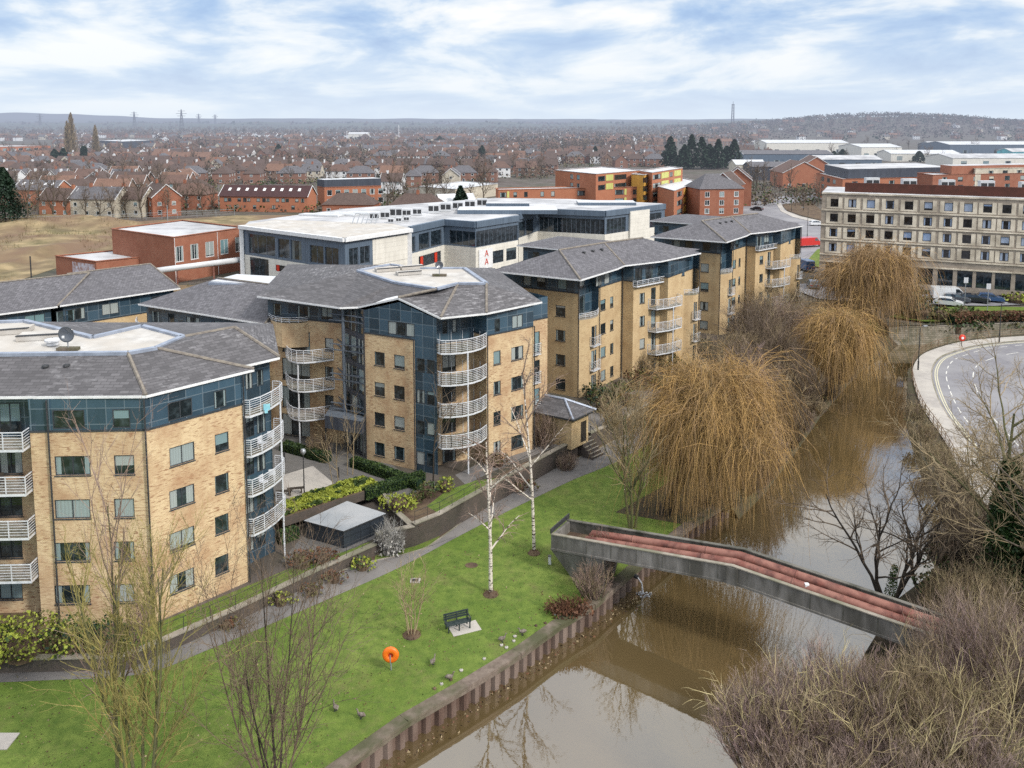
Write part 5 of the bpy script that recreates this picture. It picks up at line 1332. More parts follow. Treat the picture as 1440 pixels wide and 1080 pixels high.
# bank thicket between the willows
for i, (u, d, h, rx, sm_, lb) in enumerate([(1045, 91, 9.8, 4.2, TWIG, 'dense grey brown thicket tree behind the nearest willow'), (1092, 97, 9.4, 4.0, TWIG, 'dark brown leafless thicket between the two golden willows'), (1072, 107, 10.0, 4.0, FARTW, 'grey leafless tree behind the bank thicket'), (1112, 117, 9.6, 4.2, TWIGT, 'tan twigged tree on the bank below the farther river block'),
        (1078, 126, 8.6, 3.8, TWIGT, 'brown leafless tree close under the farther river block'), (1140, 128, 8.0, 3.8, TWIG, 'brown bushy tree left of the tan hotel willow')]):
    t = bare_tree('thicket_tree', lb, 'tree', tuple(D(u, d, LAWN)), h*.8, [(9, .62, 40, .1, .05, 5, .2), (7, .6, 40, .2, .05, 4, .15), (6, .55, 40, .25, .03, 3, .1), (5, .6, 40, .25, .0, 3, .1)], 60+i, BARK, sm_, stems=5, rad=.10, spread=.5)
for i, (u, d, rx, h, n, tm_, lb) in enumerate([(1010, 84, 3.4, 5.0, 190, TWIGT, 'tan leafless bush on the bank beside the path end'), (1120, 100, 3.0, 4.5, 160, TWIG, 'brown leafless bush low on the bank between the willows'), (1160, 122, 3.4, 4.5, 150, TWIG, 'dark leafless bush at the foot of the tan hotel willow')]):
    twig_bush('bank_bush', lb, 'bush', tuple(D(u, d, LAWN)), rx, rx, h, n, tm_, 70+i, w=.035)
for i, (u, v, rx, h, n, tm_, lb) in enumerate([(1068, 668, 2.6, 4.5, 230, TWIGP, 'brown leafless bush at the water edge right of the nearest willow'), (1092, 628, 3.0, 6.0, 260, TWIG, 'dark leafless bush at the water edge just past the nearest willow'), (1115, 590, 3.2, 6.5, 260, TWIG, 'dense dark bush midway between the first two willows'),
        (1050, 610, 3.4, 8.0, 300, TWIGP, 'tall grey brown bush behind the nearest willow crown'), (1085, 560, 3.6, 8.5, 320, TWIG, 'tall dark brown bush in the middle of the bank thicket'), (1130, 545, 3.2, 6.5, 260, TWIGP, 'grey brown bush left of the orange willow'), (1035, 560, 3.4, 7.5, 280, TWIGT, 'tan bush behind the path end'), (1060, 515, 4.0, 8.5, 300, TWIG, 'tall brown bush below the farther river block'),
        (1105, 505, 4.0, 8.0, 300, TWIGP, 'grey brown bush behind the orange willow'), (1140, 495, 4.0, 7.0, 260, TWIGT, 'tan bush left of the foot of the hotel willow')]):
    twig_bush('thicket_bush', lb, 'bush', tuple(P(u, v, LAWN)), rx, rx, h, n, tm_, 170+i, w=.032)
# right bank
CF_OVER = [(8, .62, 46, .30, .03, 8, .28), (7, .55, 44, .32, .06, 6, .2), (6, .52, 44, .34, .05, 4, .15), (5, .55, 40, .3, .03, 3, .1)]
def moss_foot(w_, g_, r, L0):
    for i in range(900): a = r.random()*6.283; z = r.uniform(0, 2.8); k = .42*r.random()**.5*(1.2-z*.25); leaf(g_, L0+V((math.cos(a)*k+.1*z, math.sin(a)*k, z)), .11, LEAFG, r)
bare_tree('riverside_tree', 'forked bare tree with mossy trunk rising just behind the far end of the pipe bridge', 'tree', tuple(P(1250, 850, -1.6)), 9.2, CF_OVER, 81, BARKD, TWIG, stems=4, rad=.17, spread=.55, extra=moss_foot)
bare_tree('riverside_tree', 'dark wiry bare tree standing right of the forked one over the water', 'tree', tuple(P(1308, 852, -1.4)), 7.6, CF_OVER, 82, BARKD, TWIG, stems=4, rad=.13, spread=.45)
def ivy_on(w_, g_, r, L0):
    for i in range(15000):
        z = r.uniform(0, 10.5); a = r.random()*6.283; k = (1.9-.14*z)*r.uniform(.35, 1.15)*(1+.5*noise.noise(V((math.cos(a), math.sin(a), z*.7)))); leaf(g_, L0+V((math.cos(a)*k, math.sin(a)*k, z)), .2, IVY, r)
bare_tree('ivy_clad_tree', 'large bare tree with an ivy wrapped trunk between river and curved road', 'tree', tuple(P(1408, 868, RB)), 13.5, [(10, .72, 48, .09, .03, 6, .3), (8, .56, 42, .2, .05, 5, .22), (8, .52, 42, .25, .05, 4, .15), (7, .5, 40, .25, .03, 3, .1), (3, .5, 40, .2, 0, 2, .1)], 83, BARKG, TWIGT, rad=.30, lean=.03, extra=ivy_on)
bare_tree('roadside_tree', 'leaning leafless tree at the right edge beside the ivy clad one', 'tree', tuple(P(1475, 900, RB)), 11.5, CF_SPREAD, 84, BARK, TWIGT, rad=.2, lean=-.1, stems=2, extra=ivy_on)
for i, (u, d, rx, h, n, tm_, lm_, nl, lb) in enumerate([
    (1120, 40, 3.6, 4.0, 520, TWIGP, None, 0, 'purple brown leafless shrub at the bottom edge over the river'),
    (1225, 41, 3.9, 4.6, 560, TWIGP, None, 0, 'broad purple brown shrub mass in front of the bridge end'),
    (1335, 40.5, 3.8, 4.8, 520, TWIGT, LEAFO, 300, 'olive tan shrub mass at the lower right'),
    (1425, 43, 3.8, 6.4, 500, TWIGP, LEAFO, 300, 'tall tangled shrub at the bottom right corner'),
    (1180, 36.5, 3.4, 3.4, 320, TWIGP, LEAFO, 200, 'low purple grey shrub nearest the camera at the bottom'),
    (1300, 36.5, 3.6, 3.6, 320, TWIGP, LEAFO, 200, 'purple grey shrub at the bottom edge right of the lowest one'),
    (1400, 37.5, 3.4, 4.2, 320, TWIGP, LEAFO, 200, 'brown shrub low in the bottom right corner'),
    (1412, 50, 3.2, 4.6, 420, TWIGT, IVY, 900, 'tangled ivy grown bush right of the bridge end'),
    (1470, 53, 3.4, 6.0, 360, TWIG, LEAFO, 500, 'brown bush at the right edge beside the ivy clad tree'),
    (1385, 58, 2.6, 3.6, 330, TWIG, IVY, 800, 'dark green bramble bush below the ivy clad trunk')]):
    twig_bush('riverside_shrub', lb, 'shrub', tuple(D(u, d, -1.4)), rx, rx*.9, h, n, tm_, 90+i, leafm=lm_, nleaf=nl, w=.024, kids=8)
for i, (u, v, rx, rz, lb) in enumerate([(1345, 832, 1.6, 1.5, 'glossy green laurel bush just beyond the pipe ends'), (1312, 836, 1.3, 1.2, 'smaller green bush at the foot of the dark wiry tree'), (1390, 920, 1.9, 1.8, 'dark green ivy bush beneath the brown twigs right of the bridge')]):
    bush('evergreen_bush', lb, 'bush', tuple(P(u, v, RB)), rx, rx, rz, LEAFG, IVY, s=.22, seed=110+i, twigs=20)
twig_bush('bank_bush', 'reddish leafless bush under the pipe bridge by the piling', 'bush', at(835, 838), 1.5, 1.3, 2.2, 110, TWIGL, 120, w=.02)
twig_bush('bank_bush', 'russet stems standing inside the left end of the bridge', 'bush', at(850, 815), 1.1, 1.0, 3.3, 70, TWIGL, 121, w=.02)
twig_bush('bank_bush', 'brown bramble trailing over the piling edge left of the bridge', 'bush', at(800, 862), 1.7, .9, 1.0, 120, LEAFB, 122, w=.03, leafm=LEAFB, nleaf=260)
# roadside verge plants hanging over the right river wall
for i, (u, v) in enumerate([(1288, 590), (1300, 622), (1318, 655), (1335, 690), (1352, 730), (1362, 770)]):
    twig_bush('verge_bramble', ['tan bramble on the right bank edge nearest the railing bend', 'second tan bramble from the bend on the right river wall', 'brown bramble midway along the right river wall', 'brown bramble below the curved pavement', 'brown bramble just above the wiry trees', 'olive bramble beside the laurel on the right bank'][i], 'bramble', tuple(P(u, v, RB)), 1.3, 1.8, 1.9+.2*i, 90, TWIGT if i < 3 else TWIG, 130+i, w=.03, leafm=LEAFO, nleaf=60)

# ------------------------------------------------------------------ terrace garden
def patch(name, px, z, mat):
    pts = [P2(*q, z) for q in px]; m = cdt_sheet(name, pts, [], z, mat); return tag(m.build(name), kind='structure')
PAVEG = brick('block_paving', (0.17, 0.16, 0.155), (0.135, 0.13, 0.125), (0.09, 0.085, 0.08), (0.12, 0.115, 0.10), w=.4, h=.2, msize=.02)
patch('courtyard_paving', [(340, 640), (398, 600), (480, 600), (560, 660), (640, 690), (600, 720), (560, 710), (545, 700), (533, 684), (470, 703), (398, 727), (385, 690)], .010, PAVEG)
patch('store_paving', [(395, 790), (425, 755), (500, 730), (545, 722), (550, 745), (500, 770), (440, 790)], LT_Z+.012, PAVEG)
patch('courtyard_slabs', [(398, 668), (440, 655), (470, 680), (425, 700), (398, 700)], .016, PAVE)
patch('grass_strip', [(120, 912), (213, 880), (345, 825), (430, 790), (478, 772), (522, 762), (440, 804), (330, 857), (180, 922)], LT_Z+.010, GRASS)
patch('garden_soil', [(-60, 930), (-60, 860), (40, 860), (210, 880), (120, 912), (176, 924)], LT_Z+.008, SOIL)
patch('garden_bed', [(575, 738), (555, 716), (590, 690), (650, 690), (760, 640), (800, 620), (805, 624), (700, 678), (618, 724), (590, 740)], .014, SOIL)
patch('garden_lawn', [(600, 712), (628, 690), (668, 676), (700, 672), (640, 708), (618, 722)], .018, GRASS)
patch('service_path', [(640, 668), (800, 590), (960, 520), (1000, 510), (900, 574), (812, 616), (690, 664), (655, 682)], .009, ASPH)
def hedge(label, pts, z0, h, w_, mat, mat2=None, s=.12, seed=1, name='hedge', dens=240):
    r = random.Random(seed); m = MB(); line = [V((*P2(*q, z0), z0)) for q in pts]
    for i in range(len(line)-1):
        a, b = line[i], line[i+1]; t_ = (b-a).normalized(); n_ = V((t_.y, -t_.x, 0)); L = (b-a).length
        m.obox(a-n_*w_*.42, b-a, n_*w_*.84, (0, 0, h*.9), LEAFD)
        for k in range(int(dens*L*(w_+2*h))):
            u = r.random()*L; f = r.random()*(w_+2*h); wob = .10*noise.noise((a+t_*u)*.9)
            if f < w_: q = a+t_*u+n_*(f-w_/2)+V((0, 0, h+wob+r.uniform(-.04, .05)))
            else:
                sgn = 1 if f < w_+h else -1; q = a+t_*u+n_*sgn*(w_/2+wob)+V((0, 0, r.random()*h))
            leaf(m, q, s*r.uniform(.7, 1.3), mat if r.random() < .75 else (mat2 or mat), r)
    o = m.build(name, origin=line[0], uv=False); return tag(o, label, 'hedge')
hedge('low dark clipped hedge along the brick face of the central block', [(496, 655), (535, 668), (590, 688)], 0, .8, .8, LEAFG, LEAFD, seed=1)
hedge('low dark hedge below the curved balconies of the central block', [(398, 632), (430, 641), (462, 650)], 0, .8, .9, LEAFG, LEAFD, seed=2)
hedge('narrow green hedge on the near side of the paved path behind the store', [(512, 702), (548, 690), (596, 677)], 0, .9, .8, LEAFG, LEAFD, seed=3)
hedge('small dark hedge beside the store under the curved balconies', [(392, 765), (418, 755)], LT_Z, .9, .7, LEAFG, LEAFD, seed=4)
# raised planter
pp_ = [P(398, 728, .75), P(536, 683, .75), P(508, 669, .75), P(392, 706, .75)]
PT = thing('raised_planter', 'long dark brick planter filled with yellow green ground cover in the courtyard', 'planter', (pp_[0].x, pp_[0].y, 0)); m = MB(); m.prism([xy(p) for p in pp_], 0, .75, DKBR, SOIL); m.build('brick_wall', PT)
m = MB(); r = random.Random(9)
for i in range(6500):
    a, b = r.random(), r.random(); q = pp_[0].lerp(pp_[1], a).lerp(pp_[3].lerp(pp_[2], a), .06+.88*b); nz = noise.noise(q*.8); q.z += .05+.28*(nz+.5)*r.random()
    leaf(m, q, .2, LEAFY if noise.noise(q*1.3+V((5, 5, 5))) > -.15 else LEAFG, r)
tag(m.build('ground_cover', PT, uv=False))
for i, (u, v, z, rx, ry, rz, m1, m2, lb) in enumerate([
    (561, 716, 0, 1.6, 1.1, 1.0, LEAFY, LEAFY, 'bright yellow green clipped bush on the corner above the retaining wall'),
    (510, 800, LAWN, .9, .7, .7, LEAFY, LEAFG, 'small bright green bush at the foot of the wall beside the path'),
    (626, 690, 0, .8, .8, .9, LEAFY, LEAFG, 'little lime bush below the stacked white balconies'),
    (601, 697, 0, 1.0, .9, .9, LEAFG, LEAFO, 'dark green bush in the bed left of the white balcony post'),
    (582, 706, 0, .9, .8, .6, LEAFO, LEAFG, 'low olive bush behind the clipped yellow one'),
    (35, 922, LT_Z, 3.6, 1.6, 1.9, LEAFY, LEAFO, 'large yellow green shrub against the nearest block at the left edge'),
    (-12, 930, LT_Z, 2.4, 1.5, 1.8, LEAFY, LEAFG, 'yellow green shrub cut off by the left edge of the photo'),
    (150, 915, LT_Z, 2.0, 1.2, 1.5, LEAFD, LEAFG, 'dark evergreen shrub below the lowest corner window of the nearest block'),
    (100, 915, LT_Z, 1.8, 1.2, 1.6, LEAFG, LEAFD, 'mid green shrub between the yellow and the dark one'),
    (440, 835, LAWN, .9, .6, .6, LEAFO, LEAFB, 'low olive plant between path and low wall'),
    (395, 850, LAWN, 1.1, .6, .7, LEAFO, LEAFY, 'yellowish low plant on the strip beside the path'),
    (470, 818, LAWN, 1.0, .6, .6, LEAFB, LEAFO, 'russet low plant near the small bright bush'),
    (320, 882, LAWN, 1.2, .6, .5, LEAFB, LEAFO, 'brown low plant on the strip left of the yellowish one'),
    (60, 938, LAWN, 1.8, .5, .6, LEAFO, LEAFY, 'low mixed plants along the left part of the path'),
    (455, 790, LT_Z, 1.3, .8, .8, LEAFB, LEAFB, 'russet shrub between the store and the grass strip'),
    (425, 796, LT_Z, 1.2, .9, .9, LEAFB, LEAFO, 'brown shrub under the lowest curved balcony'),
    (640, 728, LAWN, .9, .6, .7, LEAFB, LEAFB, 'reddish plant at the bottom of the tall retaining wall'),
    (730, 690, LAWN, 1.8, .7, .9, LEAFB, LEAFO, 'long russet plant mass along the tall retaining wall'),
    (770, 612, 0, 1.2, 1.0, 1.5, LEAFD, LEAFG, 'dark green bush in front of the gate lodge'),
    (700, 655, 0, 1.3, .8, .9, LEAFB, LEAFO, 'brown shrub below the right hand windows of the central block'),
    (850, 578, 0, 1.8, 1.5, 1.8, LEAFD, LEAFO, 'dark spiky evergreen beside the gate lodge'),
    (868, 562, 0, 1.6, 1.4, 1.6, LEAFO, LEAFG, 'olive bush right of the spiky evergreen'),
    (838, 562, 0, 1.5, 1.3, 1.5, LEAFG, LEAFD, 'green bush close to the corner of the second river block'),
    (900, 546, 0, 2.0, 1.6, 1.7, LEAFO, LEAFB, 'olive brown bush under the three white river balconies'),
    (940, 520, 0, 2.0, 1.6, 1.6, LEAFO, LEAFG, 'mixed bush near the glazed bay end of the second river block'),
    (985, 500, 0, 2.4, 2.0, 1.7, LEAFD, LEAFO, 'dark bush between the two river blocks'),
    (885, 570, 0, 1.5, 1.0, 1.0, LEAFB, LEAFO, 'russet bush along the long wall past the lodge'),
    (930, 545, 0, 1.5, 1.2, 1.1, LEAFG, LEAFO, 'green bush on the wall top before the path bends')]):
    bush('garden_bush', lb, 'bush', tuple(P(u, v, z)), rx, ry, rz, m1, m2, seed=150+i, s=.17 if v > 640 else .22, twigs=14, tm=TWIGT)
twig_bush('silver_shrub', 'pale silvery twigged shrub against the stepped corner of the retaining wall', 'shrub', at(548, 778), 1.15, .9, 2.4, 120, LEAFW, 200, w=.022, leafm=LEAFW, nleaf=420)
for i, (u, v, z, rx, h, tm_, lb) in enumerate([(655, 640, 0, 1.4, 2.6, TWIGL, 'reddish bare shrub left of the right hand windows'), (765, 628, 0, 1.6, 3.2, TWIGL, 'pinkish bare shrub left of the gate lodge'), (795, 660, LAWN, 1.2, 1.6, TWIGL, 'low bare shrub at the bottom of the garden steps'), (860, 600, 0, 1.4, 2.4, TWIGT, 'tan bare shrub right of the garden steps'),
        (905, 530, 0, 1.8, 3.0, TWIGT, 'tan leafless shrub before the three white river balconies'), (830, 548, 0, 1.5, 2.8, TWIGL, 'reddish leafless shrub at the corner drainpipe of the second river block'), (965, 505, 0, 1.8, 3.0, TWIGT, 'tan bush at the far end of the second river block'), (448, 640, 0, 1.3, 1.8, TWIG, 'dark bare shrub beside the entrance canopy')]):
    twig_bush('bare_shrub', lb, 'shrub', tuple(P(u, v, z)), rx, rx*.8, h, 90, tm_, 210+i, w=.022)

# ------------------------------------------------------------------ lawn furniture
q = P(642, 882, LAWN)
BT = thing('park_bench', 'dark green slatted bench on a concrete slab in the lawn', 'bench', (q.x, q.y, LAWN+.03)); bd = V((1, .42, 0)).normalized(); bn = V((bd.y, -bd.x, 0)); o = q+V((0, 0, .03))
for nm, rows in (('seat', [(.0, .44), (.13, .44), (.26, .44), (.39, .445)]), ('backrest', [(-.10, .58), (-.13, .72), (-.16, .86)])):
    m = MB()
    for y, z in rows:
        if nm == 'seat': m.obox(o-bd*.85+bn*y+V((0, 0, z)), bd*1.7, bn*.105, (0, 0, .04), BENCHM)
        else: m.obox(o-bd*.85+bn*y+V((0, 0, z)), bd*1.7, bn*.035, (0, 0, .115), BENCHM)
    m.build(nm, BT)
for s_ in (-.72, 0.0, .72):
    m = MB(); m.obox(o+bd*s_+bn*-.12, bd*.07, bn*.07, (0, 0, .98) if s_ else (0, 0, .9), BENCHM); m.obox(o+bd*s_+bn*.42, bd*.07, bn*.07, (0, 0, .43), BENCHM); m.obox(o+bd*s_+bn*-.12+V((0, 0, .36)), bd*.06, bn*.6, (0, 0, .07), BENCHM); m.build('leg', BT)
for s_ in (-.86, .79):
    m = MB(); m.obox(o+bd*s_+bn*-.1+V((0, 0, .64)), bd*.07, bn*.56, (0, 0, .05), BENCHM); m.obox(o+bd*s_+bn*.40+V((0, 0, .4)), bd*.06, bn*.06, (0, 0, .25), BENCHM); m.build('armrest', BT)
m = MB(); m.obox(q-bd*.5-bn*.25+V((0, 0, -.05)), bd*1.9, bn*1.15, (0, 0, .075), PAVE); tag(m.build('concrete_slab', origin=q), 'rectangular concrete slab under the dark green bench', 'slab')
q = P(550, 942, LAWN); LT_ = thing('lifebuoy_station', 'round orange lifebuoy housing on a steel post in the lawn', 'lifebuoy', (q.x, q.y, LAWN))
m = MB(); m.tube([q, q+V((0, 0, 1.15))], .05, 8, GALV); m.build('post', LT_)
m = MB(); c = q+V((0, -.06, 1.02)); m.lathe(c, [(.02, .09), (.16, .09), (.20, .02), (.40, .02), (.47, .06), (.50, 0), (.48, -.10), (.40, -.15), (.20, -.15), (.15, -.11), (.15, -.02), (.02, -.02)], 28, ORANGE, axis='y'); m.build('ring_housing', LT_, smooth=True)
m = MB(); m.lathe(c+V((0, -.02, 0)), [(.02, -.03), (.12, -.03), (.13, 0)], 20, REDP, axis='y'); m.obox(c+V((-.03, -.17, -.5)), (.06, 0, 0), (0, .03, 0), (0, 0, .55), GALV); m.build('centre_plate', LT_)
q = P(584, 817, LAWN); m = MB(); m.box(q.x-.35, q.x+.35, q.y-.3, q.y+.3, LAWN, LAWN+.06, PAVE); m.box(q.x-.22, q.x+.22, q.y-.18, q.y+.18, LAWN+.06, LAWN+.075, DARKM); tag(m.build('drain_cover', origin=q), 'square pale drain cover in the lawn behind the sapling', 'drain cover')
q = P(663, 795, LAWN); m = MB(); m.prism([(q.x+.5*math.cos(a), q.y+.4*math.sin(a)) for a in [k*.785 for k in range(8)]], LAWN, LAWN+.02, SOIL); tag(m.build('bare_patch', origin=q), 'small round bare earth patch in the lawn left of the white birch', 'earth patch')
q = P(773, 793, LAWN); m = MB(); m.prism([(q.x-.1, q.y-.1), (q.x+.1, q.y-.1), (q.x+.1, q.y+.1), (q.x-.1, q.y+.1)], LAWN, LAWN+.6, WHITE); m.box(q.x-.12, q.x+.12, q.y-.12, q.y+.12, LAWN+.6, LAWN+.66, CONC); tag(m.build('marker_post', origin=q), 'short white marker post beside the bridge abutment', 'post')
q = P(-5, 1043, LAWN); m = MB(); m.box(q.x-.6, q.x+.9, q.y-.6, q.y+.6, LAWN, LAWN+.05, PAVE); tag(m.build('concrete_slab', origin=q), 'pale concrete slab in the lawn at the left edge', 'slab')
# earth rings at the birch feet
for (u, v, r_), lb in zip(((690, 836, .5), (751, 778, .45), (579, 893, .55)), ('dark earth ring around the foot of the nearest white birch', 'dark earth ring around the farther birch trunk', 'dark earth ring around the pale sapling')):
    q = P(u, v, LAWN); m = MB(); rr_ = random.Random(u); m.lathe(q, [(r_*1.1, -.01), (r_, .06), (.15, .16), (.02, .17)], 11, SOIL)
    for i in range(90): a = rr_.random()*6.28; k = r_*rr_.random()*1.2; rib(m, [q+V((math.cos(a)*k, math.sin(a)*k, .05)), q+V((math.cos(a)*k*1.2, math.sin(a)*k*1.2, rr_.uniform(.15, .4)))], .03, LEAFB, rr_)
    tag(m.build('earth_mound', origin=q, uv=False), lb, 'earth ring')
def goose(q, ang, label, white=False):
    t = thing('goose', label, 'goose', tuple(q), 'geese on the riverside lawn', rz=ang); t.scale = (.8, .8, .8); m = MB(); q = V((0, 0, 0)); ORG[t.name] = q
    pr = [(-.36, .30, .01), (-.30, .32, .06), (-.18, .32, .13), (0, .31, .165), (.14, .33, .14), (.22, .38, .09), (.26, .46, .055), (.28, .56, .042), (.31, .63, .05), (.36, .645, .045), (.40, .63, .02), (.45, .62, .012)]
    m.tube([V((x, 0, z)) for x, z, _r in pr], [r_ for *_x, r_ in pr], 8, FEATW if white else FEATH); m.build('body', t, smooth=True)
    for s_ in (-1, 1):
        m = MB(); m.tube([V((-.30, s_*.04, .36)), V((-.1, s_*.14, .36)), V((.12, s_*.12, .36))], [.02, .07, .03], 6, FEATH); m.build('wing', t, smooth=True)
        m = MB(); m.tube([V((0, s_*.06, .2)), V((0, s_*.06, .02))], .015, 5, DARKM); m.box(-.02, .09, s_*.06-.04, s_*.06+.04, 0, .015, DARKM); m.build('leg', t)
for i, (u, v, a, wh, lb) in enumerate([(609, 935, 1.2, 0, 'goose standing alone on the grass between bench and piling'), (706, 903, .4, 0, 'goose near the piling edge right of the bench'), (508, 1011, 2.8, 0, 'goose on the lawn near the bottom of the photo'), (632, 957, .2, 0, 'goose by the piling, nearer of two'), (735, 893, 3.4, 0, 'goose on the bank top below the bare patch of brambles'), (472, 1000, 2.2, 0, 'dark goose beside the many stemmed dark tree')]):
    goose(P(u, v, LAWN), a, lb, wh)
# street lamps of the courtyard
def globe_lamp(q, label, h=3.6):
    t = thing('street_lamp', label, 'lamp', tuple(q)); m = MB(); m.tube([q, q+V((0, 0, h))], [.06, .035], 8, DARKM); m.build('post', t)
    m = MB(); m.lathe(q+V((0, 0, h)), [(.05, 0), (.10, .05), (.22, .18), (.24, .32), (.17, .47), (.02, .52)], 12, GALV); m.build('globe', t, smooth=True)
globe_lamp(P(428, 698, 0), 'globe lamp on a dark post in the courtyard beside the planter')
for i, (u, v) in enumerate([(400, 650), (476, 672)]):
    q = P(u, v, 0); m = MB(); m.tube([q, q+V((0, 0, .95))], .08, 8, DARKM); tag(m.build('bollard', origin=q), ['dark bollard by the hedge below the curved balconies', 'dark bollard near the entrance canopy'][i], 'bollard')
for i, (u, v) in enumerate([(398, 700), (414, 696)]):
    q = P(u, v, 0); t = thing('picnic_bench', ['left dark wooden bench on the courtyard slabs', 'right dark wooden bench next to the globe lamp'][i], 'bench', tuple(q)); m = MB(); m.obox(q+V((-.6, 0, .42)), (1.3, .3, 0), (-.08, .35, 0), (0, 0, .06), BARKD); m.build('seat', t)
    for s_ in (.08, .82): m = MB(); m.obox(q+V((-.6, 0, 0))+V((1.3, .3, 0))*s_, (.1, .02, 0), (-.06, .3, 0), (0, 0, .42), BARKD); m.build('leg', t)
# litter and stones along the piling
r = random.Random(3)
for i in range(12):
    f = r.uniform(0, 1); a, b = P(560, 1012, LAWN), P(800, 862, LAWN); q = a.lerp(b, f)+V((-.35-.5*r.random(), .3*r.random(), .03)); m = MB(); m.lathe(q, [(.11, -.03), (.10*r.uniform(.7, 1.3), .05), (.03, .09)], 6, PAVE if i % 3 else SOIL)
    tag(m.build('stone', origin=q), 'small pale stone lying in the grass along the piling cap', 'stone', 'stones along the piling cap')
# outfall splash by the bridge foot
q = P(897, 812, -1.9); m = MB(); m.tube([q+V((-.9, .9, .1)), q], .16, 10, DARKM); tag(m.build('outfall_pipe', origin=q), 'short outfall pipe through the piling below the bridge', 'pipe')
m = MB(); r = random.Random(4)
m.tube([q, q+V((.25, -.25, -.3)), q+V((.35, -.35, WAT-q.z))], [.05, .05, .08], 6, FLATW)
for i in range(70): a = r.random()*6.28; k = r.random()**.5*.6; leaf(m, V((q.x+.4+math.cos(a)*k, q.y-.4+math.sin(a)*k*.6, WAT+.01+.1*r.random()*(1-k))), .12, FLATW, r)
tag(m.build('outfall_splash', origin=q, uv=False), 'white splash of water falling from the outfall into the river', 'splash')
# curved railing, lamps and lifebuoy on the road side
rl = [p for p in smooth(RAIL, 3)]
railing('river_railing', rl, RB+.16, 'long curved rusty railing along the pavement above the river bend', h=1.05, rails=3, mat=pmat('rusty_rail_paint', (0.20, 0.13, 0.08), (0.12, 0.08, 0.05), 3), sp=2.0, r=.022)
def street_lamp(q, h, label, ang=0.0, arm=.9):
    t = thing('street_lamp', label, 'lamp', tuple(q)); m = MB(); m.tube([q, q+V((0, 0, 1.2)), q+V((0, 0, 1.21)), q+V((0, 0, h))], [.10, .10, .065, .045], 8, DARKM); m.build('post', t)
    m = MB(); d = V((math.cos(ang), math.sin(ang), 0)); m.tube([q+V((0, 0, h-.1)), q+V((0, 0, h+.1))+d*arm*.5, q+V((0, 0, h+.12))+d*arm], .03, 6, DARKM); m.build('arm', t)
    m = MB(); m.obox(q+V((0, 0, h+.05))+d*arm-V((d.y, -d.x, 0))*.12, d*.55, V((d.y, -d.x, 0))*.24, (0, 0, .12), GALV); m.build('lamp_head', t)
street_lamp(P(1291, 520, RB+.16), 5.6, 'dark lamp post on the pavement at the railing bend', .3, .5)
street_lamp(P(1405, 481, RB+.16), 5.6, 'dark lamp post on the pavement farther along the bend', .3, .5)
q = P(1352, 486.5, RB+.16); t = thing('lifebuoy_station', 'red and white lifebuoy housing fixed at the curved railing', 'lifebuoy', tuple(q)); m = MB(); m.tube([q, q+V((0, 0, 1.0))], .04, 6, DARKM); m.build('post', t)
m = MB(); m.lathe(q+V((0, -.1, 1.2)), [(.02, .05), (.45, .05), (.5, 0), (.45, -.1), (.2, -.12)], 18, REDP, axis='y'); m.build('ring_housing', t, smooth=True); m = MB(); m.lathe(q+V((0, -.1, 1.2)), [(.20, -.12), (.18, -.14), (.02, -.14)], 14, WHITE, axis='y'); m.build('centre_plate', t)

bare_tree('roadside_tree', 'bare many branched tree between the ivy clad trunk and the curved pavement', 'tree', tuple(P(1392, 800, RB)), 8.5, CF_SPREAD, 85, BARKG, TWIGT, rad=.14, lean=.06, stems=3)
CF_ST = [(7, .55, 38, .14, .04, 5, .2), (6, .55, 38, .24, .04, 4, .15), (5, .55, 40, .3, .02, 3, .1)]
for i, (u, v, h_, tm_) in enumerate([(1085, 1085, 4.4, TWIGS), (1160, 1130, 4.6, TWIGT), (1215, 1090, 4.8, TWIGS), (1290, 1120, 5.0, TWIGS), (1345, 1060, 5.2, TWIGT), (1400, 1110, 5.4, TWIGS), (1436, 1010, 6.0, TWIGT), (1130, 1040, 3.6, TWIGP), (1395, 940, 5.0, TWIGS), (1440, 890, 6.0, TWIGT)]):
    bare_tree('straw_stemmed_shrub', ['straw coloured shrub reaching over the river at the bottom, leftmost of its kind', 'tan branched shrub on the bottom edge beside the leftmost straw one', 'straw coloured shrub second along the bottom edge', 'straw coloured shrub in the middle of the bottom right scrub', 'tan branched shrub behind the middle straw one', 'straw coloured shrub near the bottom right corner', 'tan branched shrub at the right edge above the corner', 'purple branched shrub at the river side of the scrub', 'straw coloured shrub right of the bridge end', 'tan branched shrub at the right edge beyond the bridge end'][i], 'shrub', tuple(P(u, v, -1.4)), h_*1.12, CF_ST, 340+i, tm_, tm_, stems=7, rad=.065, spread=.75)
bare_tree('roadside_tree', 'wide leafless tree growing up in front of the empty road surface', 'tree', tuple(P(1440, 790, RB)), 9.5, CF_SPREAD, 86, BARK, TWIGT, rad=.18, lean=.05)
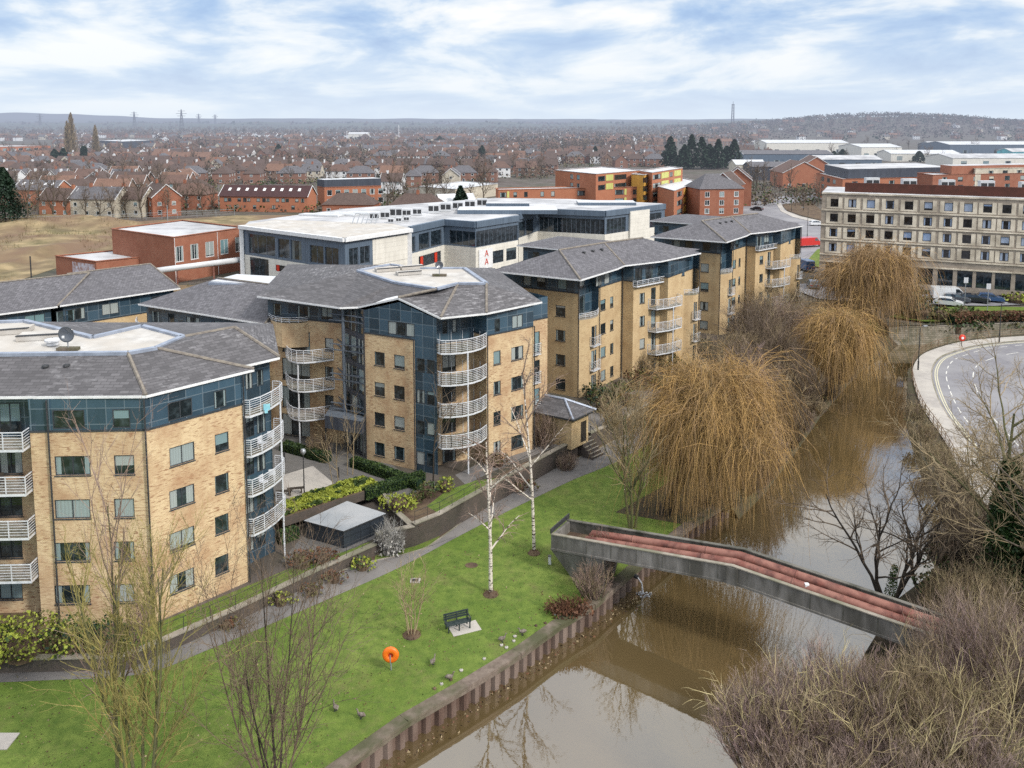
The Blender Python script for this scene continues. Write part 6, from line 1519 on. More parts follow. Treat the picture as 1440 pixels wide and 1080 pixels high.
# fallen leaves on the lawn and drift on the river
m = MB(); r = random.Random(61)
for i in range(5200):
    u, v = r.uniform(0, 960), r.uniform(640, 1080); q = P(u, v, LAWN+.02)
    if not inpoly_(q.x, q.y, lawn_poly): continue
    if noise.noise(q*.35) < -.12 and r.random() < .8: continue
    leaf(m, q, r.uniform(.05, .13), [LEAFB, LEAFO, TWIGT, SOIL][i % 4], r)
tag(m.build('leaf_litter', uv=False), 'fallen leaves and twigs scattered over the lawn', 'leaf litter', kind='stuff')
m = MB()
for i in range(420):
    f = r.random(); a, b = P(520, 1090, WAT), P(900, 830, WAT); q = a.lerp(b, f)+V((r.uniform(.1, 1.2)*r.random(), -r.uniform(.1, 1.4)*r.random(), .012)); leaf(m, q, r.uniform(.06, .22), [LEAFB, TWIGT, SOIL][i % 3], r)
tag(m.build('river_drift', uv=False), 'drifting twigs and leaves caught along the foot of the piling', 'drift', kind='stuff')

for i, (u, v) in enumerate([(1012, 712), (1040, 692), (1062, 680), (1084, 655), (1104, 628), (1122, 604), (1140, 582), (1160, 560), (1182, 536)]):
    q = P(u, v, -2.1); twig_bush('bank_bramble', ['first', 'second', 'third', 'fourth', 'fifth', 'sixth', 'seventh', 'eighth', 'ninth'][i]+' trailing bramble along the left water edge, counted away from the bridge', 'bramble', tuple(q), 2.0, 2.0, 1.9+.3*(i % 3), 150, [TWIGT, TWIG, TWIGP][i % 3], 500+i, w=.028, leafm=LEAFO, nleaf=60)
for i, (u, v, h_) in enumerate([(1000, 590, 8.0), (1040, 640, 7.0), (1020, 545, 8.5), (1100, 600, 7.5)]):
    bare_tree('tan_bank_tree', ['tan twigged tree rising through the back of the nearest willow', 'tan twigged tree at the river side of the nearest willow', 'pale branched tree above the nearest willow crown by the path', 'tan twigged tree between willow and grey thicket at the water'][i], 'tree', tuple(P(u, v, LAWN)), h_*.75, [(9, .6, 42, .12, .04, 5, .25), (7, .58, 42, .24, .02, 4, .15), (6, .55, 42, .3, -.04, 3, .1), (5, .6, 40, .3, -.1, 3, .1)], 520+i, BARKG, TWIGT, stems=4, rad=.10, spread=.55)
# ------------------------------------------------------------------ middle distance
def simple(name, label, cat, loc): return thing(name, label, cat, (loc[0], loc[1], loc[2] if len(loc) > 2 else 0))
def qwin(T, p0, p1, lst, **k):
    for w_ in lst: window(T, p0, p1, *w_[:4], panes=w_[4] if len(w_) > 4 else 1, **k)
# ---- office building
oz = 11.0
opx = [(340, 316.7, oz), (484.4, 334.4, oz), (575.6, 321.2, oz), (576, 319.5, 10.6), (624.4, 309.2, 10.6), (668.8, 312.5, 10.6), (728.8, 303.8, 10.6), (729.3, 301.5, 10.6), (756, 293.8, 10.6), (851, 297.5, 10.6), (935, 287.5, 10.6)]
op = [P2(*q) for q in opx]
OF = simple('office_building', 'long two storey white and blue grey office building with flat roofs behind the apartment blocks', 'office building', (op[1][0], op[1][1]))
wl, gl_, gg = MB(), MB(), MB()
def owall(i, j, wins, zs=5.4, top=10.0, low=(), big=()):
    p0, p1 = op[i], op[j]
    lw = [(along(p0, p1, a, 3), along(p0, p1, b, 3), c, d, n) for a, b, c, d, n in low]
    wall(wl, p0, p1, 0, zs, WHITECL, [x[:4] for x in lw]); qwin(OF, p0, p1, lw, pm=PANED, sill=False, fm=FRAMEG)
    ww = [(along(p0, p1, a, 7), along(p0, p1, b, 7), c, d, n) for a, b, c, d, n in wins]
    wall(gl_, p0, p1, zs, top, GREYCL, [x[:4] for x in ww], depth=.25); 
    for x in ww: window(OF, p0, p1, *x[:4], panes=x[4], depth=.2, fm=FRAMEG, pm=PANED, fw=.10, sill=False, rows=1)
owall(0, 1, [(350, 387, 5.8, 9.6, 3), (391, 407, 5.8, 9.4, 1), (409, 424, 5.8, 9.4, 1), (436, 455, 5.8, 9.0, 2), (457, 476, 5.8, 9.0, 2)], low=[(352, 378, 0.3, 5.1, 2), (388, 428, 3.2, 4.4, 3)])
owall(1, 2, [(491, 504, 5.9, 9.0, 2), (506.5, 520, 5.9, 9.0, 2)])
owall(3, 4, [(577, 584, 5.6, 8.6, 1), (589, 604, 5.6, 8.8, 1), (606, 621, 5.6, 8.8, 1)], low=[(589, 620, 2.2, 4.4, 3)])
owall(4, 5, [(632, 668, 5.6, 8.6, 4)], top=9.9)
owall(5, 6, [(669.6, 728, 5.4, 8.7, 10)], low=[(693, 708, 1.4, 4, 1), (712, 726, 1.4, 4, 1)], top=9.9)
owall(7, 8, [(730, 739, 5.4, 8.8, 1), (740, 750, 5.4, 8.8, 1)]); owall(8, 9, [(758, 850, 5.2, 8.8, 14)], top=9.9); owall(9, 10, [(853, 880, 5.2, 8.8, 5), (914, 930, 5.2, 8.8, 2)], top=9.9)
# overhanging grey fascias and white slab
for i, j, z0, z1, mt in ((0, 1, 10.35, 11.0, WHITE), (1, 2, 10.35, 11.0, WHITE)):
    a, t_, n_, L = frame_of(op[i], op[j]); gg.obox(a-n_*.02+V((0, 0, 9.98)), t_*L, n_*.03, (0, 0, .37), GREYCL); fr = MB(); fr.obox(a-t_*.3+V((0, 0, z0))-n_*.5, t_*(L+.6), n_*1.2, (0, 0, z1-z0), mt); fr.build('white_frame', OF)
for i, j in ((3, 4), (4, 5), (5, 6), (7, 8), (8, 9), (9, 10)):
    a, t_, n_, L = frame_of(op[i], op[j]); gg.obox(a-n_*.4+V((0, 0, 9.5)), t_*L, n_*.75, (0, 0, 1.25), GREYCL)
for p in (op[0], op[2]): pil = MB(); pil.obox(V((p[0]-.4, p[1]-.5, 0)), (.8, 0, 0), (0, .8, 0), (0, 0, 10.34), WHITE); pil.build('pillar', OF)
a, t_, n_, L = frame_of(op[1], op[2]); u0 = along(op[1], op[2], 524, 7); fr = MB(); fr.obox(a+t_*u0+V((0, 0, 5.4)), t_*(L-u0-.3), n_*.06, (0, 0, 4.6), WHITECL); fr.build('wall_panel', OF)
a, t_, n_, L = frame_of(op[9], op[10]); u0 = along(op[9], op[10], 884, 7); u1 = along(op[9], op[10], 911, 7); fr = MB(); fr.obox(a+t_*u0-n_*.3+V((0, 0, 3)), t_*(u1-u0), n_*.8, (0, 0, 7.0), WHITECL)
wl.build('wall', OF); gl_.build('cladding', OF); gg.build('fascia', OF); fr.build('wall_panel', OF)
back = [P2(*q, 10.6) for q in [(931, 285.6), (800, 279.5), (697, 278), (600, 285), (487, 293), (350, 311)]]
rp = [op[i] for i in (0, 1, 2, 3, 4, 5, 6, 7, 8, 9, 10)]+back
m = cdt_sheet('r', rp, [], 10.55, FLATG); 
for i in range(len(back)): 
    p, q = ([op[10]]+back)[i], back[i]; m.face([(p[0], p[1], 0), (q[0], q[1], 0), (q[0], q[1], 10.55), (p[0], p[1], 10.55)], WHITECL)
m.build('roof', OF)
m = MB(); m.prism([op[0], op[1], op[2], (op[2][0]-4, op[2][1]+7), (op[0][0]+4, op[0][1]+9)], 10.58, 11.02, WHITE, FLAT); m.build('roof_slab', OF)
for (x0, y0, x1, y1, h, mt) in ((-12, 186, 10, 194, .9, FLATW), (16, 205, 30, 211, .7, FLATW), (-6, 196, 4, 200, 1.4, FLATG)):
    m = MB(); m.box(x0, x1, y0, y1, 10.56, 10.56+h, GREYCL, mt); m.build('roof_plant_room', OF)
def ac_unit(T, q, sz=1.5, name='roof_unit'):
    m = MB(); m.box(q[0]-sz*.6, q[0]+sz*.6, q[1]-.5, q[1]+.5, q[2], q[2]+sz, FLATW); o = m.build(name, T)
    m = MB()
    for s_ in (-.3, .3): m.box(q[0]+s_*sz-.25*sz, q[0]+s_*sz+.25*sz, q[1]-.53, q[1]-.502, q[2]+.25*sz, q[2]+.8*sz, DARKM)
    m.build('fan_grille', o)
for i in range(5): a = P(610+i*17, 299.5-i*2.2, 10.6); ac_unit(OF, (a.x, a.y, 10.6), 2.0)
for i in range(5): a = P(527+i*15, 309-i*1.6, 10.6); ac_unit(OF, (a.x, a.y, 10.6), 1.6 if i != 2 else 2.2)
for i in range(3): a = P(550+i*11, 313-i*1.3, 10.6); ac_unit(OF, (a.x, a.y, 10.6), .9)
for i in range(4): a = P(420+i*22, 303-i*1.0, 10.6); m = MB(); m.obox(a, (9, -2.5, 0), (1, 2.2, 0), (0, 0, .35), FLATW); m.build('rooflight', OF)
m = MB(); a = P(494, 318, 10.6)
for i in range(6): m.bar(a+V((i*.9, 0, 0)), a+V((i*.9+.5, 1.8, 2.2)), .06, GALV)
m.bar(a+V((0, 0, .1)), a+V((5, 0, .1)), .07, GALV); m.bar(a+V((.5, 1.8, 2.2)), a+V((5, 1.8, 2.2)), .07, GALV); m.build('roof_screen', OF)
# red panels in the dark strips, and the notice board
a, t_, n_, L = frame_of(op[0], op[1])
for u in (389, 424): uu = along(op[0], op[1], u, 4); m = MB(); m.obox(a+t_*uu+V((0, 0, 3.25)), t_*.8, n_*.04, (0, 0, 1.1), REDP); m.build('red_panel', OF)
a, t_, n_, L = frame_of(op[3], op[4])
for u in (591, 611): uu = along(op[3], op[4], u, 4); m = MB(); m.obox(a+t_*uu+V((0, 0, 2.3)), t_*1.0, n_*.04, (0, 0, 2.0), REDP); m.build('red_panel', OF)
a, t_, n_, L = frame_of(op[5], op[6]); u0 = along(op[5], op[6], 673, 3); u1 = along(op[5], op[6], 692, 3); w_ = u1-u0; o0 = a+t_*u0+n_*.05
SG = thing('wall_sign', 'white board with red letters hanging on the office wall', 'sign', (o0.x, o0.y, 1.2)); m = MB(); m.obox(o0+V((0, 0, .8)), t_*w_, n_*.12, (0, 0, 4.0), WHITE); m.build('board', SG)
def stroke(m, o, t_, pts, z, sc, th=.12, mt=None):
    for (x0, y0, x1, y1) in pts: m.bar(o+t_*x0*sc+V((0, 0, z+y0*sc)), o+t_*x1*sc+V((0, 0, z+y1*sc)), th/2, mt or REDP)
m = MB(); of_ = o0+n_*.15+t_*(w_*.42); stroke(m, of_, t_, [(0, 0, .5, 1.2), (.5, 1.2, 1, 0), (.2, .45, .8, .45)], 3.3, 1.0); stroke(m, of_, t_, [(0, 0, .5, 1.2), (.5, 1.2, 1, 0), (.2, .45, .8, .45)], 1.6, 1.0); m.build('letters', SG)
# ---- brick hall and annex, white overhead pipe
def flatbox(name, label, cat, corners, zt, mat, roof, zb=0, depth=12, holes=(), par=.25, wm=None, hidden=None):
    """corners: left, near, right roof corners (px,py) at height zt"""
    a, b, c = [P2(*q, zt) for q in corners]; d = hidden or (a[0]+c[0]-b[0], a[1]+c[1]-b[1])
    T_ = thing(name, label, cat, (b[0], b[1], zb)); m = MB()
    segs = [(a, b), (b, c), (c, d), (d, a)]
    for i, (p, q) in enumerate(segs):
        hs = [(along(p, q, h[1], (h[3]+h[4])/2), along(p, q, h[2], (h[3]+h[4])/2), h[3], h[4], h[5]) for h in holes if h[0] == i]
        wall(m, p, q, zb, zt, mat, [h[:4] for h in hs]); 
        for h in hs: window(T_, p, q, *h[:4], panes=h[4], fm=wm or FRAMEW, fw=.09)
    m.build('wall', T_); m = MB(); m.prism([a, b, c, d], zt-par, zt-par+.02, roof); m.build('roof', T_)
    m = MB()
    for p, q in segs: m.bar((*p, zt), (*q, zt), .16, mat if roof is not FLATW else FLATG, r2=.07)
    m.build('parapet', T_); return T_
H_ = flatbox('brick_hall', 'red brick hall with pale flat roof and tall white framed windows beside the waste ground', 'hall', [(157, 321.5), (244, 333.5), (343, 319.5)], 8.9, REDB, FLATG, holes=[(1, 247, 258, 4.0, 7.0, 2), (1, 268, 279, 4.0, 7.0, 2), (1, 289, 301, 4.0, 7.0, 2), (1, 310, 321, 4.0, 7.0, 2), (1, 331, 340, 4.0, 7.0, 2)])
for u in (246, 306): 
    a, b, = P2(244, 333.5, 8.9), P2(343, 319.5, 8.9); gutter_pipe(H_, off(a, frame_of(a, b)[1], along(a, b, u, 5)), 0, 8.7, frame_of(a, b)[2], WHITE)
X_ = flatbox('brick_annex', 'low red brick annex with pale patched wall left of the brick hall', 'outbuilding', [(78, 359.5), (135, 367.5), (219, 359)], 3.9, REDB, FLATG)
a, b = P2(78, 359.5, 3.9), P2(135, 367.5, 3.9); m = MB(); aa, t_, n_, L = frame_of(a, b); m.obox(aa+t_*(L*.42)+n_*.01+V((0, 0, .2)), t_*(L*.54), n_*.02, (0, 0, 3.0), pmat('peeling_whitewash', (0.55, 0.55, 0.62), (0.3, 0.16, 0.12), 1.3, .9)); m.build('whitewashed_patch', X_)
m = MB(); p0_, p1_ = P(195, 384, 3.2), P(343, 364.5, 4.2); m.tube([p0_, p1_], .55, 12, FLATW); t = thing('overhead_pipe', 'thick white overhead pipe running along the brick hall', 'pipe', tuple(p0_)); m.build('pipe', t, smooth=True)
m = MB(); q = P(209, 384, 3.2); m.lathe((q.x, q.y, 3.2), [(1.0, -3.2), (1.0, .4), (.1, 1.8)], 10, FLATW); m.build('vent_cone', t)
for f in (.35, .7, .96): q = p0_.lerp(p1_, f); m = MB(); m.bar((q.x, q.y, 0), (q.x, q.y, q.z-.4), .12, RUST); m.build('support', t)
# waste ground
WG = [(-300, 430), (-300, 318), (-60, 312), (0, 308), (60, 306), (140, 308), (190, 312), (330, 318), (420, 308), (400, 330), (300, 400), (200, 420), (0, 440)]
wp = [P2(*q, .0) for q in WG]
rg_ = random.Random(5); mnd = MB()
def inpoly(x, y, poly):
    c = False; j = len(poly)-1
    for i in range(len(poly)):
        if (poly[i][1] > y) != (poly[j][1] > y) and x < (poly[j][0]-poly[i][0])*(y-poly[i][1])/(poly[j][1]-poly[i][1])+poly[i][0]: c = not c
        j = i
    return c
def mound(x, y):
    e = 1-min(1, max(0, (135-y)/25)); return .05+max(0, 2.6*noise.noise(V((x*.03, y*.03, 2)))+1.3*noise.noise(V((x*.09, y*.09, 5)))+.4*noise.noise(V((x*.3, y*.3, 1)))+.8)*e*min([1.0]+[0.0 for a_ in range(8) for r_ in (4, 8) if not (inpoly(x+r_*math.cos(a_*.785), y+r_*math.sin(a_*.785), wp) and not (x+r_*math.cos(a_*.785) > -98 and y+r_*math.sin(a_*.785) > 158 and x < -20))])
gx = [x*3.0 for x in range(-75, -14)]; gy = [y*3.0 for y in range(38, 100)]
for i in range(len(gx)-1):
    for j in range(len(gy)-1):
        if inpoly(gx[i]+1.5, gy[j]+1.5, wp) and not (gx[i] > -98 and gy[j] > 158 and gx[i] < -20):
            mnd.face([(gx[i], gy[j], mound(gx[i], gy[j])), (gx[i+1], gy[j], mound(gx[i+1], gy[j])), (gx[i+1], gy[j+1], mound(gx[i+1], gy[j+1])), (gx[i], gy[j+1], mound(gx[i], gy[j+1]))], ROUGH)
tag(mnd.build('waste_ground', smooth=True), kind='structure')
m = MB(); r = random.Random(12)
for i in range(5200):
    x, y = r.uniform(-200, -50), r.uniform(125, 285)
    if not inpoly(x, y, wp) or (x > -98 and y > 158 and x < -20): continue
    z = mound(x, y); 
    if noise.noise(V((x*.06, y*.06, 3))) < -.05: continue
    for _ in range(3): q = V((x+r.uniform(-.6, .6), y+r.uniform(-.6, .6), z)); rib(m, [q, q+V((r.uniform(-.4, .4), r.uniform(-.4, .4), r.uniform(.4, 1.0)))], .10, ROUGH if i % 3 else LEAFO, r)
tag(m.build('rough_grass', uv=False), 'rough dry grass and weeds on the waste ground', 'grass', kind='stuff')
fl = [P(-120, 322, 0), P(0, 318, 0), P(80, 316, 0), P(160, 313, 0), P(250, 309, 0), P(330, 305, 0)]
railing('site_fence', fl, 0.3, 'long wire fence with pale posts along the back of the waste ground', h=2.2, rails=3, mat=GALV, cat='fence', sp=5, r=.035)
for u, v, h, lb in ((45, 405, 6, 'dark pole on the waste ground behind the far left roofs'), (236, 314, 5.5, 'pale pole beside the waste ground behind the brick hall')):
    q = P(u, v, 0); m = MB(); m.tube([q, q+V((0, 0, h))], .12, 6, DARKM if h == 6 else GALV); tag(m.build('pole', origin=q), lb, 'pole')

# ---- gabled / hipped houses
def house_parts(T, w, d, h, rh, wm, rm_, hip=.0, wins=(), chim=((.3, 0),), fm=None, z0=0.0, o=(0, 0), simple_=False, skylights=(), name='wall', front=None):
    """house centred on o: w along x, d along y, front at -y. hip = fraction of hipping"""
    x0, x1, y0, y1 = o[0]-w/2, o[0]+w/2, o[1]-d/2, o[1]+d/2; m = MB(); ow = .35
    c = [(x0, y0), (x1, y0), (x1, y1), (x0, y1)]
    for i in range(4):
        hs = [(q[1]-q[3]/2, q[1]+q[3]/2, z0+q[2], z0+q[2]+q[4]) for q in wins if q[0] == i]
        wall(m, c[i], c[(i+1) % 4], z0, z0+h, wm, hs if not simple_ else (), depth=.1)
        for hh in hs:
            if simple_:
                a, t_, n_, _L = frame_of(c[i], c[(i+1) % 4]); P_ = lambda u, z, k: a+t_*u+n_*k+V((0, 0, z))
                m.face([P_(hh[0], hh[2], .03), P_(hh[1], hh[2], .03), P_(hh[1], hh[3], .03), P_(hh[0], hh[3], .03)], fm or FRAMEW)
                m.face([P_(hh[0]+.15, hh[2]+.15, .05), P_(hh[1]-.15, hh[2]+.15, .05), P_(hh[1]-.15, hh[3]-.15, .05), P_(hh[0]+.15, hh[3]-.15, .05)], PANED)
    hx = hip*d/2; zr = z0+h+rh; ra, rb_ = (x0+hx, o[1], zr), (x1-hx, o[1], zr)
    if hip < .05:
        m.face([(x1, y0, z0+h), (x1, y1, z0+h), (x1, o[1], zr)], wm); m.face([(x0, y1, z0+h), (x0, y0, z0+h), (x0, o[1], zr)], wm)
    ra, rb_ = (x0+hx-(ow*.6 if hip < .05 else 0), o[1], zr+.05), (x1-hx+(ow*.6 if hip < .05 else 0), o[1], zr+.05)
    e = z0+h-.15+.05
    X0, X1, Y0, Y1 = x0-ow, x1+ow, y0-ow, y1+ow
    rf = m if simple_ else MB()
    roof_faces(rf, [[(X0, Y0, e), (X1, Y0, e), rb_, ra], [(X1, Y1, e), (X0, Y1, e), ra, rb_]]+([[(X0, Y1, e), (X0, Y0, e), ra], [(X1, Y0, e), (X1, Y1, e), rb_]] if hip >= .05 else []), rm_)
    for xa in ((X0, X1) if hip < .05 and not simple_ else ()):
        for ya in (Y0, Y1): rf.bar((xa, ya, e), (xa, o[1], zr+.05), .06, FRAMEW, r2=.12)
    for sx in skylights:
        za = z0+h+rh*.45; ya = y0+(d/2)*.45; s_ = rh/(d/2); p = V((x0+sx, ya, za+.12)); rf.obox(p, (.9, 0, 0), (0, 1.1, 1.1*s_), (0, -s_*.1, .1), LAMPC)
    ch = m if simple_ else MB()
    for fx, fy in chim: cx_, cy_ = x0+w*fx, o[1]+fy; ch.box(cx_-.45, cx_+.45, cy_-.35, cy_+.35, z0+h+rh*.5, zr+1.1, wm if wm is not RENDER_ else REDB); ch.box(cx_-.2, cx_+.2, cy_-.2, cy_+.2, zr+1.1, zr+1.45, TILEO)
    if simple_: return m
    m.build(name, T); r_ = rf.build('roof', T)
    if chim: ch.build('chimney', r_)
    for q in wins:
        i = q[0]; window(T, c[i], c[(i+1) % 4], q[1]-q[3]/2, q[1]+q[3]/2, z0+q[2], z0+q[2]+q[4], panes=2 if q[3] > 1.3 else 1, fm=fm or FRAMEW, depth=.06, fw=.09)
def rowwins(w, floors=2, n=3, ww=1.3, hh=1.25, side=0, z=.9, fh=2.7): return [(side, w*(i+.5)/n, z+fh*k, ww, hh) for i in range(n) for k in range(floors)]
def house(name, label, cat, u, v, rz, w, d, h, rh, wm, rm_, **k):
    q = P(u, v, 0); T = thing(name, label, cat, tuple(q), rz=math.radians(rz)); ORG[T.name] = V((0, 0, 0)); house_parts(T, w, d, h, rh, wm, rm_, **k); return T
tw_ = [(0, 2.5+4.4*i, z, 1.1, 1.2) for i in range(7) for z in (1.0, 3.6)]
house('brick_terrace', 'long orange brick terrace with maroon roof and a row of small rooflights', 'terraced houses', 378, 296, -7, 31, 9, 5.3, 3.4, REDB2, TILEM, wins=[(0, 2.2+3.4*i, 1.0 if i % 2 else 3.4, 1.2, 1.3) for i in range(9)]+[(0, 3.6+3.4*i, 3.5, 1.2, 1.1) for i in range(8)], chim=(), skylights=[2.2+3.1*i for i in range(9)], fm=FRAME)
T = flatbox('apartment_building', 'orange brick flats with grey clad flat topped upper floor behind the maroon roofed terrace', 'flats', [(446, 262), (456, 263.5), (536, 261)], 7.2, REDB2, FLATG, holes=[(1, 460+12*i, 467+12*i, 4.2, 6.2, 1) for i in range(7)]+[(1, 460+12*i, 467+12*i, 1.0, 3.0, 1) for i in range(7)])
a, b, c = [P2(*q, 7.2) for q in [(446, 262), (456, 263.5), (536, 261)]]; m = MB(); m.prism([a, b, c, (a[0]+c[0]-b[0], a[1]+c[1]-b[1])], 7.22, 9.9, DKCL, FLATW); m.build('upper_floor', T)
house('brick_house', 'small brick house with brown hipped roof in front of the grey topped flats', 'house', 494, 300, -4, 17, 9, 3.4, 3.4, REDB, TILEB, hip=.9, wins=rowwins(17, 1, 4), chim=())
house('brick_house', 'brick house with blue grey roof and dormers behind the waste ground', 'house', 62, 291, -12, 17, 9, 6.5, 3.2, REDB2, SLATE2, wins=rowwins(17, 2, 4), skylights=(2, 5, 11, 14), chim=())
house('brick_house', 'brick house with a steep gable and pale bargeboards behind the waste ground', 'house', 90, 303, -14, 12, 8, 5.4, 3.6, REDB2, TILEB, wins=rowwins(12, 2, 3)+rowwins(8, 2, 1, side=1), chim=((.85, 0),))
house('rendered_house', 'large cream rendered house with grey roof half hidden by bare trees', 'house', 143, 304, -10, 16, 9, 6.0, 3.6, RENDER_, SLATE2, wins=rowwins(16, 2, 4)+rowwins(9, 2, 1, side=1))
house('rendered_house', 'second cream rendered house right of the large one', 'house', 186, 303, -10, 13, 9, 5.8, 3.6, RENDER_, TILEB, wins=rowwins(13, 2, 3), )
house('brick_house', 'brick house with pale gable edges right of the cream houses', 'house', 226, 302, -50, 13, 9, 6.4, 4.0, REDB, TILEB, wins=rowwins(13, 2, 3)+rowwins(9, 2, 2, side=1)+rowwins(9, 2, 2, side=3))
house('brick_house', 'dark roofed house between the gabled house and the maroon terrace', 'house', 272, 293, -8, 14, 9, 5.4, 3.6, REDB, TILER, wins=rowwins(14, 2, 3), hip=.8)
# school-like block far left, and long low roof
flatbox('school_building', 'pale pink brick two storey building at the far left beyond the evergreens', 'building', [(-60, 205), (0, 206.5), (71, 205)], 9.0, REDB2, FLATG, holes=[(1, 4+11*i, 10+11*i, 5.4, 7.6, 1) for i in range(6)]+[(1, 4+11*i, 10+11*i, 1.4, 3.6, 1) for i in range(6)])
flatbox('flat_roofed_hall', 'long low hall with bright white roof edge among bare trees on the left', 'hall', [(138, 197.5), (172, 199), (216, 197)], 9.5, DKCL, FLATW)
# white sheds behind the office
flatbox('industrial_shed', 'white roofed workshop behind the office building', 'shed', [(590, 262), (640, 266), (700, 258)], 5, RENDER_, FLATW, wm=FRAME, holes=[(0, 600+14*i, 606+14*i, 1, 2.4, 1) for i in range(3)])
house('workshop', 'small gabled white shed by the ivy grown tree behind the office', 'shed', 640, 297, 20, 12, 9, 3.4, 2.6, RENDER_, FLATW, wins=rowwins(12, 1, 3), chim=())
house('brick_house', 'brick house with brown hipped roof right behind the office units', 'house', 588, 302, -6, 17, 9, 3.6, 3.4, REDB, TILEB, hip=.9, wins=rowwins(17, 1, 3), chim=((.5, 0),))
# ---- orange brick and yellow flats
def flats(label, px, zt, floors, mat, cols, roof=FLATW, accents=(), zb=0, name='apartment_building', h=1.6, hidden=None, top=None):
    hs = []
    for (side, a, b) in cols:
        for k in range(floors): z = zt-2.5-2.9*k; hs.append((side, a, b, z, z+h, 1))
    T_ = flatbox(name, label, 'flats', px, zt, mat, roof, zb=zb, holes=hs, wm=FRAME, hidden=hidden); n = 0
    segs = [P2(*q, zt) for q in px]
    for side, a_, b_, mt in accents:
        p, q = segs[side], segs[side+1]; o_, t_, n_, L = frame_of(p, q); u0, u1 = along(p, q, a_, zt-3), along(p, q, b_, zt-3)
        for k in range(floors): m = MB(); m.obox(o_+t_*u0+n_*.01+V((0, 0, zt-2.6-2.9*k)), t_*(u1-u0), n_*.08, (0, 0, 2.0), mt); m.build('coloured_panel', T_)
    return T_
flats('low orange brick wing of the modern flats with dark windows', [(697, 264.5), (701, 266.8), (900, 262.5)], 8.6, 3, REDB2, [(1, 703, 712), (1, 722, 727), (1, 737, 742), (1, 760, 765), (1, 775, 780), (1, 812, 826), (1, 834, 838), (1, 853, 858), (1, 865, 877), (1, 890, 895)], accents=[(1, 713, 716, LIMECL), (1, 839, 843, LIMECL), (1, 878, 881, LIMECL)], roof=FLATG)
flats('tall orange brick block of the modern flats with lime panels', [(781, 239), (838, 244.5), (905, 239)], 13.6, 2, REDB2, [(0, 802, 806), (0, 811, 815), (1, 841, 851), (1, 864, 881)], accents=[(1, 852, 862, LIMECL)])
flats('yellow fronted stair block of the modern flats', [(888, 244.5), (906, 246), (917, 243.5)], 12.8, 3, YELCL, [(0, 904, 911), (1, 907, 913)])
flats('right hand orange brick block of the modern flats', [(900, 240), (917, 242.5), (960, 236)], 13.6, 4, REDB2, [(1, 918, 929), (1, 942, 946)], accents=[(1, 930, 940, LIMECL), (1, 948, 957, LIMECL)])
flats('end block of the modern flats with yellow bays next to the gabled brick houses', [(925, 262), (948, 268), (983, 255)], 9.0, 3, REDB2, [(1, 952, 959), (1, 970, 975)], accents=[(1, 961, 967, YELCL), (1, 977, 981, YELCL)])
# gabled red brick houses by the road
house('gabled_brick_building', 'tall red brick building with white windows and dark hipped roof near the main road', 'building', 1003, 301, 10, 15, 13, 9, 4.4, REDB, SLATE2, hip=.7, wins=rowwins(15, 3, 3, ww=1.6, hh=1.7)+rowwins(13, 3, 2, side=1, ww=1.6, hh=1.7), chim=())
house('gabled_brick_building', 'red brick gable with white bay strips facing the main road', 'building', 1021, 299, 62, 11, 9, 9.5, 4.2, REDB, TILEB, wins=rowwins(11, 3, 2, ww=2.2, hh=1.7), chim=())
house('gabled_brick_building', 'farther steep roofed brick building beside the main road bend', 'building', 1036, 287, 75, 15, 10, 9.5, 4.2, REDB, TILEB, wins=rowwins(15, 3, 3, ww=1.4, hh=2), chim=())
for i, (u, v, w, mt, rm_, lb) in enumerate([(1085, 252, 26, DKCL, SLATE2, 'long blue grey shed roof beyond the main road'), (1050, 248, 16, RENDER_, FLATW, 'small white and dark fronted unit beyond the main road')]):
    house('industrial_shed', lb, 'shed', u, v, 0, w, 16, 7, 2.2, mt, rm_, wins=rowwins(w, 1, 3, z=4), chim=())
house('brick_warehouse', 'orange brick warehouse with a wide gable facing the road bend', 'warehouse', 1120, 262, 88, 22, 19, 7, 5, REDB2, TILER, wins=rowwins(19, 1, 3, side=3), chim=())
house('brick_warehouse', 'orange brick gabled building behind the wide gabled warehouse', 'warehouse', 1142, 258, 80, 22, 14, 9, 4.5, REDB2, TILER, wins=rowwins(22, 2, 4), chim=())
def topped(T, px, z0, z1, mt, k=.8):
    a, b, c = [V((*P2(*q, z0), 0)) for q in px]; d = a+c-b; cen = (a+c)/2; m = MB(); m.prism([xy(cen+(p-cen)*k) for p in (a, b, c, d)], z0+.01, z1, mt, FLATG); m.build('upper_floor', T)
px = [(1148, 243), (1185, 252), (1345, 248)]
T = flats('long orange brick block with dark clad top floor behind the hotel', px, 9.5, 3, REDB2, [(1, 1198+26*i, 1206+26*i) for i in range(6)]+[(0, 1155+8*i, 1159+8*i) for i in range(3)], roof=FLATG); topped(T, px, 9.5, 13, DKCL, .88)
px = [(1290, 243), (1312, 246), (1500, 242)]
T = flats('dark red brick block right behind the hotel roof', px, 11.5, 3, REDB, [(1, 1325+22*i, 1332+22*i) for i in range(7)], roof=FLATG); topped(T, px, 11.5, 14.5, REDB, .7)
px = [(1360, 235), (1372, 237), (1520, 234)]
flats('buff flat roofed block at the right edge behind the dark red one', px, 13.5, 2, RENDER_, [(1, 1390+20*i, 1397+20*i) for i in range(5)], roof=FLATG)
